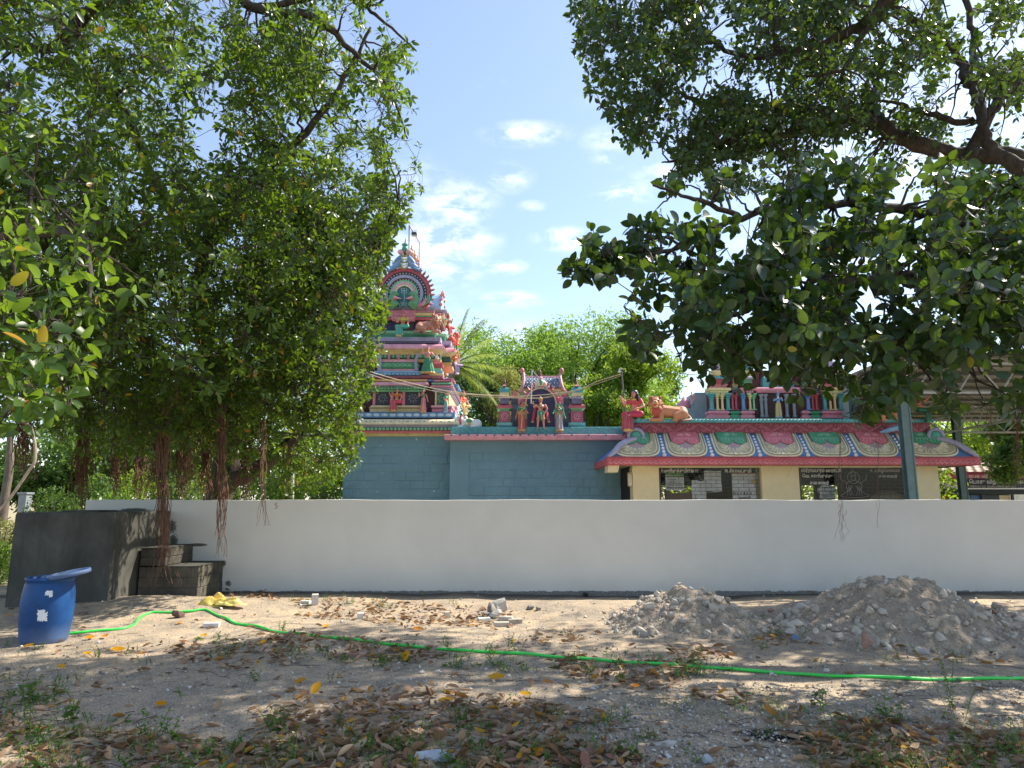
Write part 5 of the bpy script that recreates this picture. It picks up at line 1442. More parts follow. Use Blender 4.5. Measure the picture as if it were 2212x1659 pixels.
stand('woman statue in a red sari with green blouse on the left grey pedestal', 1127, 869, 932, 19.78, (226, 120, 100), (60, 130, 90), (206, 66, 70), GOLD,
      [((-.15, .0, .64), (-.20, -.02, .48)), ((.17, -.05, .68), (.21, -.14, .62))], head_turn=.7, sash=(1, (214, 170, 80)))
stand('green-faced woman statue in a silver grey sari on the right grey pedestal', 1208, 869, 932, 19.78, (110, 190, 150), (70, 140, 110), (150, 152, 178), GOLD,
      [((-.17, -.05, .68), (-.21, -.14, .62)), ((.15, .0, .64), (.20, -.02, .48))], head_turn=-.7, sash=(-1, (190, 90, 80)))
# tower figures
stand('dancing woman statue in a green pleated skirt with raised arm on the second tower tier', 924.5, 749, 808, 20.82, (232, 156, 150), (232, 156, 150), (40, 140, 90), GOLD,
      [((-.20, -.04, .74), (-.19, -.10, .90)), ((.19, -.02, .70), (.27, -.06, .63))], pose='flare', hs='bun', crown=None, wide=1.05)
stand('woman statue in a pink sari holding a bowl at the bottom tier of the tower', 914.5, 841, 892, 20.62, (224, 150, 136), (150, 140, 80), (222, 108, 132), GOLD,
      [((-.19, -.05, .68), (-.17, -.13, .80)), ((.15, 0, .64), (.19, -.03, .50))], hs='bun', sash=(1, (90, 80, 110)))
stand('small attendant statue in green and white at the right edge of the tower bottom tier', 963, 847, 893, 20.75, (226, 150, 130), (80, 170, 150), (110, 180, 170), WHITE,
      [((-.15, 0, .66), (-.12, -.1, .6)), ((.15, 0, .64), (.19, -.03, .50))], hs='bun', rz=.9)
stand('blue and yellow clad man statue in the central niche of the crimson shrine', 1681, 843, 904, 18.35, (150, 180, 210), (70, 120, 180), (214, 176, 90), (120, 160, 190),
      [((-.18, -.05, .70), (-.08, -.12, .76)), ((.17, -.04, .70), (.10, -.12, .78))], hs='bun', crown=(90, 130, 190), crown_h=.12)

def seated(label, px_c, py_top, py_foot, Y, skin, blouse, cloth, hem, arms, crown=None, hs='bun', rz=0, four=False, head_turn=0, crown_h=.16, name='statue', flip=1, staff=None):
    z0, z1 = WZ(py_foot, Y), WZ(py_top, Y); x = WX(px_c, (py_top + py_foot) / 2, Y)
    t = thing(name, label, 'statue', (x, Y, z0), rz, scale=(z1 - z0) / (1.0 + crown_h)); f = flip
    seat = .40
    pr = [('c', (0, 0, .83), (0, 0, .76), .038, .042, skin), ('e', (0, 0, .70), (.135, .08, .09), blouse), ('e', (-.055, -.055, .69), (.055, .05, .05), blouse), ('e', (.055, -.055, .69), (.055, .05, .05), blouse),
          ('c', (0, 0, .64), (0, 0, .52), .075, .075, skin), ('e', (0, 0, seat + .05), (.14, .11, .09), cloth),
          ('c', (-f * .07, -.02, seat + .03), (-f * .20, -.16, seat + .02), .085, .07, cloth), ('c', (-f * .20, -.16, seat + .02), (-f * .10, -.20, .06), .066, .055, cloth), ('c', (-f * .10, -.20, .04), (-f * .10, -.27, .02), .034, .026, skin),
          ('c', (f * .07, -.02, seat + .03), (f * .20, -.16, seat + .02), .085, .07, cloth), ('c', (f * .20, -.16, seat + .0), (f * .0, -.22, seat + .0), .06, .045, cloth), ('c', (f * .0, -.22, seat), (-f * .07, -.24, seat - .01), .035, .026, skin)]
    for (sx, el, ha) in arms:
        sh_ = (sx * .145, 0, .76)
        pr += [('c', sh_, tuple(Vector(sh_).lerp(Vector(el), .5)), .046, .04, blouse), ('c', sh_, el, .04, .032, skin), ('c', el, ha, .031, .022, skin)]
        d = (Vector(ha) - Vector(el)).normalized(); sd_ = d.cross(Vector((0, 1, .3))).normalized()
        pr += [('c', ha, tuple(Vector(ha) + d * .035), .025, .022, skin), ('e', tuple(Vector(el).lerp(Vector(ha), .85)), (.03, .03, .018), GOLD)]
        for k in range(4): b = Vector(ha) + d * .035 + sd_ * (.014 * (k - 1.5)); pr += [('c', tuple(b), tuple(b + d * .036), .008, .006, skin)]
        pr += [('c', ha, tuple(Vector(ha) + sd_ * .036 + d * .015), .011, .008, skin)]
    pr += head_parts(t, (0, -.01, .915), .083, skin, BLACK, hs, crown, head_turn)
    pr += [('e', (0, -.05, .775), (.075, .04, .018), GOLD)]
    blob('body', pr, .015, t, 1)
    for k in range(5):
        m = MB(); xx = -f * (.10 + .05 * (k - 2)); m.tube(catmull([(xx * .9 - f * .04, -.19, seat + .02), (xx, -.22, .25), (xx * 1.12, -.22, .05)], 3), [.03, .035, .036, .036, .038, .04, .04], 7, flat=.8); lm('skirt_pleat', t, m, cloth if k % 2 else tuple(int(v * .88) for v in cloth))
    m = MB(); m.lathe((-f * .10, -.215, .02), [(.11, 0), (.115, .03), (.10, .06)], 16, sy=.6); lm('hem', t, m, hem)
    m = MB(); m.lathe((0, 0, .50), [(.09, 0), (.105, .012), (.10, .03), (.08, .04)], 20, sy=.85); lm('belt', t, m, GOLD)
    return t
seated('crowned seated goddess statue in turquoise skirt near the top of the tower', 870.5, 663, 731, 21.05, (206, 130, 110), (206, 180, 84), (70, 186, 160), GOLD,
       [(-1, (-.23, -.03, .62), (-.27, -.10, .74)), (1, (.23, -.03, .62), (.28, -.10, .74)), (-1, (-.20, -.08, .60), (-.14, -.18, .58)), (1, (.20, -.08, .60), (.20, -.18, .52))], crown=RED, crown_h=.20)
seated('crowned seated goddess statue in a red sari at the centre of the tower base', 857.5, 829, 891, 20.68, (226, 140, 120), (206, 120, 66), (214, 74, 96), GOLD,
       [(-1, (-.24, -.03, .62), (-.28, -.10, .76)), (1, (.24, -.03, .62), (.29, -.10, .74)), (1, (.20, -.08, .60), (.16, -.16, .50)), (-1, (-.20, -.06, .60), (-.22, -.16, .50))], crown=GREEN, crown_h=.18)
seated('red draped seated statue at the right corner of the upper tower tier', 968, 676, 727, 22.1, (226, 120, 90), (60, 120, 110), (224, 62, 60), ORANGE,
       [(-1, (-.2, -.05, .62), (-.1, -.16, .70)), (1, (.2, -.03, .66), (.22, -.08, .84))], crown=ORANGE, crown_h=.1, rz=1.0)
seated('orange and yellow seated statue with a red turban beside the white bull', 1001, 843, 898, 21.9, (232, 150, 110), (224, 90, 70), (226, 184, 90), GOLD,
       [(-1, (-.2, -.05, .62), (-.08, -.16, .60)), (1, (.2, -.05, .62), (.14, -.17, .52))], crown=RED, crown_h=.10, rz=.9)
seated('kneeling purple demon statue at the right corner of the second tower tier', 982, 752, 812, 22.0, (226, 140, 100), (224, 120, 84), (126, 104, 150), LAV,
       [(-1, (-.2, -.05, .62), (-.1, -.16, .76)), (1, (.2, -.05, .70), (.1, -.1, .92))], crown=ORANGE, crown_h=.1, rz=.9)
wm_ = seated('long-haired seated woman statue in crimson sari holding a stick on the left roof corner', 1371, 843, 935, 17.75, (226, 150, 138), (214, 84, 88), (206, 66, 96), GOLD,
       [(-1, (-.22, -.06, .64), (-.28, -.14, .82)), (1, (.24, -.04, .60), (.12, -.18, .54))], hs='long', crown=None, crown_h=.0, rz=-.5, head_turn=-.3)
stk = thing('wooden_stick', 'thin wooden stick held upright by the long-haired seated woman statue', 'stick', W(1349, 880, 17.6))
m = MB(); m.tube([W(1341, 857, 17.55), W(1350, 866, 17.55), W(1354, 905, 17.55)], .012, 6); m.build('stick_shaft', paint((186, 120, 110)), stk)
seated('seated woman statue in maroon blouse and green skirt on the right roof corner', 1984, 846, 916, 17.75, (210, 120, 110), (140, 40, 56), (30, 110, 84), GREEN,
       [(1, (.22, -.08, .70), (.30, -.16, .82)), (-1, (-.22, -.04, .62), (-.12, -.18, .54))], hs='long', crown=None, crown_h=0, rz=.5, flip=-1)

# lions
def lion(label, px0, px1, py_top, py_foot, Y, face=-1, rz=0, col=TAN, mane=(190, 92, 76), ms=(214, 176, 120)):
    z0, z1 = WZ(py_foot, Y), WZ(py_top, Y); x0, x1 = WX(px0, py_foot, Y), WX(px1, py_foot, Y)
    Ln = x1 - x0
    t = thing('lion_statue', label, 'statue', ((x0 + x1) / 2, Y, z0), rz, scale=1)
    L2, Hh = Ln / 2, z1 - z0; f = face
    def p(u, y, v): return (f * u * L2, y * Hh, v * Hh)
    r = Hh
    pr = [('e', p(-.62, 0, .33), (.30 * L2 * 1.0, .24 * r, .30 * r), col), ('c', p(-.5, 0, .36), p(.35, 0, .44), .24 * r, .25 * r, col), ('e', p(.42, 0, .42), (.26 * L2, .25 * r, .34 * r), col),
          ('c', p(-.62, -.20, .30), p(-.28, -.26, .20), .20 * r, .14 * r, col), ('c', p(-.30, -.27, .20), p(-.50, -.27, .07), .10 * r, .07 * r, col), ('c', p(-.52, -.27, .06), p(-.22, -.28, .05), .07 * r, .07 * r, col),
          ('c', p(.38, -.18, .32), p(.42, -.24, .08), .12 * r, .09 * r, col), ('c', p(.42, -.24, .07), p(.86, -.26, .06), .085 * r, .07 * r, col), ('c', p(.40, .18, .3), p(.9, .16, .06), .1 * r, .07 * r, col),
          ('e', p(.90, -.26, .06), (.09 * L2, .09 * r, .06 * r), col), ('e', p(-.20, -.28, .06), (.09 * L2, .09 * r, .06 * r), col)]
    for k in range(3): pr += [('c', p(.92, -.30 + .04 * k, .05), p(.99, -.30 + .04 * k, .03), .022 * r, .018 * r, ms), ('c', p(-.16, -.32 + .04 * k, .05), p(-.09, -.32 + .04 * k, .03), .022 * r, .018 * r, ms)]
    # head turned towards the viewer
    hc = (f * .62 * L2, -.16 * Hh, .72 * Hh)
    def h(x, y, z): return (hc[0] + x * r, hc[1] + y * r, hc[2] + z * r)
    pr += [('e', h(0, 0, 0), (.19 * r, .19 * r, .22 * r), col), ('e', h(f * .06, -.17, -.03), (.11 * r, .13 * r, .11 * r), ms), ('e', h(f * .07, -.28, .02), (.05 * r, .04 * r, .03 * r), (120, 40, 40)), ('e', h(f * .06, -.21, -.16), (.09 * r, .10 * r, .05 * r), ms),
           ('e', h(f * .07, -.24, -.095), (.075 * r, .07 * r, .045 * r), (180, 50, 50)), ('e', h(-.10 + f * .05, -.17, .09), (.035 * r, .03 * r, .03 * r), BLACK), ('e', h(.12 + f * .04, -.17, .09), (.035 * r, .03 * r, .03 * r), BLACK),
           ('e', h(-.17, -.02, .22), (.06 * r, .05 * r, .07 * r), mane), ('e', h(.17, -.02, .22), (.06 * r, .05 * r, .07 * r), mane)]
    blob('body', pr, Hh * .022, t, 2)
    mp_ = [('e', h(0, .09, -.02), (.28 * r, .17 * r, .29 * r), mane), ('e', h(-f * .05, .04, -.3), (.25 * r, .2 * r, .26 * r), mane)]
    for k in range(18):
        a_ = R(-20 + 220 * k / 17 + 180); c_, s2 = math.cos(a_), math.sin(a_)
        mp_ += [('c', h(.16 * c_, .0, -.12 + .14 * s2), h(.29 * c_ - f * .03, -.02, -.16 + .42 * s2), .055 * r, .018 * r, mane if k % 2 else ms)]
    blob('mane', mp_, Hh * .022, t, 1)
    m = MB(); m.tube(catmull([p(-.9, .05, .3), p(-1.0, -.15, .12), p(-.75, -.34, .05), p(-.5, -.36, .04)], 5), .035 * r, 8); lm('tail', t, m, col)
    m = MB(); m.tube([p(-.52, -.36, .04), p(-.42, -.37, -.0), p(-.30, -.38, -.06)], [.04 * r, .07 * r, .02 * r], 8); lm('tail_tuft', t, m, (110, 60, 60))
    return t
lion('tan lion statue with striped mane lying on the left end of the pillared hall roof', 1399, 1491, 857, 912, 17.85, -1)
lion('tan lion statue facing right at the right end of the pillared hall roof', 1860, 1962, 850, 912, 17.85, 1)
lion('pale brown roaring lion statue lying on the green ledge near the tower top', 896, 953, 679, 721, 21.15, 1, col=(196, 138, 116), mane=(176, 110, 84), ms=(214, 182, 140))
lion('red lion statue at the right rear corner of the upper tower tier', 966, 990, 716, 745, 22.3, 1, rz=.9, col=(226, 92, 80), mane=(226, 120, 100), ms=(240, 190, 170))

# white bull
Yb = 20.3
z0, z1 = WZ(926, Yb - .3), WZ(893, Yb - .3); x0, x1 = WX(983, 915, Yb - .3), WX(1042, 915, Yb - .3); Lb, Hb = (x1 - x0) / 2, (z1 - z0) * .92
bl = thing('bull_statue', 'white kneeling bull statue with red collar lying on the corner of the teal frieze', 'statue', ((x0 + x1) / 2, Yb - .15, z0 - .02))
def p(u, y, v): return (u * Lb, y * Hb, v * Hb)
WB = (226, 226, 224)
pr = [('c', p(-.35, 0, .46), p(.45, 0, .42), .36 * Hb, .36 * Hb, WB), ('e', p(.62, 0, .38), (.33 * Lb, .38 * Hb, .38 * Hb), WB), ('e', p(-.25, 0, .82), (.16 * Lb, .18 * Hb, .2 * Hb), WB),
      ('c', p(-.42, 0, .55), p(-.72, -.1, .82), .28 * Hb, .19 * Hb, WB), ('c', p(-.72, -.1, .84), p(-.98, -.22, .66), .17 * Hb, .1 * Hb, WB), ('e', p(-1.0, -.24, .62), (.06 * Lb, .1 * Hb, .1 * Hb), (190, 180, 180)),
      ('e', p(-.80, -.28, .84), (.025 * Lb, .04 * Hb, .035 * Hb), BLACK), ('c', p(-.62, -.22, .94), p(-.52, -.4, .9), .06 * Hb, .03 * Hb, (70, 70, 72)), ('c', p(-.7, -.08, 1.0), p(-.7, -.05, 1.16), .035 * Hb, .015 * Hb, (60, 60, 60)), ('c', p(-.66, .1, 1.0), p(-.66, .1, 1.16), .035 * Hb, .015 * Hb, (60, 60, 60)),
      ('c', p(-.5, -.26, .25), p(-.85, -.34, .1), .13 * Hb, .09 * Hb, WB), ('c', p(-.85, -.34, .09), p(-.5, -.38, .07), .08 * Hb, .07 * Hb, WB), ('c', p(.5, -.26, .3), p(.15, -.38, .12), .2 * Hb, .1 * Hb, WB), ('c', p(.15, -.38, .1), p(.45, -.42, .05), .09 * Hb, .07 * Hb, WB),
      ('e', p(-.45, -.4, .06), (.1 * Lb, .1 * Hb, .08 * Hb), (30, 30, 32)), ('e', p(.52, -.44, .02), (.1 * Lb, .09 * Hb, .09 * Hb), (30, 30, 32)), ('e', p(.1, -.38, .12), (.12 * Lb, .1 * Hb, .1 * Hb), (60, 60, 62))]
blob('body', pr, .016, bl, 2)
m = MB(); m.tube([p(-.5 + .26 * math.cos(a) * .5, .32 * math.cos(a), .62 + .34 * math.sin(a)) for a in [2 * PI * k / 16 for k in range(17)]], .028, 6); lm('collar', bl, m, (190, 60, 80))
m = MB(); m.lathe(p(.05, 0, .44), [(.37 * Hb, -.12 * Hb), (.385 * Hb, 0), (.40 * Hb, .15 * Hb), (.37 * Hb, .3 * Hb), (.2 * Hb, .39 * Hb), (.02, .4 * Hb)], 16, sx=.75); lm('saddle_cloth', bl, m, (206, 184, 80))
m = MB(); m.ell(p(.05, -.36, .62), (.09, .03, .06), 10, 6); lm('saddle_patch', bl, m, (70, 170, 130))
# small blue figure behind, on the parapet
stand('tiny blue and pink figure statue on top of the pale blue parapet block', 1494, 845, 874, 19.4, (226, 130, 140), (226, 130, 140), (216, 130, 150), SKYB, [A_down, A_downR], hs='bun', crown=(70, 120, 170), crown_h=.12)
# ------------------------------------------------------------------ steel shed at the right
steel = paint((92, 124, 126), .45); wsteel = paint((170, 176, 178), .5)
shed = thing('steel_shed', 'open steel shed with corrugated roof on green posts at the right of the hall', 'shed', (14, 20, 0))
SX0, SX1, SY0, SY1 = 9.0, 26.0, 15.7, 26.0
def sz(y): return 4.92 - .025 * (y - SY0)
# corrugated sheets: each sheet one part
for k in range(17):
    xa = SX0 + k * 1.0; V = []; F = []; n = 20
    for i in range(n + 1):
        x = xa + 1.02 * i / n; c_ = .018 * math.cos(2 * PI * (x - SX0) / .2) + (k % 2) * .004
        for y in (SY0 - .3, SY1 + .3): V.append((x, y, sz(y) + .10 + c_))
    for i in range(n): F.append((2 * i, 2 * i + 2, 2 * i + 3, 2 * i + 1))
    V2 = [(x, y, z + .002) for x, y, z in V]
    m = MB(); m.add(V, F); m.add(V2, [tuple(reversed(f)) for f in F]); m.build('roof_sheet', paint((206, 196, 178), .5), shed)
y = SY0
while y < SY1 + .1:
    m = MB(); m.box(SX0, SX1, y - .05, y + .05, sz(y) + .005, sz(y) + .075); m.build('purlin', paint((90, 92, 92)), shed); y += 1.03
for x in (9.35, 15.6, 21.8):
    for (y0_, y1_) in ((SY0 + .2, SY1),):
        m = MB(); m.tube([(x, y0_, sz(y0_) - .07), (x, y1_, sz(y1_) - .07)], .05, 6); m.tube([(x, y0_, sz(y0_) - .07), (x, y0_ + 1, 4.25), (x, y1_ - 1, 4.05), (x, y1_, sz(y1_) - .07)], .04, 6)
        n = 9
        for i in range(n): ya = y0_ + 1 + (y1_ - y0_ - 2) * i / n; yb = ya + (y1_ - y0_ - 2) / n; m.tube([(x, ya, 4.25 - .02 * i), (x, (ya + yb) / 2, sz(ya) - .07)], .025, 5); m.tube([(x, (ya + yb) / 2, sz(ya) - .07), (x, yb, 4.23 - .02 * i)], .025, 5)
        m.build('roof_truss', wsteel, shed)
for y_ in (SY0 + .3, SY1 - .2):
    m = MB(); m.tube([(SX0, y_, sz(y_) - .07), (SX1, y_, sz(y_) - .07)], .05, 6); m.tube([(SX0 + .4, y_, 4.15), (SX1, y_, 4.15)], .04, 6)
    for i in range(17): x = SX0 + .4 + i; m.tube([(x, y_, 4.15), (x + .5, y_, sz(y_) - .07), (x + 1, y_, 4.15)], .025, 5)
    m.build('roof_truss', wsteel, shed)
for (px, Yp, w_, top) in ((1972, 16.0, .105, None), (2083, 24.6, .12, None), (2330, 16.0, .105, None)):
    x = WX(px, 1060, Yp); m = MB(); zt = sz(Yp) - .02
    m.box(x - w_, x + w_, Yp - .012, Yp + .0, -.3, zt); m.box(x - w_, x + w_, Yp + .16, Yp + .172, -.3, zt); m.box(x - .012, x + .012, Yp, Yp + .16, -.3, zt); m.box(x - w_, x - w_ + .03, Yp - .03, Yp - .0125, -.3, zt); m.box(x + w_ - .03, x + w_, Yp - .03, Yp - .0125, -.3, zt)
    m.build('post', steel, shed)
# rolled blue tarpaulin stuck on the eave
tp = thing('blue_tarpaulin_roll', 'pale blue rolled plastic pipe end lying on the maroon band of the eave', 'pipe', W(1925, 928, 17.6))
m = MB(); m.tube([W(1903, 934, 17.5), W(1925, 928, 17.55), W(1944, 922, 17.6)], [.035, .06, .08], 10); m.build('pipe_shell', paint((120, 176, 220), .4), tp, True)

# ------------------------------------------------------------------ ration shop behind, right
BY = 33.0
sp = thing('shop_building', 'low white shop with brown tiled roof, red eave and lettered signboard at the far right', 'building', (24, BY, 0))
bx0, bx1 = WX(2018, 1040, BY), WX(2185, 1040, BY) + 2
ze = WZ(1027, BY); zr = WZ(1004, BY + 3)
m = MB(); m.box(bx0, bx1, BY, BY + 5, -.3, ze - .3); m.build('wall', paint((226, 224, 214)), sp)
m = MB(); m.box(bx0 - .3, bx1 + .3, BY - .5, BY - .4, ze - .16, ze + .14); m.build('red_fascia', paint((190, 50, 60)), sp)
roof_t = MB(); roof_t.add([(-.2, 0, 0), (.2, 0, 0), (.19, .3, .02), (-.19, .3, .02), (-.2, 0, .05), (.2, 0, .05), (0, 0, .09), (0, .3, .07)], [(0, 1, 5, 6, 4), (4, 6, 7, 3), (6, 5, 2, 7)])
rt = roof_t.mesh('roof_tile', None); 
tile_a, tile_b = paint((176, 150, 124), .8), paint((196, 178, 150), .8)
rta, rtb = rt, rt.copy(); rta.materials.append(tile_a); rtb.materials.append(tile_b)
rl = math.hypot(3.4, zr - ze); ang = math.atan2(zr - ze, 3.4)
for j in range(10):
    for i in range(14):
        x = bx0 + .05 + i * (bx1 - bx0) / 13.5 * .96 + (j % 2) * .2; s = j / 10
        put('roof_tile', rta if (i * 7 + j * 3) % 4 else rtb, sp, matrix=Matrix.Translation((x, BY - .45 + 3.4 * s, ze + .1 + (zr - ze) * s)) @ Matrix.Rotation(ang, 4, 'X') @ Matrix.Diagonal((1.12, 1.25, 1, 1)))
m = MB(); m.add([(bx0 - .3, BY - .45, ze + .08), (bx1 + .3, BY - .45, ze + .08), (bx1 - .5, BY + 3, zr + .05), (bx0 + 1.5, BY + 3, zr + .05), (bx0 - .3, BY + 5.4, ze + .08), (bx1 + .3, BY + 5.4, ze + .08)], [(0, 1, 2, 3), (3, 2, 5, 4), (0, 3, 4), (1, 5, 2)]); m.build('roof_deck', tile_a, sp)
SYb = BY - .6
sx0, sx1 = WX(2088, 1040, SYb), WX(2215, 1040, SYb); sz0, sz1 = WZ(1054, SYb), WZ(1024, SYb)
m = MB(); m.box(sx0, sx1, SYb - .05, SYb, sz0, sz1); sg = m.build('signboard', paint((30, 30, 60)), sp)
m = MB(); m.box(sx0, sx1, SYb - .06, SYb - .051, sz1 - .2, sz1); m.build('sign_header', paint((186, 44, 56)), sg)
text('DD 645  ஸ்ரீராமபுரம்  PACCS', sx0 + .08, sz1 - .17, .17, SYb - .065, white_txt, sg, sx=.9)
text('ெபாது விநிேயாகக் கைட', sx0 + .08, sz0 + .2, .24, SYb - .06, white_txt, sg, sx=.85)
text('ஸ்ரீராமபுரம்  நியாய விைல அங்காடி', sx0 + .08, sz0 + .03, .12, SYb - .06, grey_txt, sg, sx=.9)
# dark covered trailer/awning in front of the shop
aw = thing('dark_awning_stall', 'dark green tarpaulin covered stall with coloured boards below, in front of the shop', 'stall', (WX(2120, 1060, 26), 26, 0))
ax0, ax1 = WX(2030, 1065, 26), WX(2230, 1065, 26)
m = MB(); m.box(ax0, ax1, 26, 28, WZ(1068, 26), WZ(1055, 26), .03); m.build('awning', paint((28, 46, 50), .7), aw)
m = MB(); m.box(ax0 + .1, ax1, 27.2, 27.3, -.2, WZ(1068, 26)); m.build('back_panel', paint((26, 40, 44)), aw)
for (p0, p1, c) in ((2031, 2049, (200, 70, 80)), (2082, 2096, (120, 124, 124)), (2097, 2119, (50, 100, 150)), (2121, 2158, (40, 60, 66)), (2159, 2182, (226, 200, 150))):
    m = MB(); x0, x1 = WX(p0, 1075, 26.1), WX(p1, 1075, 26.1); m.box(x0, x1, 26.1, 26.16, .3, WZ(1070, 26.1)); m.build('display_board', paint(c), aw)
for px in (2050, 2120, 2185):
    m = MB(); x = WX(px, 1075, 26.1); m.box(x - .04, x + .04, 26.02, 26.09, -.2, WZ(1068, 26)); m.build('stall_post', paint((40, 50, 54)), aw)

# lamp pole with wires on the hall roof corner, pole on the small shrine
lp = thing('lamp_pole', 'thin leaning pipe pole with small lamp and wires near the seated woman statue', 'pole', W(1352, 903, 17.9))
m = MB(); m.tube([W(1342, 798, 17.9), W(1352, 903, 17.9)], .020, 8); m.build('pipe', paint((110, 100, 100), .4), lp)
m = MB(); m.tube([W(1342, 798, 17.9), W(1339, 796, 17.9), W(1337, 802, 17.9)], .022, 8); m.ell(W(1338, 803, 17.9), (.045, .045, .03), 10, 6); m.build('lamp', paint((220, 220, 220), .3), lp)
lp2 = thing('steel_rod_pole', 'pale steel rod standing in front of the small roof shrine', 'pole', W(1149, 867, 19.6))
m = MB(); m.tube([W(1149, 799, 19.7), W(1147, 872, 19.6)], .018, 8); m.build('pipe', paint((200, 200, 204), .4), lp2)
m = MB(); m.tube([W(1149, 799, 19.7), W(1165, 818, 20.1)], .014, 6); m.build('brace', paint((170, 168, 164), .4), lp2)
# electric wires
wire_mat = paint((206, 184, 140), .6)
def wire(name, pts, r, label):
    o = MB().tube(catmull([W(*p) for p in pts], 6), r, 5).mesh(name, wire_mat, True); o = put(name, o); solo(o, label, 'wire'); return o
wire('electric_wire', [(170, 772, 12), (365, 769, 12.6), (440, 770, 13), (600, 757, 14.5), (690, 746, 15.5), (730, 770, 17), (809, 806, 18.5), (966, 845, 19.3), (1091, 855, 19.4), (1148, 855, 19.5), (1208, 849, 19.3), (1254, 840, 18.9), (1290, 824, 18.4), (1342, 808, 17.9)], .011, 'long sagging pale electric wire strung from the left banyan to the lamp pole')
wire('electric_wire', [(365, 772, 12.5), (600, 759, 14.5), (690, 750, 15.6), (809, 812, 18.4), (966, 850, 19.2), (1091, 859, 19.3), (1200, 856, 19.3), (1342, 811, 17.9)], .008, 'thinner second electric wire running just under the first one')
wire('electric_wire', [(960, 849, 19.2), (1080, 856, 19.4), (1160, 860, 19.5), (1200, 853, 19.3), (1240, 846, 19.0)], .010, 'short twisted wire in front of the small roof shrine')
wire('electric_wire', [(1736, 966, 17.0), (1722, 985, 17.0), (1700, 1030, 17.9)], .004, 'thin dangling wire end below the eave between the two glass bays')

# ------------------------------------------------------------------ blue drum with lid
DC = Vector((-5.72, 8.88, 0)); DC.z = float(H(DC.x, DC.y))
def drum_mat():
    t = NT('blue_plastic'); p = t.pos(); n = t.noise(p, 3, 5, .6); s = t.noise(t.pos((30, 30, 6)), 1, 5, .7)
    x = t.new('SeparateXYZ'); tcx = t.new('TexCoord'); t.l.new(tcx.outputs['Object'], x.inputs[0])
    col = t.ramp(n, [(.3, lin((6, 54, 104))), (.7, lin((12, 76, 136)))])
    low = t.math('MULTIPLY', t.math('SUBTRACT', t.math('ADD', .14, t.math('MULTIPLY', n, .2)), x.outputs[2], True), 2.6, True)
    col = t.mix(t.math('MULTIPLY', low, .8), col, lin((120, 136, 164)))
    col = t.mix(t.math('MULTIPLY', t.math('SUBTRACT', s, .62, True), 2.2, True), col, lin((70, 92, 150)))
    return t.done(t.bsdf(col, .5, t.bump(s, .1, .003), spec=.4))
dmt = drum_mat()
dr = thing('plastic_drum', 'scuffed blue plastic drum with torn white labels standing in front of the cement tank', 'drum', DC, R(0), rot=(0, R(.4), 0))
m = MB(); m.lathe((0, 0, 0), [(.225, -.02), (.25, .015), (.262, .06), (.278, .2), (.288, .36), (.288, .46), (.28, .58), (.262, .69), (.252, .722), (.265, .73), (.268, .755), (.258, .765), (.235, .762), (.232, .70), (.255, .58), (.26, .1), (.2, .02)], 40); m.build('drum_shell', dmt, dr, True, local=True)
lbl = paint((226, 228, 230), .8, grime=.1)
def torn(cx, cz, w_, h_, seed, ang0):
    rr = random.Random(seed); m = MB(); n = 13
    pts = []
    for i in range(n * 4):
        a_ = 2 * PI * i / (n * 4); k = rr.uniform(.62, 1.0)
        c, s = math.cos(a_), math.sin(a_); mx_ = max(abs(c), abs(s)); pts.append((cx + w_ * c / mx_ * k, cz + h_ * s / mx_ * k))
    def on(x, z):
        rad_ = .2895 if z > .3 else .286; rad_ = np.interp(z, [.2, .36, .46, .58, .69], [.2795, .2895, .2895, .2815, .264]); a = ang0 + x / rad_; return (rad_ * math.cos(a), rad_ * math.sin(a), z)
    m.add([on(*p) for p in pts] + [on(cx, cz)], [(i, (i + 1) % len(pts), len(pts)) for i in range(len(pts))]); return m
for (cx, cz, w_, h_, sd_) in ((-.045, .33, .062, .062, 1), (-.06, .385, .045, .03, 5), (-.005, .60, .045, .03, 2), (.02, .575, .02, .03, 3)):
    torn(cx, cz, w_, h_, sd_, R(-90 + 33)).build('torn_label', lbl, dr, local=True)
lid = thing('drum_lid', 'blue drum lid tilted over the right edge of the drum opening', 'lid', DC + Vector((.24, -.02, .80)), rot=(R(5), R(-9), 0))
m = MB(); m.lathe((0, 0, 0), [(.02, .0), (.2, .002), (.215, .004), (.225, .022), (.235, .026), (.238, .004), (.236, -.02), (.22, -.024), (.02, -.02)], 36); m.build('lid_disc', dmt, lid, True, local=True)
m = MB(); m.ell((-.07, -.03, .008), (.08, .03, .01), 10, 5); m.build('dried_mud', paint((150, 160, 130), .9), lid, local=True)
# ------------------------------------------------------------------ garden hose
hp = [(131, 1371), (165, 1370), (205, 1366), (262, 1360), (287, 1352), (298, 1340), (315, 1329), (335, 1324), (375, 1325), (410, 1323), (436, 1319), (450, 1321), (475, 1334), (500, 1345), (530, 1352), (560, 1357), (640, 1371), (690, 1377), (740, 1382), (850, 1396), (960, 1405), (1060, 1411), (1160, 1418), (1280, 1428), (1400, 1436), (1480, 1441), (1560, 1447), (1700, 1457), (1820, 1464), (1990, 1470), (2120, 1470), (2212, 1469), (2400, 1462)]
hpts = []
for p in catmull([G(x, y) for x, y in hp], 5):
    z = float(H(p.x, p.y)); hpts.append((p.x, p.y, z + .016 + .005 * math.sin(p.x * 9)))
hm = NT('green_hose'); hcol = hm.mix(hm.math('MULTIPLY', hm.noise(hm.pos(), 7, 5, .7), .45), (.04, .72, .09), (.10, .46, .10))
hose = put('garden_hose', MB().tube(hpts, .016, 9).mesh('garden_hose', hm.done(hm.bsdf(hcol, .38, spec=.5)), True)); solo(hose, 'bright green garden hose snaking across the ground from the blue drum to the right edge', 'hose')
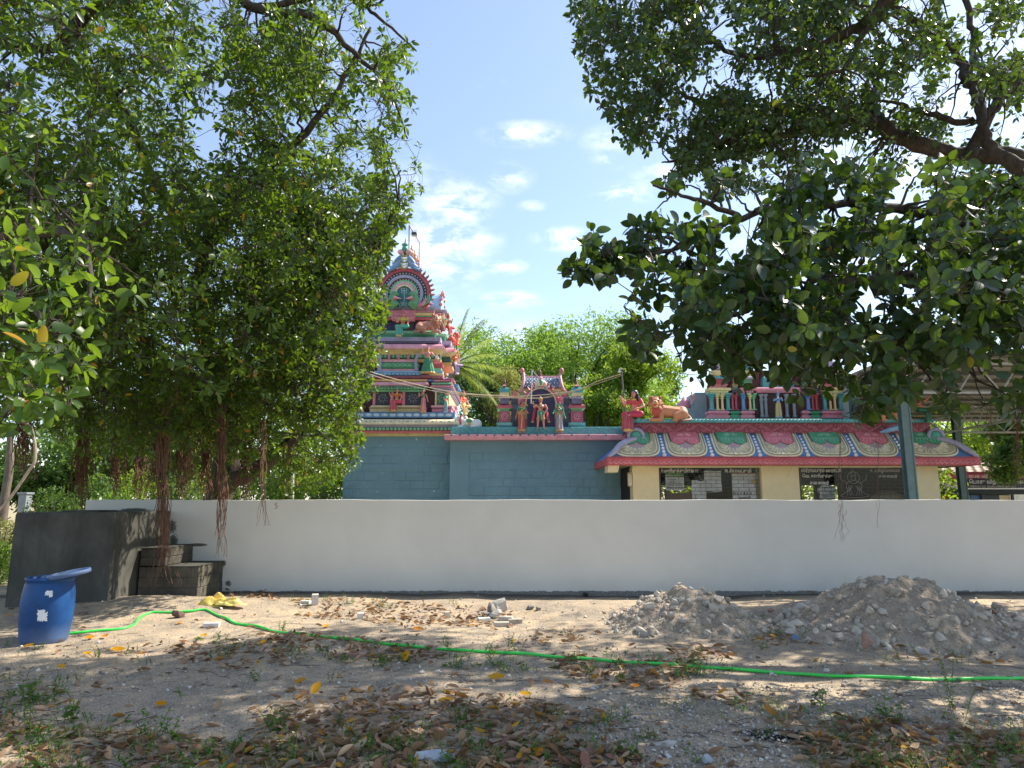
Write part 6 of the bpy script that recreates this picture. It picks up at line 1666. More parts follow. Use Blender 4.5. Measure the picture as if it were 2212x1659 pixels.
# ------------------------------------------------------------------ rocks, bricks, sack
from mathutils import noise as mnoise
def rock(name, size, seed, sub=2, sharp=.35, flatz=1.0):
    import bmesh
    bm = bmesh.new(); bmesh.ops.create_icosphere(bm, subdivisions=sub, radius=1)
    off = Vector((seed * 7.3, seed * 3.1, seed * 1.7))
    for v in bm.verts:
        d = v.co.normalized(); k = 1 + sharp * (mnoise.noise(d * 1.3 + off)) + sharp * .5 * mnoise.noise(d * 3.1 + off)
        # planar cuts give broken faces
        for j in range(5):
            nn = Vector((math.sin(seed * 3 + j * 2.1), math.cos(seed * 5 + j * 1.3), math.sin(seed + j * 4.2))).normalized(); q = d.dot(nn)
            if q * k > .62: k = .62 / q
        v.co = Vector((d.x * size[0], d.y * size[1], d.z * size[2] * flatz)) * k
    me = bpy.data.meshes.new(name); bm.to_mesh(me); bm.free(); return me
def rockmat(name, c1, c2):
    t = NT(name); p = t.pos(); o = t.new('ObjectInfo')
    n = t.noise(p, 12, 6, .7); g = t.noise(p, 55, 3, .7)
    col = t.ramp(n, [(.3, lin(c1)), (.7, lin(c2))]); col = t.mix(t.math('MULTIPLY', o.outputs['Random'], .45), col, lin(tuple(int(v * .72) for v in c1)))
    return t.done(t.bsdf(col, .9, t.bump(g, .5, .008, t.bump(n, .5, .02)), spec=.2))
rm_w, rm_g = rockmat('pale_stone', (176, 168, 158), (206, 200, 192)), rockmat('grey_stone', (124, 118, 112), (168, 160, 150))
rm_p = rockmat('pink_stone', (150, 116, 104), (186, 150, 134))
def place_rock(px, py, size, seed, mat, label, name='rock', cat='rock', rot=(0, 0, 0), lift=.4, group=None):
    g = G(px, py); me = rock(name, size, seed); me.materials.append(mat)
    o = put(name, me); o.location = (g.x, g.y, g.z + size[2] * lift); o.rotation_euler = rot; solo(o, label, cat, group); return o
place_rock(1080, 1327, (.16, .10, .13), 3, rm_w, 'largest white broken rock leaning at the top of the rock pile before the wall', rot=(.2, .5, .4), lift=1.0)
place_rock(1063, 1330, (.11, .09, .11), 5, rm_g, 'grey angular rock at the left of the rock pile', rot=(.1, -.3, 1.0), lift=.7)
place_rock(1072, 1334, (.10, .08, .08), 8, rm_w, 'pale rock at the front of the rock pile', rot=(0, .2, .3), lift=.6)
place_rock(1050, 1333, (.08, .07, .06), 12, rm_g, 'small dark rock at the left foot of the rock pile', lift=.5)
place_rock(386, 1334, (.10, .07, .07), 15, rockmat('brown_stone', (92, 74, 66), (120, 98, 86)), 'dark brown stone lying beside the hose bend', rot=(0, .3, .5), lift=.6)
place_rock(943, 1645, (.155, .055, .05), 21, rockmat('blue_grey_stone', (156, 162, 172), (196, 200, 206)), 'long pale blue grey stone among the leaves at the bottom centre', rot=(0, .05, .1), lift=.6)
place_rock(1527, 1650, (.045, .03, .035), 24, rockmat('slate_chip', (140, 148, 156), (176, 182, 188)), 'small bluish stone cube at the bottom right of centre', lift=.7)
place_rock(1440, 1610, (.10, .05, .025), 27, rm_w, 'flat pale rock flake lying on the gravel right of centre', lift=.4)
place_rock(1145, 1316, (.07, .06, .045), 30, rm_g, 'rounded grey stone right of the rock pile', lift=.5)
place_rock(1163, 1318, (.05, .05, .04), 31, rm_g, 'smaller rounded grey stone right of the rock pile', lift=.5)
def brick(px, py, sz_, col, label, rz=0, tilt=0, up=0.0, cat='brick'):
    g = G(px, py); m = MB(); m.box(-sz_[0] / 2, sz_[0] / 2, -sz_[1] / 2, sz_[1] / 2, 0, sz_[2], .006); o = put('brick', m.mesh('brick', paint(col, .9)))
    o.location = (g.x, g.y, g.z - .01 + up); o.rotation_euler = (tilt, 0, rz); solo(o, label, cat); return o
brick(1083, 1353, (.21, .10, .07), (176, 168, 150), 'grey cement brick lying in front of the rock pile', .05)
brick(1092, 1344, (.20, .10, .06), (190, 176, 160), 'pale brick under the rocks of the pile', -.2, up=.03)
brick(1112, 1346, (.20, .10, .07), (180, 166, 146), 'buff brick at the right foot of the rock pile', .15)
brick(1045, 1340, (.18, .09, .05), (206, 214, 206), 'whitish broken tile at the left foot of the rock pile', .4)
brick(680, 1306, (.10, .09, .17), (206, 196, 184), 'pale brick standing on end near the wall foot', .3, .05)
brick(660, 1303, (.16, .08, .05), (206, 200, 190), 'white brick lying flat beside the upright brick', -.2)
brick(457, 1354, (.20, .09, .065), (214, 206, 196), 'white painted brick half buried beside the hose', .12)
brick(770, 1422 - 6, (.20, .09, .04), (190, 140, 120), 'reddish brick behind the hose left of centre', .05)
brick(778 + 0, 1336 - 0, (.09, .08, .09), (214, 202, 186), 'broken brick end standing in the sunlit leaf litter', .2)
brick(965, 1335, (.08, .06, .10), (206, 190, 170), 'small brick bat upright in the leaf litter left of the rock pile', .4)
# yellow sack
sk = thing('yellow_plastic_sack', 'crumpled empty yellow plastic sack lying near the cement steps', 'sack', G(478, 1308))
def cloth_blob(cx, cy, rx, ry, h_, seed, z0=0):
    m = MB(); n, k = 26, 8; V = []; F = []
    for j in range(k + 1):
        q = j / k
        for i in range(n):
            a_ = 2 * PI * i / n; rr_ = q * (1 + .22 * mnoise.noise(Vector((math.cos(a_) * 1.7, math.sin(a_) * 1.7, seed))) + .10 * math.sin(a_ * 5 + seed))
            x, y = rx * rr_ * math.cos(a_), ry * rr_ * math.sin(a_)
            z = h_ * (1 - q ** 2.2) * (.35 + 1.5 * abs(mnoise.noise(Vector((x * 1.3 / rx, y * 1.6 / ry, seed * 3))))) + .10 * h_ * math.sin(x * 5 / rx + y * 3 / ry)
            V.append((cx + x, cy + y, z0 + max(z, -.01)))
    for j in range(k):
        for i in range(n): F.append((j * n + i, j * n + (i + 1) % n, (j + 1) * n + (i + 1) % n, (j + 1) * n + i))
    return m.add(V, F)
ym = paint((226, 190, 44), .5, grime=.5)
cloth_blob(-.12, .05, .30, .14, .14, 2).build('sack_body', ym, sk, False, local=True)
cloth_blob(.14, -.05, .26, .10, .10, 5, .02).build('sack_fold', paint((226, 200, 84), .5, grime=.5), sk, False, local=True)
def scrap(name, px, py, rx, ry, h_, col, label, cat, seed):
    t = thing(name, label, cat, G(px, py)); cloth_blob(0, 0, rx, ry, h_, seed).build(name + '_sheet', paint(col, .35, grime=.1), t, False, local=True)
scrap('blue_plastic_scrap', 1718, 1381, .055, .04, .05, (40, 150, 214), 'crumpled bright blue plastic scrap between the two rubble mounds', 'plastic scrap', 3)
scrap('clear_plastic_cup', 1425 + 10, 1655 - 20, .05, .03, .03, (190, 196, 200), 'crushed white plastic cup lying on the right foreground gravel', 'cup', 8)
scrap('foil_wrapper', 1198, 1545, .022, .018, .03, (206, 212, 220), 'small silvery wrapper among the leaves near the bottom centre', 'wrapper', 6)
scrap('foil_wrapper', 1252, 1534, .022, .02, .03, (210, 216, 222), 'small white wrapper right of the silvery one in the leaves', 'wrapper', 9)
scrap('pale_rag', 1000 - 18, 1608 - 60, .03, .02, .02, (214, 210, 170), 'scrap of pale yellow paper in the leaf litter', 'paper scrap', 4)
scrap('white_stone_chip', 732, 1421 - 16 + 70, .02, .015, .018, (222, 220, 214), 'small white crumpled paper left of centre on bare ground', 'paper scrap', 11)
# ------------------------------------------------------------------ rubble mounds
def rubble(label, lx, rx_, apex_px, apex_py, base_py, Yc, ry, seed, prof_pts, nstones):
    ctr_x = WX((lx + rx_) / 2, base_py - 60, Yc); rx = (WX(rx_, base_py - 60, Yc) - WX(lx, base_py - 60, Yc)) / 2
    hh_ = WZ(apex_py, Yc)
    t = thing('rubble_mound', label, 'rubble mound', (ctr_x, Yc, 0))
    n, k = 90, 34
    def prf(a_):   # height factor skew
        return 1
    ppx = np.array([p[0] for p in prof_pts], float); pph = np.array([p[1] for p in prof_pts], float)
    def hf(x, y):
        u = (x - ctr_x) / rx; v = (y - Yc) / ry
        ridge = np.interp(u, ppx, pph) * hh_
        w = np.clip(1 - np.abs(v) ** 1.25, 0, 1)
        nz = vnoise(x, y, .16, seed) * .07 + vnoise(x, y, .06, seed + 1) * .035 + vnoise(x, y, .4, seed + 2) * .08
        return ridge * w + (nz - .09) * np.clip(ridge * w / .12, 0, 1)
    xs_ = np.linspace(-1.25, 1.25, 150) * rx + ctr_x; ys_ = np.linspace(-1.05, 1.05, 90) * ry + Yc
    X_, Y_ = np.meshgrid(xs_, ys_); Z_ = H(X_, Y_) - .03 + hf(X_, Y_)
    I_ = np.arange(X_.size).reshape(X_.shape)
    tmat = NT('rubble_soil'); p = tmat.pos(); nn_ = tmat.noise(p, 6, 6, .7); f = tmat.noise(p, 40, 4, .75); vv = tmat.vor(p, 26)
    col = tmat.ramp(nn_, [(.3, lin((136, 121, 107))), (.6, lin((176, 161, 144))), (.8, lin((196, 183, 166)))])
    col = tmat.mix(tmat.math('MULTIPLY', tmat.math('SUBTRACT', f, .5, True), 1.5, True), col, lin((104, 92, 82)))
    mt = tmat.done(tmat.bsdf(col, .95, tmat.bump(vv, .6, .02, tmat.bump(f, .6, .02)), spec=.15))
    put('earth_heap', npmesh('earth_heap', np.stack([X_, Y_, Z_], -1).reshape(-1, 3), np.stack([I_[:-1, :-1], I_[:-1, 1:], I_[1:, 1:], I_[1:, :-1]], -1).reshape(-1, 4), False, mt), t)
    rr = random.Random(seed)
    meshes = [rock('stone', (1, .8, .7), 40 + seed + j, 1, .4) for j in range(6)]
    mats_ = [rockmat('grey_rubble', (158, 146, 132), (194, 180, 164)), rockmat('rubble_stone', (188, 176, 160), (216, 206, 192)), rm_w, rm_p]
    for j, me in enumerate(meshes): me.materials.append(mats_[[0, 1, 1, 2, 1, 3][j]])
    for i in range(nstones):
        for _ in range(20):
            u = rr.uniform(-1.1, 1.1); v = rr.uniform(-1, .35); x = ctr_x + u * rx; y = Yc + v * ry; h_ = float(hf(x, y))
            if h_ > .03 or rr.random() < .25: break
        s = rr.choice([.03, .04, .04, .055, .07, .09, .05]) * rr.uniform(.8, 1.25)
        o = put('stone', rr.choice(meshes[:5] if rr.random() < .93 else meshes), t, matrix=Matrix.LocRotScale(Vector((x, y, float(H(x, y)) - .03 + h_ + s * .25)), Vector((rr.uniform(-.6, .6), rr.uniform(-.6, .6), rr.uniform(0, 6))).xyz and __import__('mathutils').Euler((rr.uniform(-.6, .6), rr.uniform(-.6, .6), rr.uniform(0, 6))).to_quaternion(), Vector((s, s, s))))
    # small chips joined
    nch = 2600; V0 = np.array([(1, 0, 0), (-.8, .5, 0), (-.5, -.8, 0), (0, .1, .8), (.1, 0, -.7)]); F0_ = np.array([(0, 1, 3), (1, 2, 3), (2, 0, 3), (1, 0, 4), (2, 1, 4), (0, 2, 4)])
    g_ = np.random.default_rng(seed); u = g_.uniform(-1.2, 1.2, nch); v = g_.uniform(-1.05, .5, nch); x = ctr_x + u * rx; y = Yc + v * ry; z = H(x, y) - .028 + hf(x, y)
    s = g_.choice([.006, .009, .013, .018], nch) * g_.uniform(.7, 1.3, nch)
    q = g_.normal(size=(nch, 3, 3)); Q, _ = np.linalg.qr(q)
    Vv = np.einsum('nij,kj->nki', Q, V0) * s[:, None, None] + np.stack([x, y, z], -1)[:, None]
    put('stone_chips', npmesh('stone_chips', Vv.reshape(-1, 3), (F0_[None] + (np.arange(nch) * 5)[:, None, None]).reshape(-1, 3), False, mats_[1]), t)['kind'] = 'stuff'
    return t
rubble('smaller rubble mound of pale broken stones and earth nearer the middle of the wall', 1325, 1665, 1480, 1263, 1400, 9.8, 1.05, 3, [(-1.2, 0), (-1, .08), (-.8, .38), (-.55, .66), (-.3, .86), (-.12, 1.0), (.0, .92), (.2, .86), (.45, .62), (.75, .28), (1.0, .06), (1.2, 0)], 150)
rubble('larger rubble mound of broken stones and earth at the right of the yard', 1660, 2225, 1950, 1236, 1415, 9.7, 1.45, 9, [(-1.2, 0), (-1.0, .10), (-.75, .30), (-.5, .58), (-.25, .86), (-.1, .97), (.1, 1.0), (.3, .84), (.5, .52), (.7, .36), (.95, .22), (1.2, .05)], 290)
place_rock(1873, 1405, (.09, .05, .12), 61, rm_p, 'pinkish broken brick slab leaning at the front of the larger mound', rot=(-.3, .35, .2), lift=.9)
place_rock(1892, 1402, (.06, .05, .10), 63, rm_w, 'white stone leaning on the pinkish slab at the front of the larger mound', rot=(-.2, -.3, .1), lift=.9)
place_rock(1985, 1412, (.12, .06, .05), 66, rm_w, 'long pale stone at the right foot of the larger mound', lift=.5)

# ------------------------------------------------------------------ gravel on the ground
g_ = np.random.default_rng(11)
def chips(n, px0, px1, py0, py1, sizes, mat, name, seed, lift=.25):
    g_ = np.random.default_rng(seed)
    px = g_.uniform(px0, px1, n); py = g_.uniform(py0, py1, n)
    a, b = (px - CX) / F0, (CY - py) / F0
    yd = math.cos(PITCH) - b * math.sin(PITCH); zd = math.sin(PITCH) + b * math.cos(PITCH); t = EYE / -zd
    x, y = a * t, yd * t
    V0 = np.array([(1, 0, 0), (-.2, .9, .1), (-.9, -.1, 0), (-.1, -.8, .1), (.1, .1, .75), (0, 0, -.6)]); F_ = np.array([(0, 1, 4), (1, 2, 4), (2, 3, 4), (3, 0, 4), (1, 0, 5), (2, 1, 5), (3, 2, 5), (0, 3, 5)])
    s = g_.choice(sizes, n) * g_.uniform(.6, 1.4, n); z = H(x, y) + s * lift
    Q, _ = np.linalg.qr(g_.normal(size=(n, 3, 3)))
    Vv = np.einsum('nij,kj->nki', Q, V0) * (s[:, None] * np.array([1, 1, .8]))[:, None] + np.stack([x, y, z], -1)[:, None]
    o = put(name, npmesh(name, Vv.reshape(-1, 3), (F_[None] + (np.arange(n) * 6)[:, None, None]).reshape(-1, 3), False, mat)); o['kind'] = 'stuff'; return o
tg = NT('gravel'); gg = tg.new('NewGeometry'); gcol = tg.ramp(gg.outputs['Random Per Island'], [(0, lin((112, 102, 94))), (.4, lin((160, 150, 138))), (.75, lin((192, 184, 172))), (1, lin((214, 210, 202)))])
gmat = tg.done(tg.bsdf(gcol, .95, spec=.15))
chips(16000, -60, 2280, 1300, 1680, [.004, .006, .009], gmat, 'gravel', 1)
chips(5000, 1250, 2280, 1480, 1680, [.004, .007, .011, .016], gmat, 'gravel', 2)
chips(900, -60, 2280, 1290, 1500, [.012, .02, .028], gmat, 'gravel', 3)

# ------------------------------------------------------------------ leaf tools
def tpl(nu=4, wid=.5, curl=.12, fold=.16, tipx=1.0, shape='ovate'):
    """leaf template along +x, midrib folded; returns V (k,3), F quads/tris as tris"""
    us = np.linspace(0, 1, nu + 1); V = []; F = []
    for i, u in enumerate(us):
        if shape == 'ovate': w = wid * .5 * (math.sin(PI * min(u * .93 + .02, 1) ** .82) ** .8 if 0 < u < 1 else 0)
        else: w = wid * .5 * (math.sin(PI * u) ** .7 if 0 < u < 1 else 0)
        zc = -curl * u * u
        V.append((u, 0, zc)); 
        if 0 < i < nu: V.append((u, w, zc + fold * w)); V.append((u, -w, zc + fold * w))
    idx = []; c = 0
    for i in range(nu + 1):
        if 0 < i < nu: idx.append((c, c + 1, c + 2)); c += 3
        else: idx.append((c, c, c)); c += 1
    for i in range(nu):
        a, b = idx[i], idx[i + 1]
        for s_ in (1, 2):
            if i == 0: f = [(a[0], b[0], b[s_])]
            elif i == nu - 1: f = [(a[0], b[0], a[s_])]
            else: f = [(a[0], b[0], b[s_]), (a[0], b[s_], a[s_])]
            if s_ == 2: f = [x[::-1] for x in f]
            F += f
    return np.array(V), np.array(F)
def leaves_np(P, X, N, S, T, Wd=None):
    V0, F_ = T; X = X / np.linalg.norm(X, axis=1)[:, None]
    N = N - (N * X).sum(1)[:, None] * X; nl = np.linalg.norm(N, axis=1); N = np.where(nl[:, None] < 1e-5, [[0, 0, 1.]], N); N = N / np.linalg.norm(N, axis=1)[:, None]
    Yv = np.cross(N, X); Wd = np.ones(len(P)) if Wd is None else Wd
    V = P[:, None] + S[:, None, None] * (V0[None, :, 0:1] * X[:, None] + V0[None, :, 1:2] * Wd[:, None, None] * Yv[:, None] + V0[None, :, 2:3] * N[:, None])
    F = F_[None] + (np.arange(len(P)) * len(V0))[:, None, None]
    return V.reshape(-1, 3), F.reshape(-1, 3), (X, Yv, N)
def tubes_np(PL, RD, sides=4):
    """PL (n,k,3) polylines, RD (n,k)"""
    n, k, _ = PL.shape; D = np.gradient(PL, axis=1); D /= np.linalg.norm(D, axis=2)[..., None] + 1e-9
    ref = np.where(np.abs(D[..., 2:3]) > .9, [[[1., 0, 0]]], [[[0, 0, 1.]]]); U = np.cross(D, ref); U /= np.linalg.norm(U, axis=2)[..., None] + 1e-9; Vv = np.cross(D, U)
    a = np.arange(sides) * 2 * PI / sides
    P = PL[:, :, None] + RD[:, :, None, None] * (np.cos(a)[None, None, :, None] * U[:, :, None] + np.sin(a)[None, None, :, None] * Vv[:, :, None])
    base = (np.arange(n) * k * sides)[:, None, None]; i = np.arange(k - 1)[None, :, None] * sides; s0 = np.arange(sides)[None, None]; s1 = (s0 + 1) % sides
    F = np.stack([base + i + s0, base + i + s1, base + i + sides + s1, base + i + sides + s0], -1).reshape(-1, 4)
    return P.reshape(-1, 3), F

# ------------------------------------------------------------------ fallen leaves
DRY = leafmat('dry_leaf', [(0, lin((104, 74, 52))), (.22, lin((142, 108, 80))), (.42, lin((178, 142, 108))), (.6, lin((156, 140, 122))), (.78, lin((194, 164, 132))), (.9, lin((128, 96, 88))), (.975, lin((190, 132, 40))), (1, lin((206, 160, 50)))], .15, (.5, .3, .1), .6, .3)
YLW = leafmat('yellow_leaf', [(0, lin((222, 168, 20))), (.6, lin((206, 140, 24))), (1, lin((190, 104, 24)))], .2, (.7, .4, .02), .5, .3)
def dry_tpl(nu=5, nv=2, wid=.46, bend=.8):
    V = []; F = []
    for i in range(nu + 1):
        u = i / nu; w = wid * .5 * max(.03, math.sin(PI * min(u * .94 + .03, 1)) ** .75)
        for j in range(-nv, nv + 1):
            v = j / nv; a = v * bend; V.append((u, w * math.sin(a) / max(bend, .01) * 1.1, w * (1 - math.cos(a)) * 1.3 + .10 * (u - .5) ** 2 * 2))
    c = 2 * nv + 1
    for i in range(nu):
        for j in range(c - 1):
            a = i * c + j; F += [(a, a + c, a + c + 1), (a, a + c + 1, a + 1)]
    return np.array(V), np.array(F)
DT = [dry_tpl(5, 1, .48, .9), dry_tpl(5, 2, .42, 1.5), dry_tpl(4, 1, .5, .4)]
zones = [  # polygon, leaves
    ([(560, 1530), (760, 1500), (1000, 1500), (1180, 1520), (1330, 1560), (1310, 1620), (1420, 1659), (1400, 1700), (600, 1700), (520, 1620)], 1500),
    ([(0, 1560), (250, 1580), (560, 1600), (600, 1700), (-80, 1700)], 420), ([(-50, 1480), (110, 1480), (170, 1530), (60, 1600), (-60, 1600)], 90),
    ([(1700, 1600), (1860, 1555), (2000, 1560), (2120, 1560), (2290, 1600), (2290, 1700), (1800, 1690)], 700),
    ([(1640, 1555), (1760, 1550), (1790, 1590), (1700, 1600)], 30),
    ([(560, 1375), (720, 1385), (900, 1402), (960, 1420), (900, 1432), (760, 1428), (600, 1410)], 260), ([(380, 1400), (480, 1388), (600, 1400), (640, 1440), (500, 1448), (390, 1430)], 130),
    ([(1180, 1420), (1300, 1430), (1480, 1440), (1500, 1460), (1450, 1500), (1330, 1490), (1200, 1455)], 230), ([(1440, 1400), (1600, 1400), (1580, 1440), (1430, 1440)], 90),
    ([(630, 1300), (780, 1308), (960, 1318), (1130, 1325), (1120, 1350), (900, 1352), (760, 1345), (640, 1335)], 420), ([(470, 1270), (560, 1276), (640, 1296), (600, 1310), (500, 1300)], 90),
    ([(1090, 1355), (1250, 1358), (1250, 1395), (1120, 1400)], 60), ([(1620, 1345), (1700, 1370), (1760, 1400), (1640, 1400)], 60), ([(1480, 1500), (1600, 1500), (1620, 1530), (1500, 1525)], 30),
    ([(200, 1400), (380, 1370), (420, 1400), (300, 1430), (180, 1420)], 26), ([(1900, 1400), (2212, 1380), (2212, 1420), (1950, 1430)], 40),
    ([(1650, 1270), (2212, 1290), (2212, 1300), (1500, 1290)], 20), ([(-60, 1340), (2260, 1320), (2260, 1700), (-60, 1700)], 420), ([(0, 1300), (250, 1300), (250, 1420), (0, 1420)], 30)]
LP = []
for poly, n in zones:
    pa = np.array(poly, float); k = 0
    while k < n:
        x = rng.uniform(pa[:, 0].min(), pa[:, 0].max(), n); y = rng.uniform(pa[:, 1].min(), pa[:, 1].max(), n); ok = inpoly(x, y, poly)
        # clumpy edges
        ok &= rng.random(n) < .25 + vnoise(x, y, 38, 5) * 1.1
        for a_, b_ in zip(x[ok], y[ok]):
            if k < n: LP.append((a_, b_)); k += 1
LP = np.array(LP)
a, b = (LP[:, 0] - CX) / F0, (CY - LP[:, 1]) / F0
yd = math.cos(PITCH) - b * math.sin(PITCH); zd = math.sin(PITCH) + b * math.cos(PITCH); t_ = EYE / -zd
gx, gy = a * t_, yd * t_
n = len(gx); th = rng.uniform(0, 2 * PI, n); tilt = rng.normal(0, .28, n)
X_ = np.stack([np.cos(th) * np.cos(tilt), np.sin(th) * np.cos(tilt), np.sin(tilt)], -1)
N_ = rng.normal(0, .30, (n, 3)); N_[:, 2] += np.where(rng.random(n) < .6, 1, -1)
S_ = rng.uniform(.06, .122, n); Wd_ = rng.uniform(.7, 1.15, n); cell = vnoise(gx, gy, .3, 8)
P_ = np.stack([gx, gy, H(gx, gy) + .012 + rng.uniform(0, .035, n) * cell], -1)
which = rng.integers(0, 3, n); scr = S_ / gy
order = np.argsort(-scr); big = order[:270]; isbig = np.zeros(n, bool); isbig[big] = True
for w in range(3):
    sel = (which == w) & ~isbig
    V, F, _ = leaves_np(P_[sel], X_[sel], N_[sel], S_[sel], DT[w], Wd_[sel])
    o = put('leaf_litter', npmesh('leaf_litter', V, F, True, DRY)); o['kind'] = 'stuff'
def orient(p, x, nrm, s, w=1.0):
    x = Vector(x).normalized(); nrm = Vector(nrm); nrm = (nrm - x * nrm.dot(x)).normalized(); y = nrm.cross(x)
    return Matrix(((x.x * s, y.x * s * w, nrm.x * s, p[0]), (x.y * s, y.y * s * w, nrm.y * s, p[1]), (x.z * s, y.z * s * w, nrm.z * s, p[2]), (0, 0, 0, 1)))
DCOL = []; used = set()
for nm_, c_ in (('dark brown', (112, 82, 62)), ('brown', (146, 110, 80)), ('tan', (182, 146, 110)), ('grey brown', (156, 140, 124)), ('pale buff', (200, 170, 138)), ('reddish brown', (140, 96, 82))):
    mt_ = leafmat('dry_leaf_' + nm_.replace(' ', '_'), [(0, lin(tuple(v * .9 for v in c_))), (1, lin(tuple(min(255, v * 1.08) for v in c_)))], .15, (.5, .3, .1), .6, .3)
    DCOL.append((nm_, [npmesh('fallen_leaf', *dry_tpl(7, 3, .48, b_), True, mt_) for b_ in (.9, 1.5, .4)]))
LANDM = [(943, 1645, 'long pale blue grey stone'), (1527, 1650, 'small bluish stone cube'), (1153, 1632, 'bottom centre yellow leaf'), (1560, 1580, 'charred patch'), (60, 1520, 'left edge weed clump'), (340, 1595, 'lower left weed clump'), (590, 1580, 'bushy weed beside the pile'),
         (790, 1620, 'wide weed patch'), (1198, 1545, 'silvery wrapper'), (1910, 1560, 'leafy weed by the right pile'), (2070, 1560, 'tall feathery weed'), (2180, 1640, 'bottom right corner'), (1072, 1466, 'lone round yellow leaf'), (1425, 1610, 'flat pale rock flake'), (1775, 1530, 'broad leafed weed'), (990, 1560, 'weed in the central pile'), (60, 1650, 'bottom left corner'), (1900, 1650, 'lower right grass')]
for i in big:
    ci = int(rng.choice(6, p=[.12, .2, .24, .18, .16, .10])); cn_, me_ = DCOL[ci][0], DCOL[ci][1][which[i]]
    o = put('fallen_leaf', me_, matrix=orient(P_[i], X_[i], N_[i], S_[i], Wd_[i]))
    for dl in sorted(LANDM, key=lambda q: abs(q[0] - LP[i, 0]) + 1.6 * abs(q[1] - LP[i, 1])):
      ddx, ddy = LP[i, 0] - dl[0], LP[i, 1] - dl[1]
      sidew = ('left of' if ddx < 0 else 'right of') if abs(ddx) > 1.6 * abs(ddy) else ('before' if ddy > 0 else 'behind')
      szw = 'small' if S_[i] < .085 else ('large' if S_[i] > .105 else 'medium')
      lab_ = (szw + ' ' + cn_ + ' ' + ['curled', 'rolled', 'flat'][which[i]] + ' leaf ' + sidew + ' the ' + dl[2] + ', tip ' + ('right' if math.cos(th[i]) > .5 else 'left' if math.cos(th[i]) < -.5 else 'away' if math.sin(th[i]) > 0 else 'forward'))
      if lab_ not in used: break
    used.add(lab_); solo(o, lab_, 'leaf', 'dry leaves in the foreground litter')
yme = npmesh('fallen_leaf', *dry_tpl(6, 2, .62, .6), True, YLW)
YL = [(1072, 1466, 'round yellow leaf lying alone on bare ground at the centre', .16), (677, 1502, 'yellow leaf standing upright on bare ground left of the leaf pile', .12), (347, 1525, 'orange leaf on bare ground at the lower left', .11), (905, 1360, 'orange leaf above the hose left of centre', .15), (877, 1426, 'bright yellow leaf just below the hose', .15),
      (1153, 1632, 'yellow leaf in the leaf pile at the bottom centre', .15), (52, 1401, 'yellow leaf on the ground below the blue drum', .14), (188, 1414, 'small yellow leaf right of the drum foot', .1), (262, 1404, 'bright yellow orange leaf in the sun left of the hose loop', .15), (440, 1374, 'orange leaf in front of the white painted brick', .12),
      (960 - 0, 1518, 'single yellow leaf at the top edge of the foreground leaf pile', .12), (567, 1392, 'long orange yellow leaf right of the leaf patch', .13), (1135, 1502, 'golden leaf on bare ground right of centre', .10), (2198, 1361, 'yellow leaf on the right edge of the larger mound', .15), (150, 1345, 'small yellow leaf between drum and hose', .09),
      (190, 1380, 'orange leaf lying against the hose beside the drum', .12), (225, 1378, 'tan yellow leaf right of the hose start', .12), (1372, 1484, 'pale yellow leaf right of the golden one', .09), (1340, 1440, 'orange leaf caught in the weeds by the hose', .10), (20, 1330, 'yellow leaf left behind the drum', .1), (700, 1355, 'orange leaf above the hose near the litter', .09), (130, 1445, 'yellow leaf in the lower left sunlight', .12)]
for k, (px, py, lab, s) in enumerate(YL):
    g = G(px, py, .015); tl = .1 if k not in (1, 4) else .9
    o = put('yellow_leaf', yme, matrix=orient((g.x - s / 2 * math.cos(k * 1.3), g.y, g.z + .01), (math.cos(k * 1.3), .5 * math.sin(k * 1.3), tl * .5), (.2 * math.sin(k), -tl * 1.5 - .2, 1), s)); solo(o, lab, 'leaf')
# twigs
n = 260; tpx = rng.uniform(-40, 2250, n); tpy = rng.uniform(1310, 1680, n); pl = []
for x, y in zip(tpx, tpy):
    g = G(x, y, .008); a_ = rng.normal(0, .5) + (PI if rng.random() < .5 else 0); L_ = rng.uniform(.06, .3); d = np.array([math.cos(a_), math.sin(a_), 0])
    q = [np.array(g) + d * L_ * s + np.array([0, 0, .008 * math.sin(s * 3)]) + rng.normal(0, .006, 3) for s in (0, .35, .7, 1)]
    for v in q: v[2] = max(v[2], float(H(v[0], v[1])) + .003)
    pl.append(q)
V, F = tubes_np(np.array(pl), np.full((n, 4), .0028), 4)
put('fallen_twigs', npmesh('fallen_twigs', V, F, True, bark('twig_bark', lin((70, 56, 46)), lin((120, 100, 84)), 3)), kind='stuff')

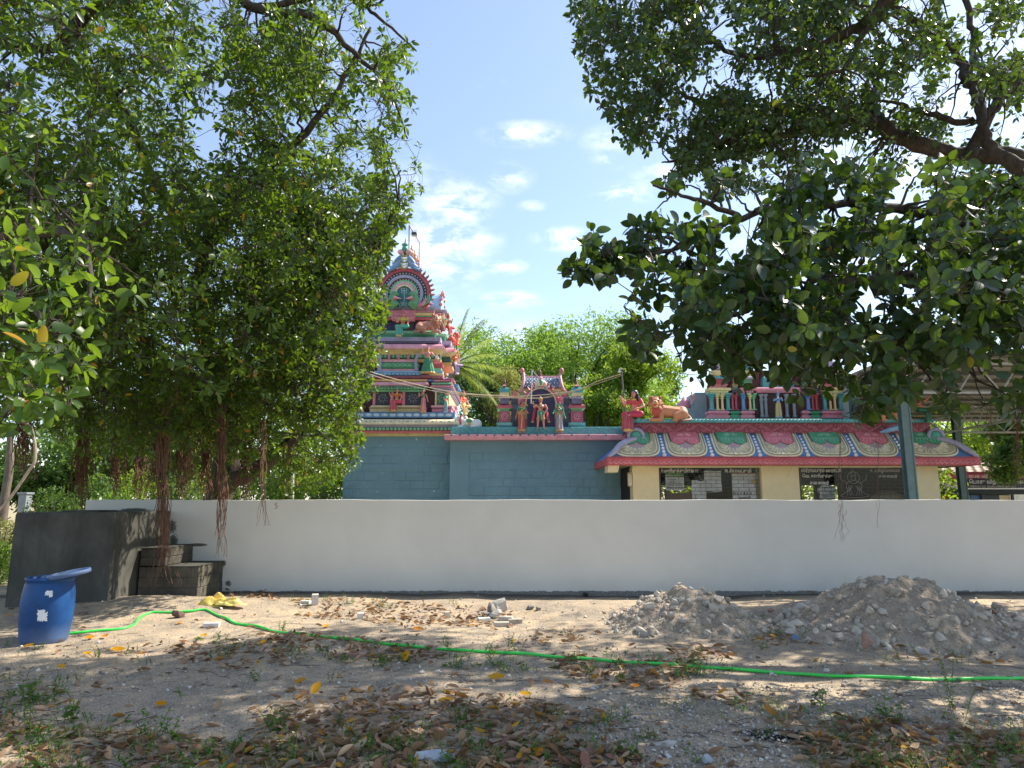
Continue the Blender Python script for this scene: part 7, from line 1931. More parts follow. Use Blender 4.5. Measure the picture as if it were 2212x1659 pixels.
# ------------------------------------------------------------------ weeds and grass
WEED = leafmat('weed_leaf', [(0, lin((46, 82, 34))), (.4, lin((66, 110, 44))), (.8, lin((92, 134, 52))), (1, lin((140, 160, 60)))], .35, (.35, .55, .05), .5, .3)
WT = tpl(3, .55, .1, .2); GTm = leafmat('grass_blade', [(0, lin((70, 92, 44))), (.5, lin((110, 124, 62))), (.8, lin((150, 146, 84))), (1, lin((176, 160, 104)))], .35, (.4, .5, .1), .6, .2)
def weed_np(cx, cy, h_, nst, seed, spread=.10, ls=.035):
    g = np.random.default_rng(seed); PLs = []; P = []; X = []; N = []; S = []
    z0 = float(H(cx, cy))
    for s in range(nst):
        a_ = g.uniform(0, 2 * PI); b0 = np.array([cx + g.normal(0, spread * .35), cy + g.normal(0, spread * .35), z0 - .005]); lean = g.uniform(.1, .7); hh = h_ * g.uniform(.5, 1)
        top = b0 + np.array([math.cos(a_) * lean * hh, math.sin(a_) * lean * hh, hh]); mid = (b0 + top) / 2 + np.array([0, 0, hh * .1]); PLs.append([b0, mid, top])
        nl = max(4, int(hh / ls * 2.4))
        for j in range(nl):
            u = .15 + .85 * (j + g.random() * .6) / nl; p = (1 - u) ** 2 * b0 + 2 * u * (1 - u) * mid + u * u * top; az = j * 2.4 + g.uniform(-.4, .4); el = g.uniform(-.1, .7)
            X.append([math.cos(az) * math.cos(el), math.sin(az) * math.cos(el), math.sin(el)]); N.append([g.normal(0, .3), g.normal(0, .3), 1]); P.append(p); S.append(ls * g.uniform(.6, 1.3) * (1.15 - .5 * u))
    PLs = np.array(PLs); V1, F1 = tubes_np(PLs, np.full(PLs.shape[:2], .0022), 3); V2, F2, _ = leaves_np(np.array(P), np.array(X), np.array(N), np.array(S), WT)
    return V1, F1, V2, F2
wd = [(1910, 1560, .24, 6, .06, 'leafy green weed at the top of the right foreground leaf pile'), (1775, 1530, .22, 5, .055, 'broad leafed weed left of the right foreground leaf pile'), (1595, 1535, .16, 4, .05, 'small weed with a yellow tip right of centre'), (2070, 1550, .55, 5, .03, 'tall feathery dark weed at the lower right'),
      (490, 1418, .16, 5, .035, 'dark green weed clump in the leaf patch at left'), (460, 1425, .14, 4, .03, 'smaller weed left of the dark green clump'), (1545, 1280, .28, 4, .045, 'slender leafy weed growing behind the smaller rubble mound'), (1640, 1345, .16, 4, .045, 'low green weed in the gap between the mounds'), (760, 1305, .20, 4, .035, 'bright weed at the wall foot left of centre'),
      (913, 1293, .16, 2, .035, 'tiny upright weed against the white wall'), (1355, 1475, .14, 3, .04, 'upright weed just below the hose right of centre'), (720, 1475, .12, 3, .035, 'small lit weed in the open sandy patch'), (545, 1470, .14, 4, .04, 'small dark weed in the middle left sand'), (340, 1595, .20, 7, .04, 'leafy weed clump in the lower left foreground'), (60, 1520, .22, 9, .06, 'large leafy weed clump at the left edge'), (150, 1560, .20, 8, .05, 'second leafy weed clump beside the left edge clump'),
      (590, 1580, .2, 8, .05, 'bushy weed at the left of the central leaf pile'), (990, 1560, .16, 6, .04, 'weed in the middle of the central leaf pile'), (790, 1620, .14, 8, .04, 'wide weed patch before the central leaf pile'), (1640, 1405, .14, 5, .03, 'weed beside the hose under the smaller mound'), (1500, 1425, .16, 6, .035, 'weed clump hiding part of the hose'), (1395, 1600, .1, 4, .03, 'low weed right of the central leaf pile'),
      (1110, 1392, .16, 5, .03, 'weed above the hose at the centre'), (960, 1392, .14, 5, .03, 'weed left above the hose centre'), (610, 1365, .2, 5, .03, 'weed standing behind the hose at left'), (2005, 1355, .12, 5, .04, 'green tuft growing on the front of the larger mound'), (2075, 1435, .2, 5, .03, 'weed crossing the hose at far right'), (1925, 1430, .14, 4, .03, 'small weed near the right part of the hose'), (1720, 1300, .10, 3, .03, 'small weed at the left flank of the larger mound')]
for k, (px, py, h_, nst, ls, lab) in enumerate(wd):
    g = G(px, py); V1, F1, V2, F2 = weed_np(g.x, g.y, h_, nst, 100 + k, .1, ls); t = thing('weed_plant', lab, 'weed', g)
    put('stems', npmesh('stems', V1, F1, True, GTm), t); put('leaves', npmesh('leaves', V2, F2, False, WEED), t)
VV, FF, WW, GG = [], [], [], []; c1 = c2 = 0
wz = [([(-60, 1470), (180, 1470), (260, 1560), (420, 1600), (900, 1640), (900, 1700), (-60, 1700)], 95), ([(560, 1560), (1350, 1560), (1400, 1690), (560, 1690)], 48), ([(380, 1370), (700, 1390), (1000, 1400), (1480, 1430), (1650, 1440), (1640, 1470), (1200, 1460), (600, 1430)], 90),
      ([(1680, 1540), (2250, 1560), (2250, 1690), (1760, 1690)], 50), ([(620, 1290), (1000, 1300), (1000, 1320), (620, 1310)], 12), ([(-60, 1350), (2260, 1350), (2260, 1690), (-60, 1690)], 50), ([(1600, 1300), (1750, 1380), (1700, 1400), (1600, 1380)], 10)]
k = 0
for poly, n in wz:
    pa = np.array(poly, float); c = 0
    while c < n:
        x, y = rng.uniform(pa[:, 0].min(), pa[:, 0].max()), rng.uniform(pa[:, 1].min(), pa[:, 1].max())
        if not inpoly(np.array([x]), np.array([y]), poly)[0]: continue
        c += 1; k += 1; g = G(x, y); V1, F1, V2, F2 = weed_np(g.x, g.y, rng.uniform(.04, .15), int(rng.integers(2, 7)), 500 + k, .14, rng.uniform(.02, .042))
        VV.append(V1); FF.append(F1 + c1); c1 += len(V1); WW.append(V2); GG.append(F2 + c2); c2 += len(V2)
put('ground_weeds', npmesh('ground_weeds', np.concatenate(VV + WW), [np.concatenate(FF), np.concatenate(GG) + c1], False, WEED), kind='stuff')
# grass blades
gz = [([(-60, 1560), (500, 1600), (1400, 1620), (1400, 1690), (-60, 1690)], 2800), ([(1650, 1550), (2250, 1560), (2250, 1690), (1760, 1690)], 1300), ([(1050, 1545), (1330, 1550), (1330, 1580), (1050, 1580)], 260), ([(1400, 1500), (1700, 1500), (1700, 1560), (1400, 1560)], 300), ([(-60, 1350), (2250, 1350), (2250, 1690), (-60, 1690)], 900), ([(600, 1290), (900, 1300), (900, 1330), (600, 1320)], 200)]
gp = []
for poly, n in gz:
    pa = np.array(poly, float); x = rng.uniform(pa[:, 0].min(), pa[:, 0].max(), n * 3); y = rng.uniform(pa[:, 1].min(), pa[:, 1].max(), n * 3); ok = inpoly(x, y, poly) & (rng.random(n * 3) < (vnoise(x, y, 30, 12) - .25) * 1.6); gp.append(np.stack([x[ok], y[ok]], -1)[:n])
gp = np.concatenate(gp); a, b = (gp[:, 0] - CX) / F0, (CY - gp[:, 1]) / F0; yd = math.cos(PITCH) - b * math.sin(PITCH); zd = math.sin(PITCH) + b * math.cos(PITCH); t_ = EYE / -zd
x, y = a * t_, yd * t_; n = len(x); az = rng.uniform(0, 2 * PI, n); el = rng.uniform(.5, 1.4, n)
V, F, _ = leaves_np(np.stack([x, y, H(x, y) - .004], -1), np.stack([np.cos(az) * np.cos(el), np.sin(az) * np.cos(el), np.sin(el)], -1), np.stack([-np.sin(el) * np.cos(az), -np.sin(el) * np.sin(az), np.cos(el)], -1), rng.uniform(.03, .12, n), tpl(3, .05, .35, .2, shape='e'))
put('grass', npmesh('grass', V, F, False, GTm), kind='stuff')
# ------------------------------------------------------------------ the two big fig trees
LEAF_A = leafmat('banyan_leaf', [(0, lin((34, 58, 24))), (.5, lin((46, 76, 30))), (.95, lin((66, 98, 36))), (.982, lin((96, 124, 44))), (.984, lin((170, 130, 40))), (1, lin((200, 124, 34)))], .46, (.30, .46, .02), .36, .45)
LEAF_B = leafmat('fig_leaf', [(0, lin((24, 46, 28))), (.5, lin((34, 60, 34))), (.95, lin((48, 80, 38))), (.992, lin((76, 108, 38))), (1, lin((180, 150, 40)))], .22, (.28, .46, .02), .36, .45)
BARK_A = bark('banyan_bark', lin((46, 41, 36)), lin((90, 82, 72)))
ROOT_M = bark('aerial_root_bark', lin((88, 66, 54)), lin((146, 112, 94)), 2)

def ell_points(rg, c, r, n, shell=.55):
    d = rg.normal(size=(n, 3)); d /= np.linalg.norm(d, axis=1)[:, None]
    q = rg.random(n) ** (1 / 3); q = np.where(rg.random(n) < shell, .7 + .3 * rg.random(n), q)
    return np.array(c) + d * q[:, None] * np.array(r)

def grow(tree, limbs, centres, rg, leafT, leafmat_, leafL, widthf, nros, nleaf, clus_r, droop, bark_, keep, parts=300, twig_r=.0035, br0=.05, hang=.0):
    """limbs: list of (polyline, radii); centres: (n,3) cluster centres"""
    # wood
    nodes = []; m = MB()
    for pl, rd in limbs:
        P = catmull(pl, 7); rr_ = np.interp(np.linspace(0, len(rd) - 1, len(P)), range(len(rd)), rd)
        jit = [Vector(rg.normal(0, 1, 3)) * min(r_, .05) * .35 for r_ in rr_]
        P = [p + j for p, j in zip(P, jit)]
        rr_ = rr_ * (.8 if rr_.max() > .06 else 1); mm = MB(); mm.tube(P, list(rr_ * (1 + rg.normal(0, .05, len(P)))), 10); mm.build('limb', bark_, tree, True)
        nodes += [tuple(p) + (r_,) for p, r_ in zip(P, rr_)]
    nodes = np.array(nodes)
    d0 = ((centres[:, None] - nodes[None, :, :3]) ** 2).sum(2).min(1); centres = centres[np.argsort(d0)]
    PL = []; RD = []
    NP = nodes[:, :3].copy(); NR = nodes[:, 3].copy()
    kk = 7
    capP = np.zeros((len(NP) + len(centres) * kk, 3)); capR = np.zeros(len(capP)); cnt = len(NP); capP[:cnt] = NP; capR[:cnt] = NR
    for c in centres:
        d = np.linalg.norm(capP[:cnt] - c, axis=1); i = int(np.argmin(d + .25 / (capR[:cnt] * 20 + .2)))
        a = capP[i]; L_ = d[i]
        if L_ < .05: continue
        mid = (a + c) / 2 + rg.normal(0, .12, 3) * L_ + np.array([0, 0, .14 * L_])
        t = np.linspace(0, 1, kk)[:, None]; pts = (1 - t) ** 2 * a + 2 * t * (1 - t) * mid + t * t * c
        pts[1:-1] += rg.normal(0, .02, (kk - 2, 3)) * L_ ** .5
        r0 = min(capR[i] * .7, .010 + .014 * L_); rad = np.linspace(r0, .006, kk)
        PL.append(pts); RD.append(rad)
        capP[cnt:cnt + kk] = pts; capR[cnt:cnt + kk] = rad; cnt += kk
    V, F = tubes_np(np.array(PL), np.array(RD), 5)
    put('branches', npmesh('branches', V, F, True, bark_), tree)['kind'] = 'stuff'
    # twigs and leaf rosettes
    n = len(centres) * nros
    cc = np.repeat(centres, nros, 0); off = rg.normal(size=(n, 3)); off /= np.linalg.norm(off, axis=1)[:, None]
    rad = clus_r * rg.random(n) ** .5; off[:, 2] = off[:, 2] * .75 - hang * rg.random(n); tips = cc + off * rad[:, None]
    ok = keep(tips); tips, cc, off = tips[ok], cc[ok], off[ok]; n = len(tips)
    mid = (cc + tips) / 2 + rg.normal(0, .05, (n, 3)) + np.array([0, 0, .04])
    TP = np.stack([cc, mid, tips], 1); V, F = tubes_np(TP, np.tile([twig_r * 1.4, twig_r, twig_r * .7], (n, 1)), 3)
    put('twigs', npmesh('twigs', V, F, True, bark_), tree)['kind'] = 'stuff'
    D = tips - mid; D[:, 2] += .15 * np.linalg.norm(D, axis=1); D /= np.linalg.norm(D, axis=1)[:, None] + 1e-9
    N = n * nleaf; Dn = np.repeat(D, nleaf, 0); T_ = np.repeat(tips, nleaf, 0); j = np.tile(np.arange(nleaf), n)
    ref = np.where(np.abs(Dn[:, 2:3]) > .9, [[1., 0, 0]], [[0, 0, 1.]]); U = np.cross(Dn, ref); U /= np.linalg.norm(U, axis=1)[:, None]; Vv = np.cross(Dn, U)
    az = j * 2.4 + np.repeat(rg.uniform(0, 6.28, n), nleaf) + rg.normal(0, .25, N); po = R(30) + (j / nleaf) * R(75) + rg.normal(0, .2, N)
    X = np.cos(po)[:, None] * Dn + np.sin(po)[:, None] * (np.cos(az)[:, None] * U + np.sin(az)[:, None] * Vv); X[:, 2] -= droop * rg.random(N)
    X /= np.linalg.norm(X, axis=1)[:, None]
    Nn = Dn + rg.normal(0, .28, (N, 3)); Nn[:, 2] += .35
    P = T_ - Dn * (j / nleaf * .09)[:, None] + X * .02
    S = leafL * rg.uniform(.55, 1.15, N); Wd = widthf * rg.uniform(.8, 1.15, N)
    kp = rg.random(N) < .93; P, X, Nn, S, Wd = P[kp], X[kp], Nn[kp], S[kp], Wd[kp]
    px, py, dist = project(P); inview = (px > 0) & (px < 2212) & (py > 0) & (py < 1659)
    sc = np.where(inview, S / dist, 0); order = np.argsort(-sc); big = order[:parts]; isb = np.zeros(len(P), bool); isb[big] = True
    V, F, _ = leaves_np(P[~isb], X[~isb], Nn[~isb], S[~isb], leafT, Wd[~isb])
    put('crown', npmesh('crown', V, F, True, leafmat_), tree)['kind'] = 'stuff'
    nearT = tpl(7, .5, .16, .22); me = npmesh('leaf', nearT[0], nearT[1], True, leafmat_)
    for i in big: put('leaf', me, tree, matrix=orient(P[i], X[i], Nn[i], S[i], Wd[i]))
    return len(P)

def keeper(poly, extra=None, thin=None):
    def k(P):
        px, py, d = project(P)
        inframe = (px > -30) & (px < 2240) & (py > -30) & (py < 1690) & (P[:, 1] > .2)
        ok = ~inframe | inpoly(px, py, poly)
        if extra is not None: ok &= extra(P, px, py)
        return ok
    return k

# ---- left banyan: trunk behind the wall
rgL = np.random.default_rng(21)
def sunlane(P):
    """gap in the crowns through which the low left spray stays in the sun"""
    s = np.array(sunv); q = P - np.array([-3.1, 4.6, 2.9]); t = q @ s
    hit = (np.linalg.norm(q - t[:, None] * s, axis=1) < 1.25) & (t > 1.2)
    q = P - np.array([-6.0, 12.1, .8]); t = q @ s
    q2 = P - np.array([-4.6, 9.6, 0]); t2 = q2 @ s; hit |= (np.linalg.norm(q2 - t2[:, None] * s, axis=1) < 1.7) & (rgL.random(len(P)) < .5)
    return hit | ((np.linalg.norm(q - t[:, None] * s, axis=1) < .75) & (t > 1.5) & (rgL.random(len(P)) < .8))
bt = thing('banyan_tree', 'huge banyan tree with hanging aerial roots filling the left half of the view', 'tree', (-6.4, 15.5, 0))
def w3(px, py, Y): return tuple(W(px, py, Y))
limbsL = [
    ([(-7.0, 16.6, -.2), (-6.9, 16.5, 1.6), (-6.6, 16.2, 3.0), (-6.6, 15.4, 4.6)], [.55, .42, .38, .34]),
    ([(-6.8, 16.4, 2.0), w3(560, 1010, 15.5), w3(640, 940, 14.8), w3(690, 860, 14), w3(735, 760, 13)], [.3, .2, .15, .10, .05]),
    ([(-6.6, 16.0, 3.2), w3(350, 880, 14), w3(240, 850, 12.6), w3(130, 815, 11.4), w3(-60, 770, 10)], [.28, .18, .17, .17, .16]),
    ([(-6.6, 15.6, 4.2), w3(350, 790, 13.5), w3(300, 725, 12.4), w3(215, 685, 11.4), w3(130, 590, 10.5), w3(60, 420, 9.5)], [.26, .17, .15, .12, .09, .05]),
    ([(-6.6, 15.4, 4.6), w3(430, 690, 14), w3(440, 560, 12.5), w3(520, 420, 11), w3(620, 330, 10)], [.3, .22, .17, .12, .06]),
    ([(-6.6, 15.4, 4.6), w3(560, 700, 14), w3(660, 620, 12.5), w3(800, 540, 11.5), w3(860, 430, 10.5)], [.24, .16, .12, .08, .035]),
    ([w3(440, 560, 12.5), w3(340, 400, 11), w3(260, 230, 9.8), w3(130, 110, 9), w3(190, 30, 8.4), w3(330, -60, 8)], [.15, .11, .09, .07, .06, .05]),
    ([w3(-300, 60, 9), w3(90, 105, 8.6), w3(190, 30, 8.4), w3(300, -70, 8.2)], [.08, .08, .10, .12]),
    ([w3(420, -60, 9), w3(560, 20, 9.4), w3(680, 40, 9.6), w3(760, 110, 9.8), w3(840, 190, 10), w3(880, 300, 10.4)], [.12, .09, .08, .05, .03, .015]),
    ([w3(560, 20, 9.4), w3(740, -10, 9.6), w3(820, 40, 9.8), w3(900, 110, 10)], [.06, .04, .025, .01]),
    ([w3(620, 330, 10), w3(700, 240, 10), w3(760, 140, 10), w3(800, 60, 10)], [.06, .05, .035, .02]),
    ([w3(-120, 560, 7), w3(60, 500, 6.4), w3(180, 520, 5.6), w3(190, 700, 4.9)], [.10, .06, .03, .012]),
    ([w3(-120, 620, 5.2), w3(40, 640, 4.6), w3(120, 720, 4.2), w3(160, 690, 4.0)], [.04, .02, .012, .008]),
]
polyL = [(-400, -400), (820, -400), (836, 0), (868, 60), (905, 95), (890, 140), (915, 165), (905, 215), (925, 300), (900, 330), (915, 380), (925, 400), (895, 425), (885, 470), (856, 500), (842, 555), (820, 600), (838, 660), (832, 720), (828, 760), (810, 800), (815, 840), (790, 870),
         (775, 915), (765, 905), (790, 950), (770, 975), (782, 1010), (745, 1020), (700, 1060), (640, 1078), (-400, 1078)]
def extraL(P, px, py):
    ok = np.ones(len(P), bool)
    g1 = vnoise(px, py, 70, 31); 
    # thin, airy upper right part
    airy = (py < 420) & (px > 430)
    ok &= ~(airy & (vnoise(px, py, 46, 33) < .30) & (rgL.random(len(P)) < .8))
    ok &= ~((px > 700) & (py < 470) & (vnoise(px, py, 26, 35) < .48) & (rgL.random(len(P)) < .8))
    ok &= ~((px < 170) & (py > 940))
    low = (py > 985) & (px < 600); ok &= ~(low & (rgL.random(len(P)) < .6))
    # keep the space in front of the wall face free
    ok &= ~((P[:, 1] < 13.2) & (P[:, 1] > 9) & (P[:, 2] < 2.3))
    ok &= ~((P[:, 1] > 19.3) & (P[:, 0] > -5.6))
    ok &= ~((P[:, 1] < 4.0) & (px > 330))
    ok &= ~sunlane(P)
    return ok
kL = keeper(polyL, extraL)
def sample(rg, ells, keep):
    out = []
    for c, r, n, sh_ in ells:
        P = ell_points(rg, c, r, n * 8, sh_); P = P[keep(P)][:n]; out.append(P)
    return np.concatenate(out)
# points given by picture position and depth spread, inside the crown's real volume
ellsL = [((-6.0, 11.0, 6.6), (5.0, 4.8, 4.2), 520, .6), ((-2.6, 10.6, 7.0), (1.9, 2.2, 4.4), 200, .4), ((-4.3, 14.2, 3.7), (2.2, 1.5, 1.9), 130, .4), ((-9.0, 17.5, 4.2), (6.0, 2.4, 3.4), 170, .5), ((-5.4, 12.2, 4.8), (4.0, 2.6, 2.4), 300, .5), ((-7.6, 9.0, 4.6), (2.8, 2.4, 2.4), 150, .5), ((-3.2, 12.2, 5.2), (1.6, 1.8, 2.6), 160, .4), ((-7.4, 14.6, 3.4), (2.6, .9, 1.3), 50, .3), ((-6.2, 8.2, 6.6), (3.2, 1.6, 3.4), 170, .4)]
cL = sample(rgL, ellsL, kL)
nl1 = grow(bt, limbsL, cL, rgL, tpl(4, .5, .18, .2), LEAF_A, .117, .90, 12, 7, .60, .5, BARK_A, kL, parts=60)
# the near spray at the left edge, lit from behind
cN = []
for (px, py, Y) in [(10, 330, 5.2), (60, 420, 5.2), (20, 540, 4.6), (90, 560, 4.6), (160, 560, 5.0), (40, 640, 4.0), (110, 690, 4.0), (150, 640, 4.2), (210, 660, 4.4), (60, 760, 3.8), (20, 820, 3.7), (120, 780, 4.0), (170, 790, 4.2), (80, 850, 3.8), (150, 880, 4.0), (10, 700, 3.8), (30, 480, 5), (120, 460, 5.4), (200, 540, 5.4), (10, 900, 3.8), (30, 230, 6), (80, 300, 6.2), (210, 480, 6), (200, 400, 6.4),
                (420, 640, 7), (500, 560, 7.4), (330, 620, 7), (560, 660, 7.6), (400, 780, 7.2), (450, 830, 7.4), (370, 700, 7)]:
    cN.append(w3(px, py, Y))
kN = keeper([(-400, 100), (230, 250), (270, 420), (300, 500), (700, 500), (700, 900), (300, 900), (190, 925), (-400, 925)])
grow(bt, limbsL[-2:], np.array(cN), rgL, tpl(6, .46, .18, .2), LEAF_A, .118, .95, 7, 5, .26, .3, BARK_A, kN, parts=190, twig_r=.003)
# aerial roots
def strands(px, py0, py1, Y, n, spread, seed, fray=.0, r=.004, sides=3):
    g = np.random.default_rng(seed); a, b = np.array(w3(px, py0, Y)), np.array(w3(px, py1, Y)); k = 26; PLs = []; RDs = []
    for i in range(n):
        l0, l1 = g.uniform(0, .25), g.uniform(.68, 1.0) if i > 4 else 1.0
        t = np.linspace(l0, l1, k); p = a + (b - a) * t[:, None]; ph = g.uniform(0, 6.3, 4); off = g.normal(0, spread, 2)
        wv = np.stack([np.sin(t * 9 + ph[0]) * .024 + np.sin(t * 27 + ph[1]) * .012, np.sin(t * 8 + ph[2]) * .018, np.zeros(k)], -1) * (.5 + spread * 14)
        nar = (.5 + .5 * np.abs(np.sin(t * 5 + 1)))[:, None]
        o3 = np.array([off[0], off[1], 0]) * nar; fr = np.clip((t - .78) / .22, 0, 1)[:, None] * np.array([g.normal(0, 1) * fray, g.normal(0, 1) * fray * .5, 0])
        PLs.append(p + wv + o3 + fr); RDs.append(np.linspace(r, r * .45, k) * g.uniform(.6, 1.4))
    return tubes_np(np.array(PLs), np.array(RDs), sides)
ars = [(350, 860, 1262, 11.3, 46, .065, .15, .008), (480, 850, 1204, 11.9, 30, .045, .09, .0072), (567, 880, 1136, 12.2, 12, .03, .05, .006), (597, 1085, 1100, 12.4, 3, .01, .03, .005),
       (52, 830, 1040, 10.0, 60, .075, .03, .009), (180, 800, 1106, 13.6, 60, .085, .02, .012), (130, 860, 960, 12, 20, .06, .03, .008), (250, 880, 1076, 15, 46, .08, .05, .011), (300, 900, 1079, 16.5, 50, .09, .03, .012), (395, 880, 1079, 15, 46, .09, .03, .012),
       (445, 930, 1079, 15, 40, .09, .03, .012), (530, 930, 1079, 15.0, 30, .07, .03, .010), (215, 900, 1000, 14, 20, .04, .04, .005), (410, 820, 1076, 13.6, 30, .06, .04, .006), (620, 930, 1076, 15, 20, .05, .03, .006),
       (378, 240, 880, 10.4, 6, .035, .02, .004), (392, 60, 700, 9.6, 5, .03, .02, .004), (366, 400, 880, 10.8, 5, .03, .02, .004), (482, 640, 860, 12, 6, .04, .02, .005), (570, 730, 900, 12.4, 8, .04, .02, .0045), (330, 980, 1079, 14.4, 30, .1, .02, .006), (270, 960, 1040, 14, 12, .03, .02, .006)]
for k, (px, y0, y1, Y, n_, sp_, fr_, r_) in enumerate(ars):
    V, F = strands(px, y0, y1, Y, n_, sp_, 300 + k, fr_, r_); put('aerial_root', npmesh('aerial_root', V, F, True, ROOT_M), bt)
m = MB(); m.tube(catmull([w3(20, 865, 3.9), w3(45, 905, 3.9), w3(70, 930, 3.9), w3(76, 990, 3.9), w3(60, 1020, 3.9), w3(10, 1090, 3.9), w3(-40, 1130, 3.9)], 5), .008, 6); m.build('bare_twig', bark('pale_twig', lin((140, 124, 108)), lin((180, 166, 150)), 3), bt, True)

# ---- right tree
rgR = np.random.default_rng(5)
ft = thing('fig_tree', 'broad leafed fig tree reaching in from the right with heavy bent limbs over the yard', 'tree', (10.5, 9.5, 0))
limbsR = [
    ([(10.8, 9.6, -.2), (10.6, 9.5, 2.0), (10.2, 9.5, 4.0), (9.2, 9.6, 5.4), w3(2212, 350, 10.2), w3(2060, 335, 10.4), w3(1930, 290, 10.6), w3(1880, 260, 10.6), w3(1750, 240, 10.8), w3(1600, 232, 11.0), w3(1500, 215, 11.2), w3(1420, 170, 11.4)], [.62, .5, .45, .36, .20, .17, .16, .15, .11, .07, .045, .02]),
    ([w3(1900, 270, 10.6), w3(1886, 230, 10.7), w3(1880, 200, 10.8)], [.10, .06, .03]),
    ([w3(1860, 250, 10.6), w3(1800, 200, 11.0), w3(1780, 120, 11.4), w3(1740, 40, 11.8)], [.09, .08, .05, .03]),
    ([(10.2, 9.5, 4.0), w3(2300, 420, 9.6), w3(2150, 330, 9.8), w3(2120, 270, 10), w3(2110, 200, 10.2), w3(2085, 170, 10.4), w3(2060, 110, 10.6), w3(1940, 20, 11), w3(1880, -60, 11.2)], [.4, .2, .11, .10, .11, .09, .08, .07, .06]),
    ([w3(2085, 175, 10.4), w3(2105, 120, 10.4), w3(2095, 40, 10.5), w3(2060, -60, 10.6)], [.09, .07, .06, .05]),
    ([w3(2095, 345, 10.2), w3(2130, 260, 10.2), w3(2180, 190, 10.2), w3(2260, 120, 10)], [.12, .10, .10, .12]),
    ([w3(2105, 265, 10.2), w3(2020, 250, 10.4), w3(1950, 225, 10.6), w3(1880, 215, 10.8)], [.07, .06, .04, .02]),
    ([w3(2000, -80, 8.6), w3(1900, 20, 8.8), w3(1830, 70, 9.2), w3(1740, 105, 9.4), w3(1600, 120, 9.8), w3(1500, 60, 10.2), w3(1380, 20, 10.8)], [.14, .12, .09, .06, .05, .035, .015]),
    ([w3(1900, 20, 8.8), w3(1860, 80, 9), w3(1820, 150, 9.2), w3(1700, 170, 9.6)], [.07, .05, .035, .015]),
    ([w3(1870, 255, 10.7), w3(1700, 290, 10.5), w3(1560, 310, 10.5), w3(1480, 345, 10.6), w3(1430, 350, 10.6)], [.06, .05, .04, .03, .012]),
    # low limb with big near leaves
    ([(10.4, 9.5, 3.2), w3(2340, 690, 8.0), w3(2160, 700, 7.4), w3(2030, 725, 7.0), w3(1940, 745, 6.8), w3(1870, 742, 6.8), w3(1800, 738, 6.7)], [.30, .16, .12, .105, .09, .06, .03]),
    ([w3(2300, 640, 7.6), w3(2100, 600, 6.6), w3(1900, 600, 6.2), w3(1700, 640, 6.0), w3(1550, 690, 6.0), w3(1430, 720, 6.0)], [.10, .07, .05, .04, .025, .012]),
    ([w3(2300, 560, 7.4), w3(2050, 470, 6.8), w3(1800, 440, 6.4), w3(1600, 470, 6.2), w3(1450, 540, 6.0), w3(1330, 545, 5.8), w3(1270, 580, 5.7), w3(1205, 592, 5.6)], [.11, .07, .05, .04, .025, .014, .009, .005]),
    ([w3(1600, 470, 6.2), w3(1500, 430, 6.1), w3(1410, 400, 6.0)], [.03, .02, .01]),
    ([w3(1700, 640, 6.0), w3(1660, 740, 5.9), w3(1640, 820, 5.9)], [.03, .018, .008]), ([w3(1950, 745, 6.8), w3(1900, 820, 6.6), w3(1890, 900, 6.5)], [.04, .018, .008]),
]
upR = [(1228, -400), (1228, 30), (1250, 60), (1232, 110), (1268, 140), (1262, 200), (1290, 215), (1285, 240), (1320, 250), (1312, 290), (1340, 330), (1380, 322), (1390, 340), (1445, 315), (1470, 360), (1420, 390), (1520, 420), (2800, 420), (2800, -400)]
def extraU(P, px, py):
    ok = ~((py > 290) & (px > 1740) & (px < 2200) & (rgR.random(len(P)) < .55))
    ok &= ~((px > 1900) & (vnoise(px, py, 46, 41) < .45) & (rgR.random(len(P)) < .8))
    ok &= ~((vnoise(px, py, 60, 43) < .30) & (rgR.random(len(P)) < .7))
    ok &= ~((P[:, 1] > 14.6)); ok &= ~sunlane(P); return ok
kU = keeper(upR, extraU)
cU = sample(rgR, [((3.6, 10.6, 8.6), (3.6, 2.6, 2.6), 280, .4), ((6.4, 11.2, 9.0), (3.4, 3.0, 2.8), 190, .4), ((2.2, 10.4, 8.0), (1.6, 1.8, 2.2), 110, .3), ((10.5, 11.5, 8.0), (3.4, 3.2, 2.6), 120, .4), ((4.0, 9.6, 10.5), (5.0, 3.6, 1.6), 160, .4), (tuple(W(1640, 325, 11)), (2.6, 1.2, .7), 80, .3), (tuple(W(1950, 340, 11.5)), (2.4, 1.2, .6), 50, .3), ((6.8, 7.8, 8.0), (2.6, 1.7, 1.4), 110, .3)], kU)  # last volume: unseen foliage added above the view to shade the low leaves
grow(ft, limbsR[:10], cU, rgR, tpl(4, .62, .10, .2), LEAF_B, .12, 1.0, 8, 5, .55, .4, BARK_A, kU, parts=40)
loR = [(1182, 592), (1205, 578), (1232, 575), (1246, 548), (1250, 520), (1272, 488), (1290, 500), (1290, 530), (1335, 545), (1362, 520), (1350, 478), (1385, 450), (1410, 465), (1415, 445), (1455, 420), (1440, 400), (1480, 372), (1500, 340), (1560, 372), (1640, 330), (1720, 350), (1850, 300), (1900, 330), (2000, 355), (2100, 330), (2800, 300), (2800, 925), (2100, 915), (2020, 880), (1990, 900), (1940, 915), (1900, 890), (1860, 925), (1835, 880), (1770, 870), (1740, 890),
       (1700, 880), (1690, 895), (1640, 870), (1640, 845), (1590, 850), (1570, 820), (1520, 815), (1495, 800), (1440, 812), (1400, 790), (1385, 800), (1350, 760), (1335, 720), (1350, 690), (1340, 660), (1370, 640), (1345, 615), (1362, 590), (1330, 590), (1290, 610), (1250, 618), (1210, 615)]
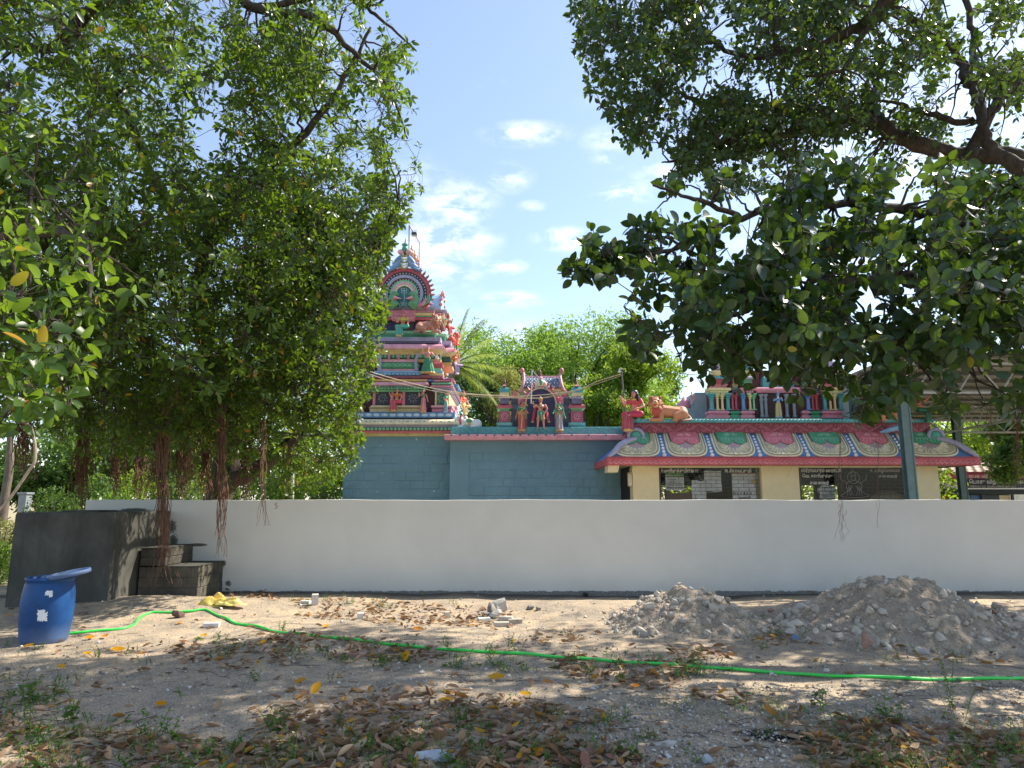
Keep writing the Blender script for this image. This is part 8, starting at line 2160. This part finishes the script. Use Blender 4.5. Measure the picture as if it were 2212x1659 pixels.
def extraLo(P, px, py):
    ok = ~((vnoise(px, py, 40, 51) < .34) & (rgR.random(len(P)) < .8))
    ok &= ~((py < 480) & (vnoise(px, py, 55, 54) < .5) & (rgR.random(len(P)) < .92)); ok &= ~((px < 1460) & (vnoise(px, py, 30, 55) < .45) & (py > 600) & (rgR.random(len(P)) < .6))
    ok &= ~((py > 770) & (vnoise(px, py, 30, 52) < .52) & (rgR.random(len(P)) < .85)); ok &= P[:, 1] < 8.2; return ok
kLo = keeper(loR, extraLo)
cLo = sample(rgR, [((2.6, 6.0, 3.3), (2.4, 1.3, 1.3), 200, .4), ((4.6, 6.8, 3.4), (2.2, 1.3, 1.5), 210, .4), ((1.6, 5.8, 3.5), (1.0, 1.0, 1.1), 36, .3), ((6.6, 7.0, 3.6), (2.0, 1.4, 1.6), 60, .4)], kLo)
cx_ = [w3(*q) for q in [(1480, 400, 6.3), (1530, 390, 6.4), (1620, 380, 6.4), (1750, 370, 6.5), (1800, 390, 6.4), (1900, 370, 6.4), (2030, 380, 6.4), (1660, 360, 6.5), (2100, 390, 6.3), (2190, 380, 6.3), (1850, 400, 6.2), (1590, 420, 6.2), (1215, 598, 5.6), (1250, 590, 5.7), (1285, 585, 5.75), (1268, 545, 5.8), (1305, 560, 5.8), (1290, 600, 5.8), (1420, 450, 6), (1400, 480, 6), (1440, 430, 6.1), (1560, 400, 6.2), (1700, 380, 6.4), (1840, 340, 6.4), (2080, 350, 6.4), (2150, 370, 6.4), (1990, 370, 6.4)]]
grow(ft, limbsR[10:], np.concatenate([cLo, np.array(cx_)]), rgR, tpl(6, .66, .12, .2), LEAF_B, .125, 1.0, 6, 6, .30, .3, BARK_A, kLo, parts=255, twig_r=.0035)
# the crown goes on beyond the right edge and shades the right half of the yard
kX = keeper([(2010, 300), (2020, 900), (2800, 925), (2800, 200)], lambda P, px, py: (P[:, 1] < 15) & (P[:, 1] > 8.5))
cX = sample(rgR, [((10.8, 12.2, 6.6), (3.6, 2.6, 2.0), 230, .3), ((8.6, 12.4, 6.4), (1.8, 2.0, 1.7), 60, .3)], kX)
grow(ft, [([(10.4, 9.5, 3.6), (10.4, 11, 5.4), (10.8, 12.4, 6.6)], [.28, .16, .06])], cX, rgR, tpl(4, .62, .10, .2), LEAF_B, .15, 1.0, 8, 6, .7, .4, BARK_A, kX, parts=0)
# thin hanging roots of the right tree
for k, (px, y0, y1, Y, n_, sp_) in enumerate([(1815, 880, 1165, 7.0, 3, .012), (1896, 900, 1140, 7.2, 2, .008), (1822, 1085, 1170, 7.0, 3, .02), (2140, 850, 1040, 7.6, 5, .015), (2200, 860, 1055, 7.6, 14, .02), (1975, 780, 930, 7, 3, .02)]):
    V, F = strands(px, y0, y1, Y, n_, sp_, 700 + k, .02, .0028); put('aerial_root', npmesh('aerial_root', V, F, True, ROOT_M), ft)

# ------------------------------------------------------------------ background trees
FAR = {'acacia': leafmat('acacia_leaf', [(0, lin((70, 104, 40))), (.5, lin((104, 142, 56))), (1, lin((140, 172, 76)))], .45, (.42, .62, .08), .55, .2),
       'dark': leafmat('dark_leaf', [(0, lin((44, 70, 36))), (.5, lin((62, 94, 46))), (1, lin((92, 122, 56)))], .35, (.32, .5, .05), .5, .3),
       'olive': leafmat('olive_leaf', [(0, lin((96, 104, 56))), (.5, lin((140, 142, 80))), (1, lin((176, 170, 104)))], .4, (.5, .52, .12), .6, .2),
       'neem': leafmat('neem_leaf', [(0, lin((66, 96, 30))), (.5, lin((98, 134, 40))), (.9, lin((140, 164, 50))), (1, lin((176, 170, 60)))], .5, (.45, .62, .05), .45, .4)}
def far_tree(name, label, base, hgt, rad, kind, nleaf, ls, seed, trunk_r=.18, blobs=None, cat='tree', group=None, wid=.45, droop=.0, flat=.75):
    g = np.random.default_rng(seed); t = thing(name, label, cat, base, group=group); bx, by, bz = base
    m = MB(); top = Vector((bx + g.normal(0, .3), by, bz + hgt * .55)); m.tube(catmull([(bx, by, bz - .3), (bx + .1, by, bz + hgt * .2), (bx - .1, by + .1, bz + hgt * .4), top], 4), list(np.linspace(trunk_r, trunk_r * .55, 13)), 8)
    m.build('trunk', BARK_A, t, True)
    nb = blobs or 14; bc = []
    for i in range(nb):
        a_ = g.uniform(0, 6.28); q = g.random() ** .5; zz = g.uniform(.42, .9); q *= math.sqrt(max(.08, 1 - ((zz - .6) / .42) ** 2))
        bc.append((bx + rad * q * math.cos(a_), by + rad * q * math.sin(a_), bz + hgt * zz))
    bc = np.array(bc); m = MB()
    for c in bc: m.tube(catmull([top - Vector((0, 0, hgt * g.uniform(.02, .25))), Vector((top.x * .5 + c[0] * .5, top.y * .5 + c[1] * .5, top.z * .5 + c[2] * .5 + .2)), Vector(c)], 3), list(np.linspace(trunk_r * .4, .02, 7)), 5)
    m.build('limbs', BARK_A, t, True)['kind'] = 'stuff'
    per = nleaf // nb; P = []
    for c in bc:
        r_ = rad * g.uniform(.30, .48); d = g.normal(size=(per, 3)); d /= np.linalg.norm(d, axis=1)[:, None]; q = (.45 + .55 * g.random(per))[:, None]
        # sprays: leaves gather along short arcs
        ns = max(6, per // 26); sd_ = g.normal(size=(ns, 3)); sd_ /= np.linalg.norm(sd_, axis=1)[:, None]; si = g.integers(0, ns, per)
        P.append(c + (sd_[si] * (.35 + .65 * g.random(per))[:, None] + d * .22) * r_ * np.array([1, 1, flat]))
    P = np.concatenate(P); N = len(P); X = g.normal(size=(N, 3)); X[:, 2] -= droop; Nn = g.normal(size=(N, 3)); Nn[:, 2] += .8
    V, F, _ = leaves_np(P, X, Nn, ls * g.uniform(.6, 1.3, N), tpl(2, wid, .1, .15, shape='e'))
    put('crown', npmesh('crown', V, F, False, FAR[kind]), t)['kind'] = 'stuff'; return t
def ft_at(px, py_top, Y, **k):
    b_ = W(px, py_top, Y); return (b_.x, Y, 0), b_.z
def bg(label, px, pyt, Y, wpx, kind, n, ls, seed, **kw):
    b_, h_ = ft_at(px, pyt, Y); return far_tree('tree', label, b_, h_, wpx / 2 / F0 * Y * 1.25, kind, n, ls, seed, **kw)
bg('tall feathery light green acacia rising behind the tower and small roof shrine', 1130, 688, 38, 230, 'acacia', 30000, .26, 1, blobs=22, wid=.3)
bg('rounded feathery acacia crown directly behind the small roof shrine', 1232, 662, 36, 280, 'acacia', 36000, .24, 2, blobs=30, wid=.3)
bg('darker green acacia standing left of the feathery acacia crown', 1060, 775, 33, 170, 'dark', 18000, .20, 3, wid=.3)
bg('dry olive coloured bushy tree behind the left turret of the small shrine', 1128, 772, 28, 120, 'olive', 16000, .13, 4, wid=.3)
bg('glossy yellow green neem tree right of the small shrine', 1335, 722, 27, 190, 'neem', 22000, .17, 5, droop=.8, blobs=18)
bg('lower neem tree just left of the lamp pole', 1265, 800, 25.5, 150, 'neem', 12000, .14, 6, droop=.8)
bg('bluish green acacia seen between the tan lion and the columned shrine', 1490, 790, 40, 150, 'dark', 18000, .26, 7, wid=.3)
bg('small yellow green tree behind the tan lion statue', 1400, 850, 30, 90, 'neem', 7000, .18, 8)
bg('green tree seen under the steel shed roof at the far right', 2130, 880, 44, 190, 'neem', 14000, .30, 9, blobs=18)
bg('shaded green tree behind the ration shop roof at the right', 2050, 900, 48, 130, 'acacia', 10000, .32, 10)
bg('leafy tree at the right edge under the shed', 2215, 840, 30, 150, 'dark', 12000, .2, 11)
bg('tree filling the gap behind the open rear of the hall', 1560, 960, 27, 260, 'neem', 9000, .2, 12)
bg('second tree behind the open rear of the hall', 1850, 940, 28, 240, 'neem', 9000, .2, 13)
# far left trees and bushes behind the banyan
bg('dark round tree beyond the tank at the left', 95, 1010, 30, 190, 'dark', 12000, .22, 14)
bg('tall dark tree deep behind the banyan at the left', 260, 880, 33, 330, 'dark', 16000, .26, 15, blobs=20)
bg('broad dark tree behind the banyan trunk', 520, 870, 34, 330, 'dark', 16000, .26, 16, blobs=20)
bg('green tree between the banyan and the blue sanctum wall', 690, 930, 30, 140, 'neem', 9000, .2, 17)
def bush(label, px, pyt, Y, wpx, kind, n, ls, seed):
    b_, h_ = ft_at(px, pyt, Y); g = np.random.default_rng(seed); t = thing('bush', label, 'bush', b_); rd_ = wpx / 2 / F0 * Y
    P = ell_points(g, (b_[0], Y, h_ * .45), (rd_, rd_ * .8, h_ * .55), n, .5); X = g.normal(size=(n, 3)); X[:, 2] += .4; Nn = g.normal(size=(n, 3)); Nn[:, 2] += .8
    V, F, _ = leaves_np(P, X, Nn, ls * g.uniform(.6, 1.3, n), tpl(2, .45, .1, .15, shape='e')); put('foliage', npmesh('foliage', V, F, False, FAR[kind]), t)['kind'] = 'stuff'
    k = 12; a_ = g.uniform(0, 6.28, k); PL = np.stack([np.stack([np.full(k, b_[0]), np.full(k, Y), np.full(k, -.05)], -1), np.stack([b_[0] + rd_ * .3 * np.cos(a_), Y + rd_ * .3 * np.sin(a_), np.full(k, h_ * .5)], -1), np.stack([b_[0] + rd_ * .6 * np.cos(a_), Y + rd_ * .6 * np.sin(a_), np.full(k, h_ * .8)], -1)], 1)
    V, F = tubes_np(PL, np.full((k, 3), .012), 4); put('stems', npmesh('stems', V, F, True, BARK_A), t)
bush('sunlit yellow green bush behind the tank beside the banyan root', 245, 1055, 17, 120, 'acacia', 2600, .10, 31)
bush('dark bush behind the tank at the left', 120, 1050, 19, 130, 'dark', 3000, .10, 32)
bush('pale yellow green bush at the far left edge', 10, 1120, 17.5, 110, 'olive', 3500, .07, 33)
bush('low sunlit yellow weeds bush left of the tank', -5, 1170, 14.5, 90, 'acacia', 3500, .055, 34)
bush('bush behind the boundary wall near the sanctum corner', 700, 1030, 20, 90, 'dark', 2400, .10, 35)
for k, (px, pyt, Yb, w_, kd) in enumerate([(215, 1020, 21, 110, 'dark'), (300, 1010, 22.5, 130, 'neem'), (385, 1015, 21.5, 130, 'dark'), (465, 1005, 23, 130, 'neem'), (545, 1012, 22, 130, 'dark'), (615, 1020, 21.5, 100, 'acacia')]):
    bush(['dark low bush behind the wall above the tank', 'green bush behind the wall right of the tank', 'dark bush left of the banyan trunk base', 'green bush right behind the banyan trunk', 'dark bush between the banyan trunk and the white post', 'light green bush right of the white post'][k], px, pyt, Yb, w_, kd, 3000, .13, 60 + k)
pt = thing('slender_tree', 'slender bare grey tree trunk at the far left edge', 'tree', W(5, 1130, 22)); m = MB(); m.tube(catmull([W(2, 1140, 22), W(8, 1090, 22), W(20, 1010, 22), W(22, 930, 22)], 4), [.15] * 5 + [.12] * 5 + [.09] * 3, 9); m.build('trunk', bark('grey_trunk', lin((84, 76, 70)), lin((124, 114, 104))), pt, True)
ps = thing('white_post', 'thin white post behind the wall near the banyan trunk', 'post', W(632, 1075, 18)); m = MB(); m.tube([W(632, 1085, 18), W(633, 990, 18)], .035, 8); m.build('post_shaft', paint(WHITE), ps)
hs = thing('far_hut', 'small blue grey block pillar in the field at the far left', 'pillar', W(49, 1080, 24)); m = MB(); c_ = W(49, 1068, 24); m.box(c_.x - .13, c_.x + .13, 24, 24.3, 0, c_.z, .01); m.box(c_.x - .17, c_.x + .17, 23.95, 24.35, c_.z, c_.z + .07, .01); m.build('pillar_body', paint((120, 130, 140)), hs)

# coconut palm behind the tower
PALM = leafmat('palm_leaflet', [(0, lin((70, 96, 40))), (.5, lin((110, 134, 56))), (.85, lin((150, 160, 84))), (1, lin((186, 176, 110)))], .45, (.45, .55, .1), .45, .4)
cp = thing('coconut_palm', 'coconut palm with drooping fronds fanning out behind the right side of the tower', 'palm', (-3.2, 27, 0))
pc = Vector(W(978, 790, 27)); m = MB(); m.tube(catmull([(pc.x - .5, 27, -.2), (pc.x - .3, 27, pc.z * .5), tuple(pc)], 6), list(np.linspace(.2, .13, 13)), 9); m.build('trunk', bark('palm_bark', lin((110, 100, 90)), lin((150, 140, 126))), cp, True)
frs = [(60, 715, 2.4), (25, 770, 2.8), (75, 690, 1.8), (0, 830, 2.6), (-20, 860, 2.8), (45, 740, 2.8), (-45, 900, 2.6), (110, 700, 1.6), (150, 760, 2), (185, 800, 2.4), (-5, 800, 3.0), (12, 845, 3.2)]
ends = [(1045, 690), (1075, 765), (1010, 668), (1085, 800), (1088, 838), (1062, 730), (1080, 880), (880, 790), (1065, 860), (1000, 700), (1090, 905)]
rp = np.random.default_rng(77)
for k, (ex, ey) in enumerate(ends):
    e = Vector(W(ex, ey, 27 + rp.uniform(-1.4, .8))); d = e - pc; side = Vector((d.x, d.y, 0)); mid = pc + d * .5 + Vector((0, 0, .22 * d.length)); n = 26
    P = [(1 - t) ** 2 * pc + 2 * t * (1 - t) * mid + t * t * e for t in [i / n for i in range(n + 1)]]
    m = MB(); m.tube(P, list(np.linspace(.035, .006, n + 1)), 5); V0 = []; 
    LPp, LX, LN, LS = [], [], [], []
    for i in range(3, n + 1):
        dd = (P[i] - P[i - 1]).normalized(); sv = dd.cross(Vector((0, 0, 1)))
        if sv.length < .1: sv = dd.cross(Vector((0, 1, 0)))
        sv.normalize()
        for s_ in (-1, 1):
            for q in (0, .33, .66):
                x = (sv * s_ * .9 + dd * .75 + Vector((0, 0, -.45 - .5 * rp.random()))).normalized(); LPp.append(tuple(P[i].lerp(P[i - 1], q))); LX.append(tuple(x)); LN.append(tuple(dd.cross(x))); LS.append((.62 - .42 * abs(i / n - .45)) * d.length * .30 * rp.uniform(.85, 1.1))
    fr_ = m.build('frond', PALM, cp, True)
    V, F, _ = leaves_np(np.array(LPp), np.array(LX), np.array(LN), np.array(LS), tpl(3, .055, .35, .3, shape='e')); put('leaflets', npmesh('leaflets', V, F, False, PALM), fr_)['kind'] = 'stuff'

for o in bpy.data.objects:
    if 'inv' in o: del o['inv']
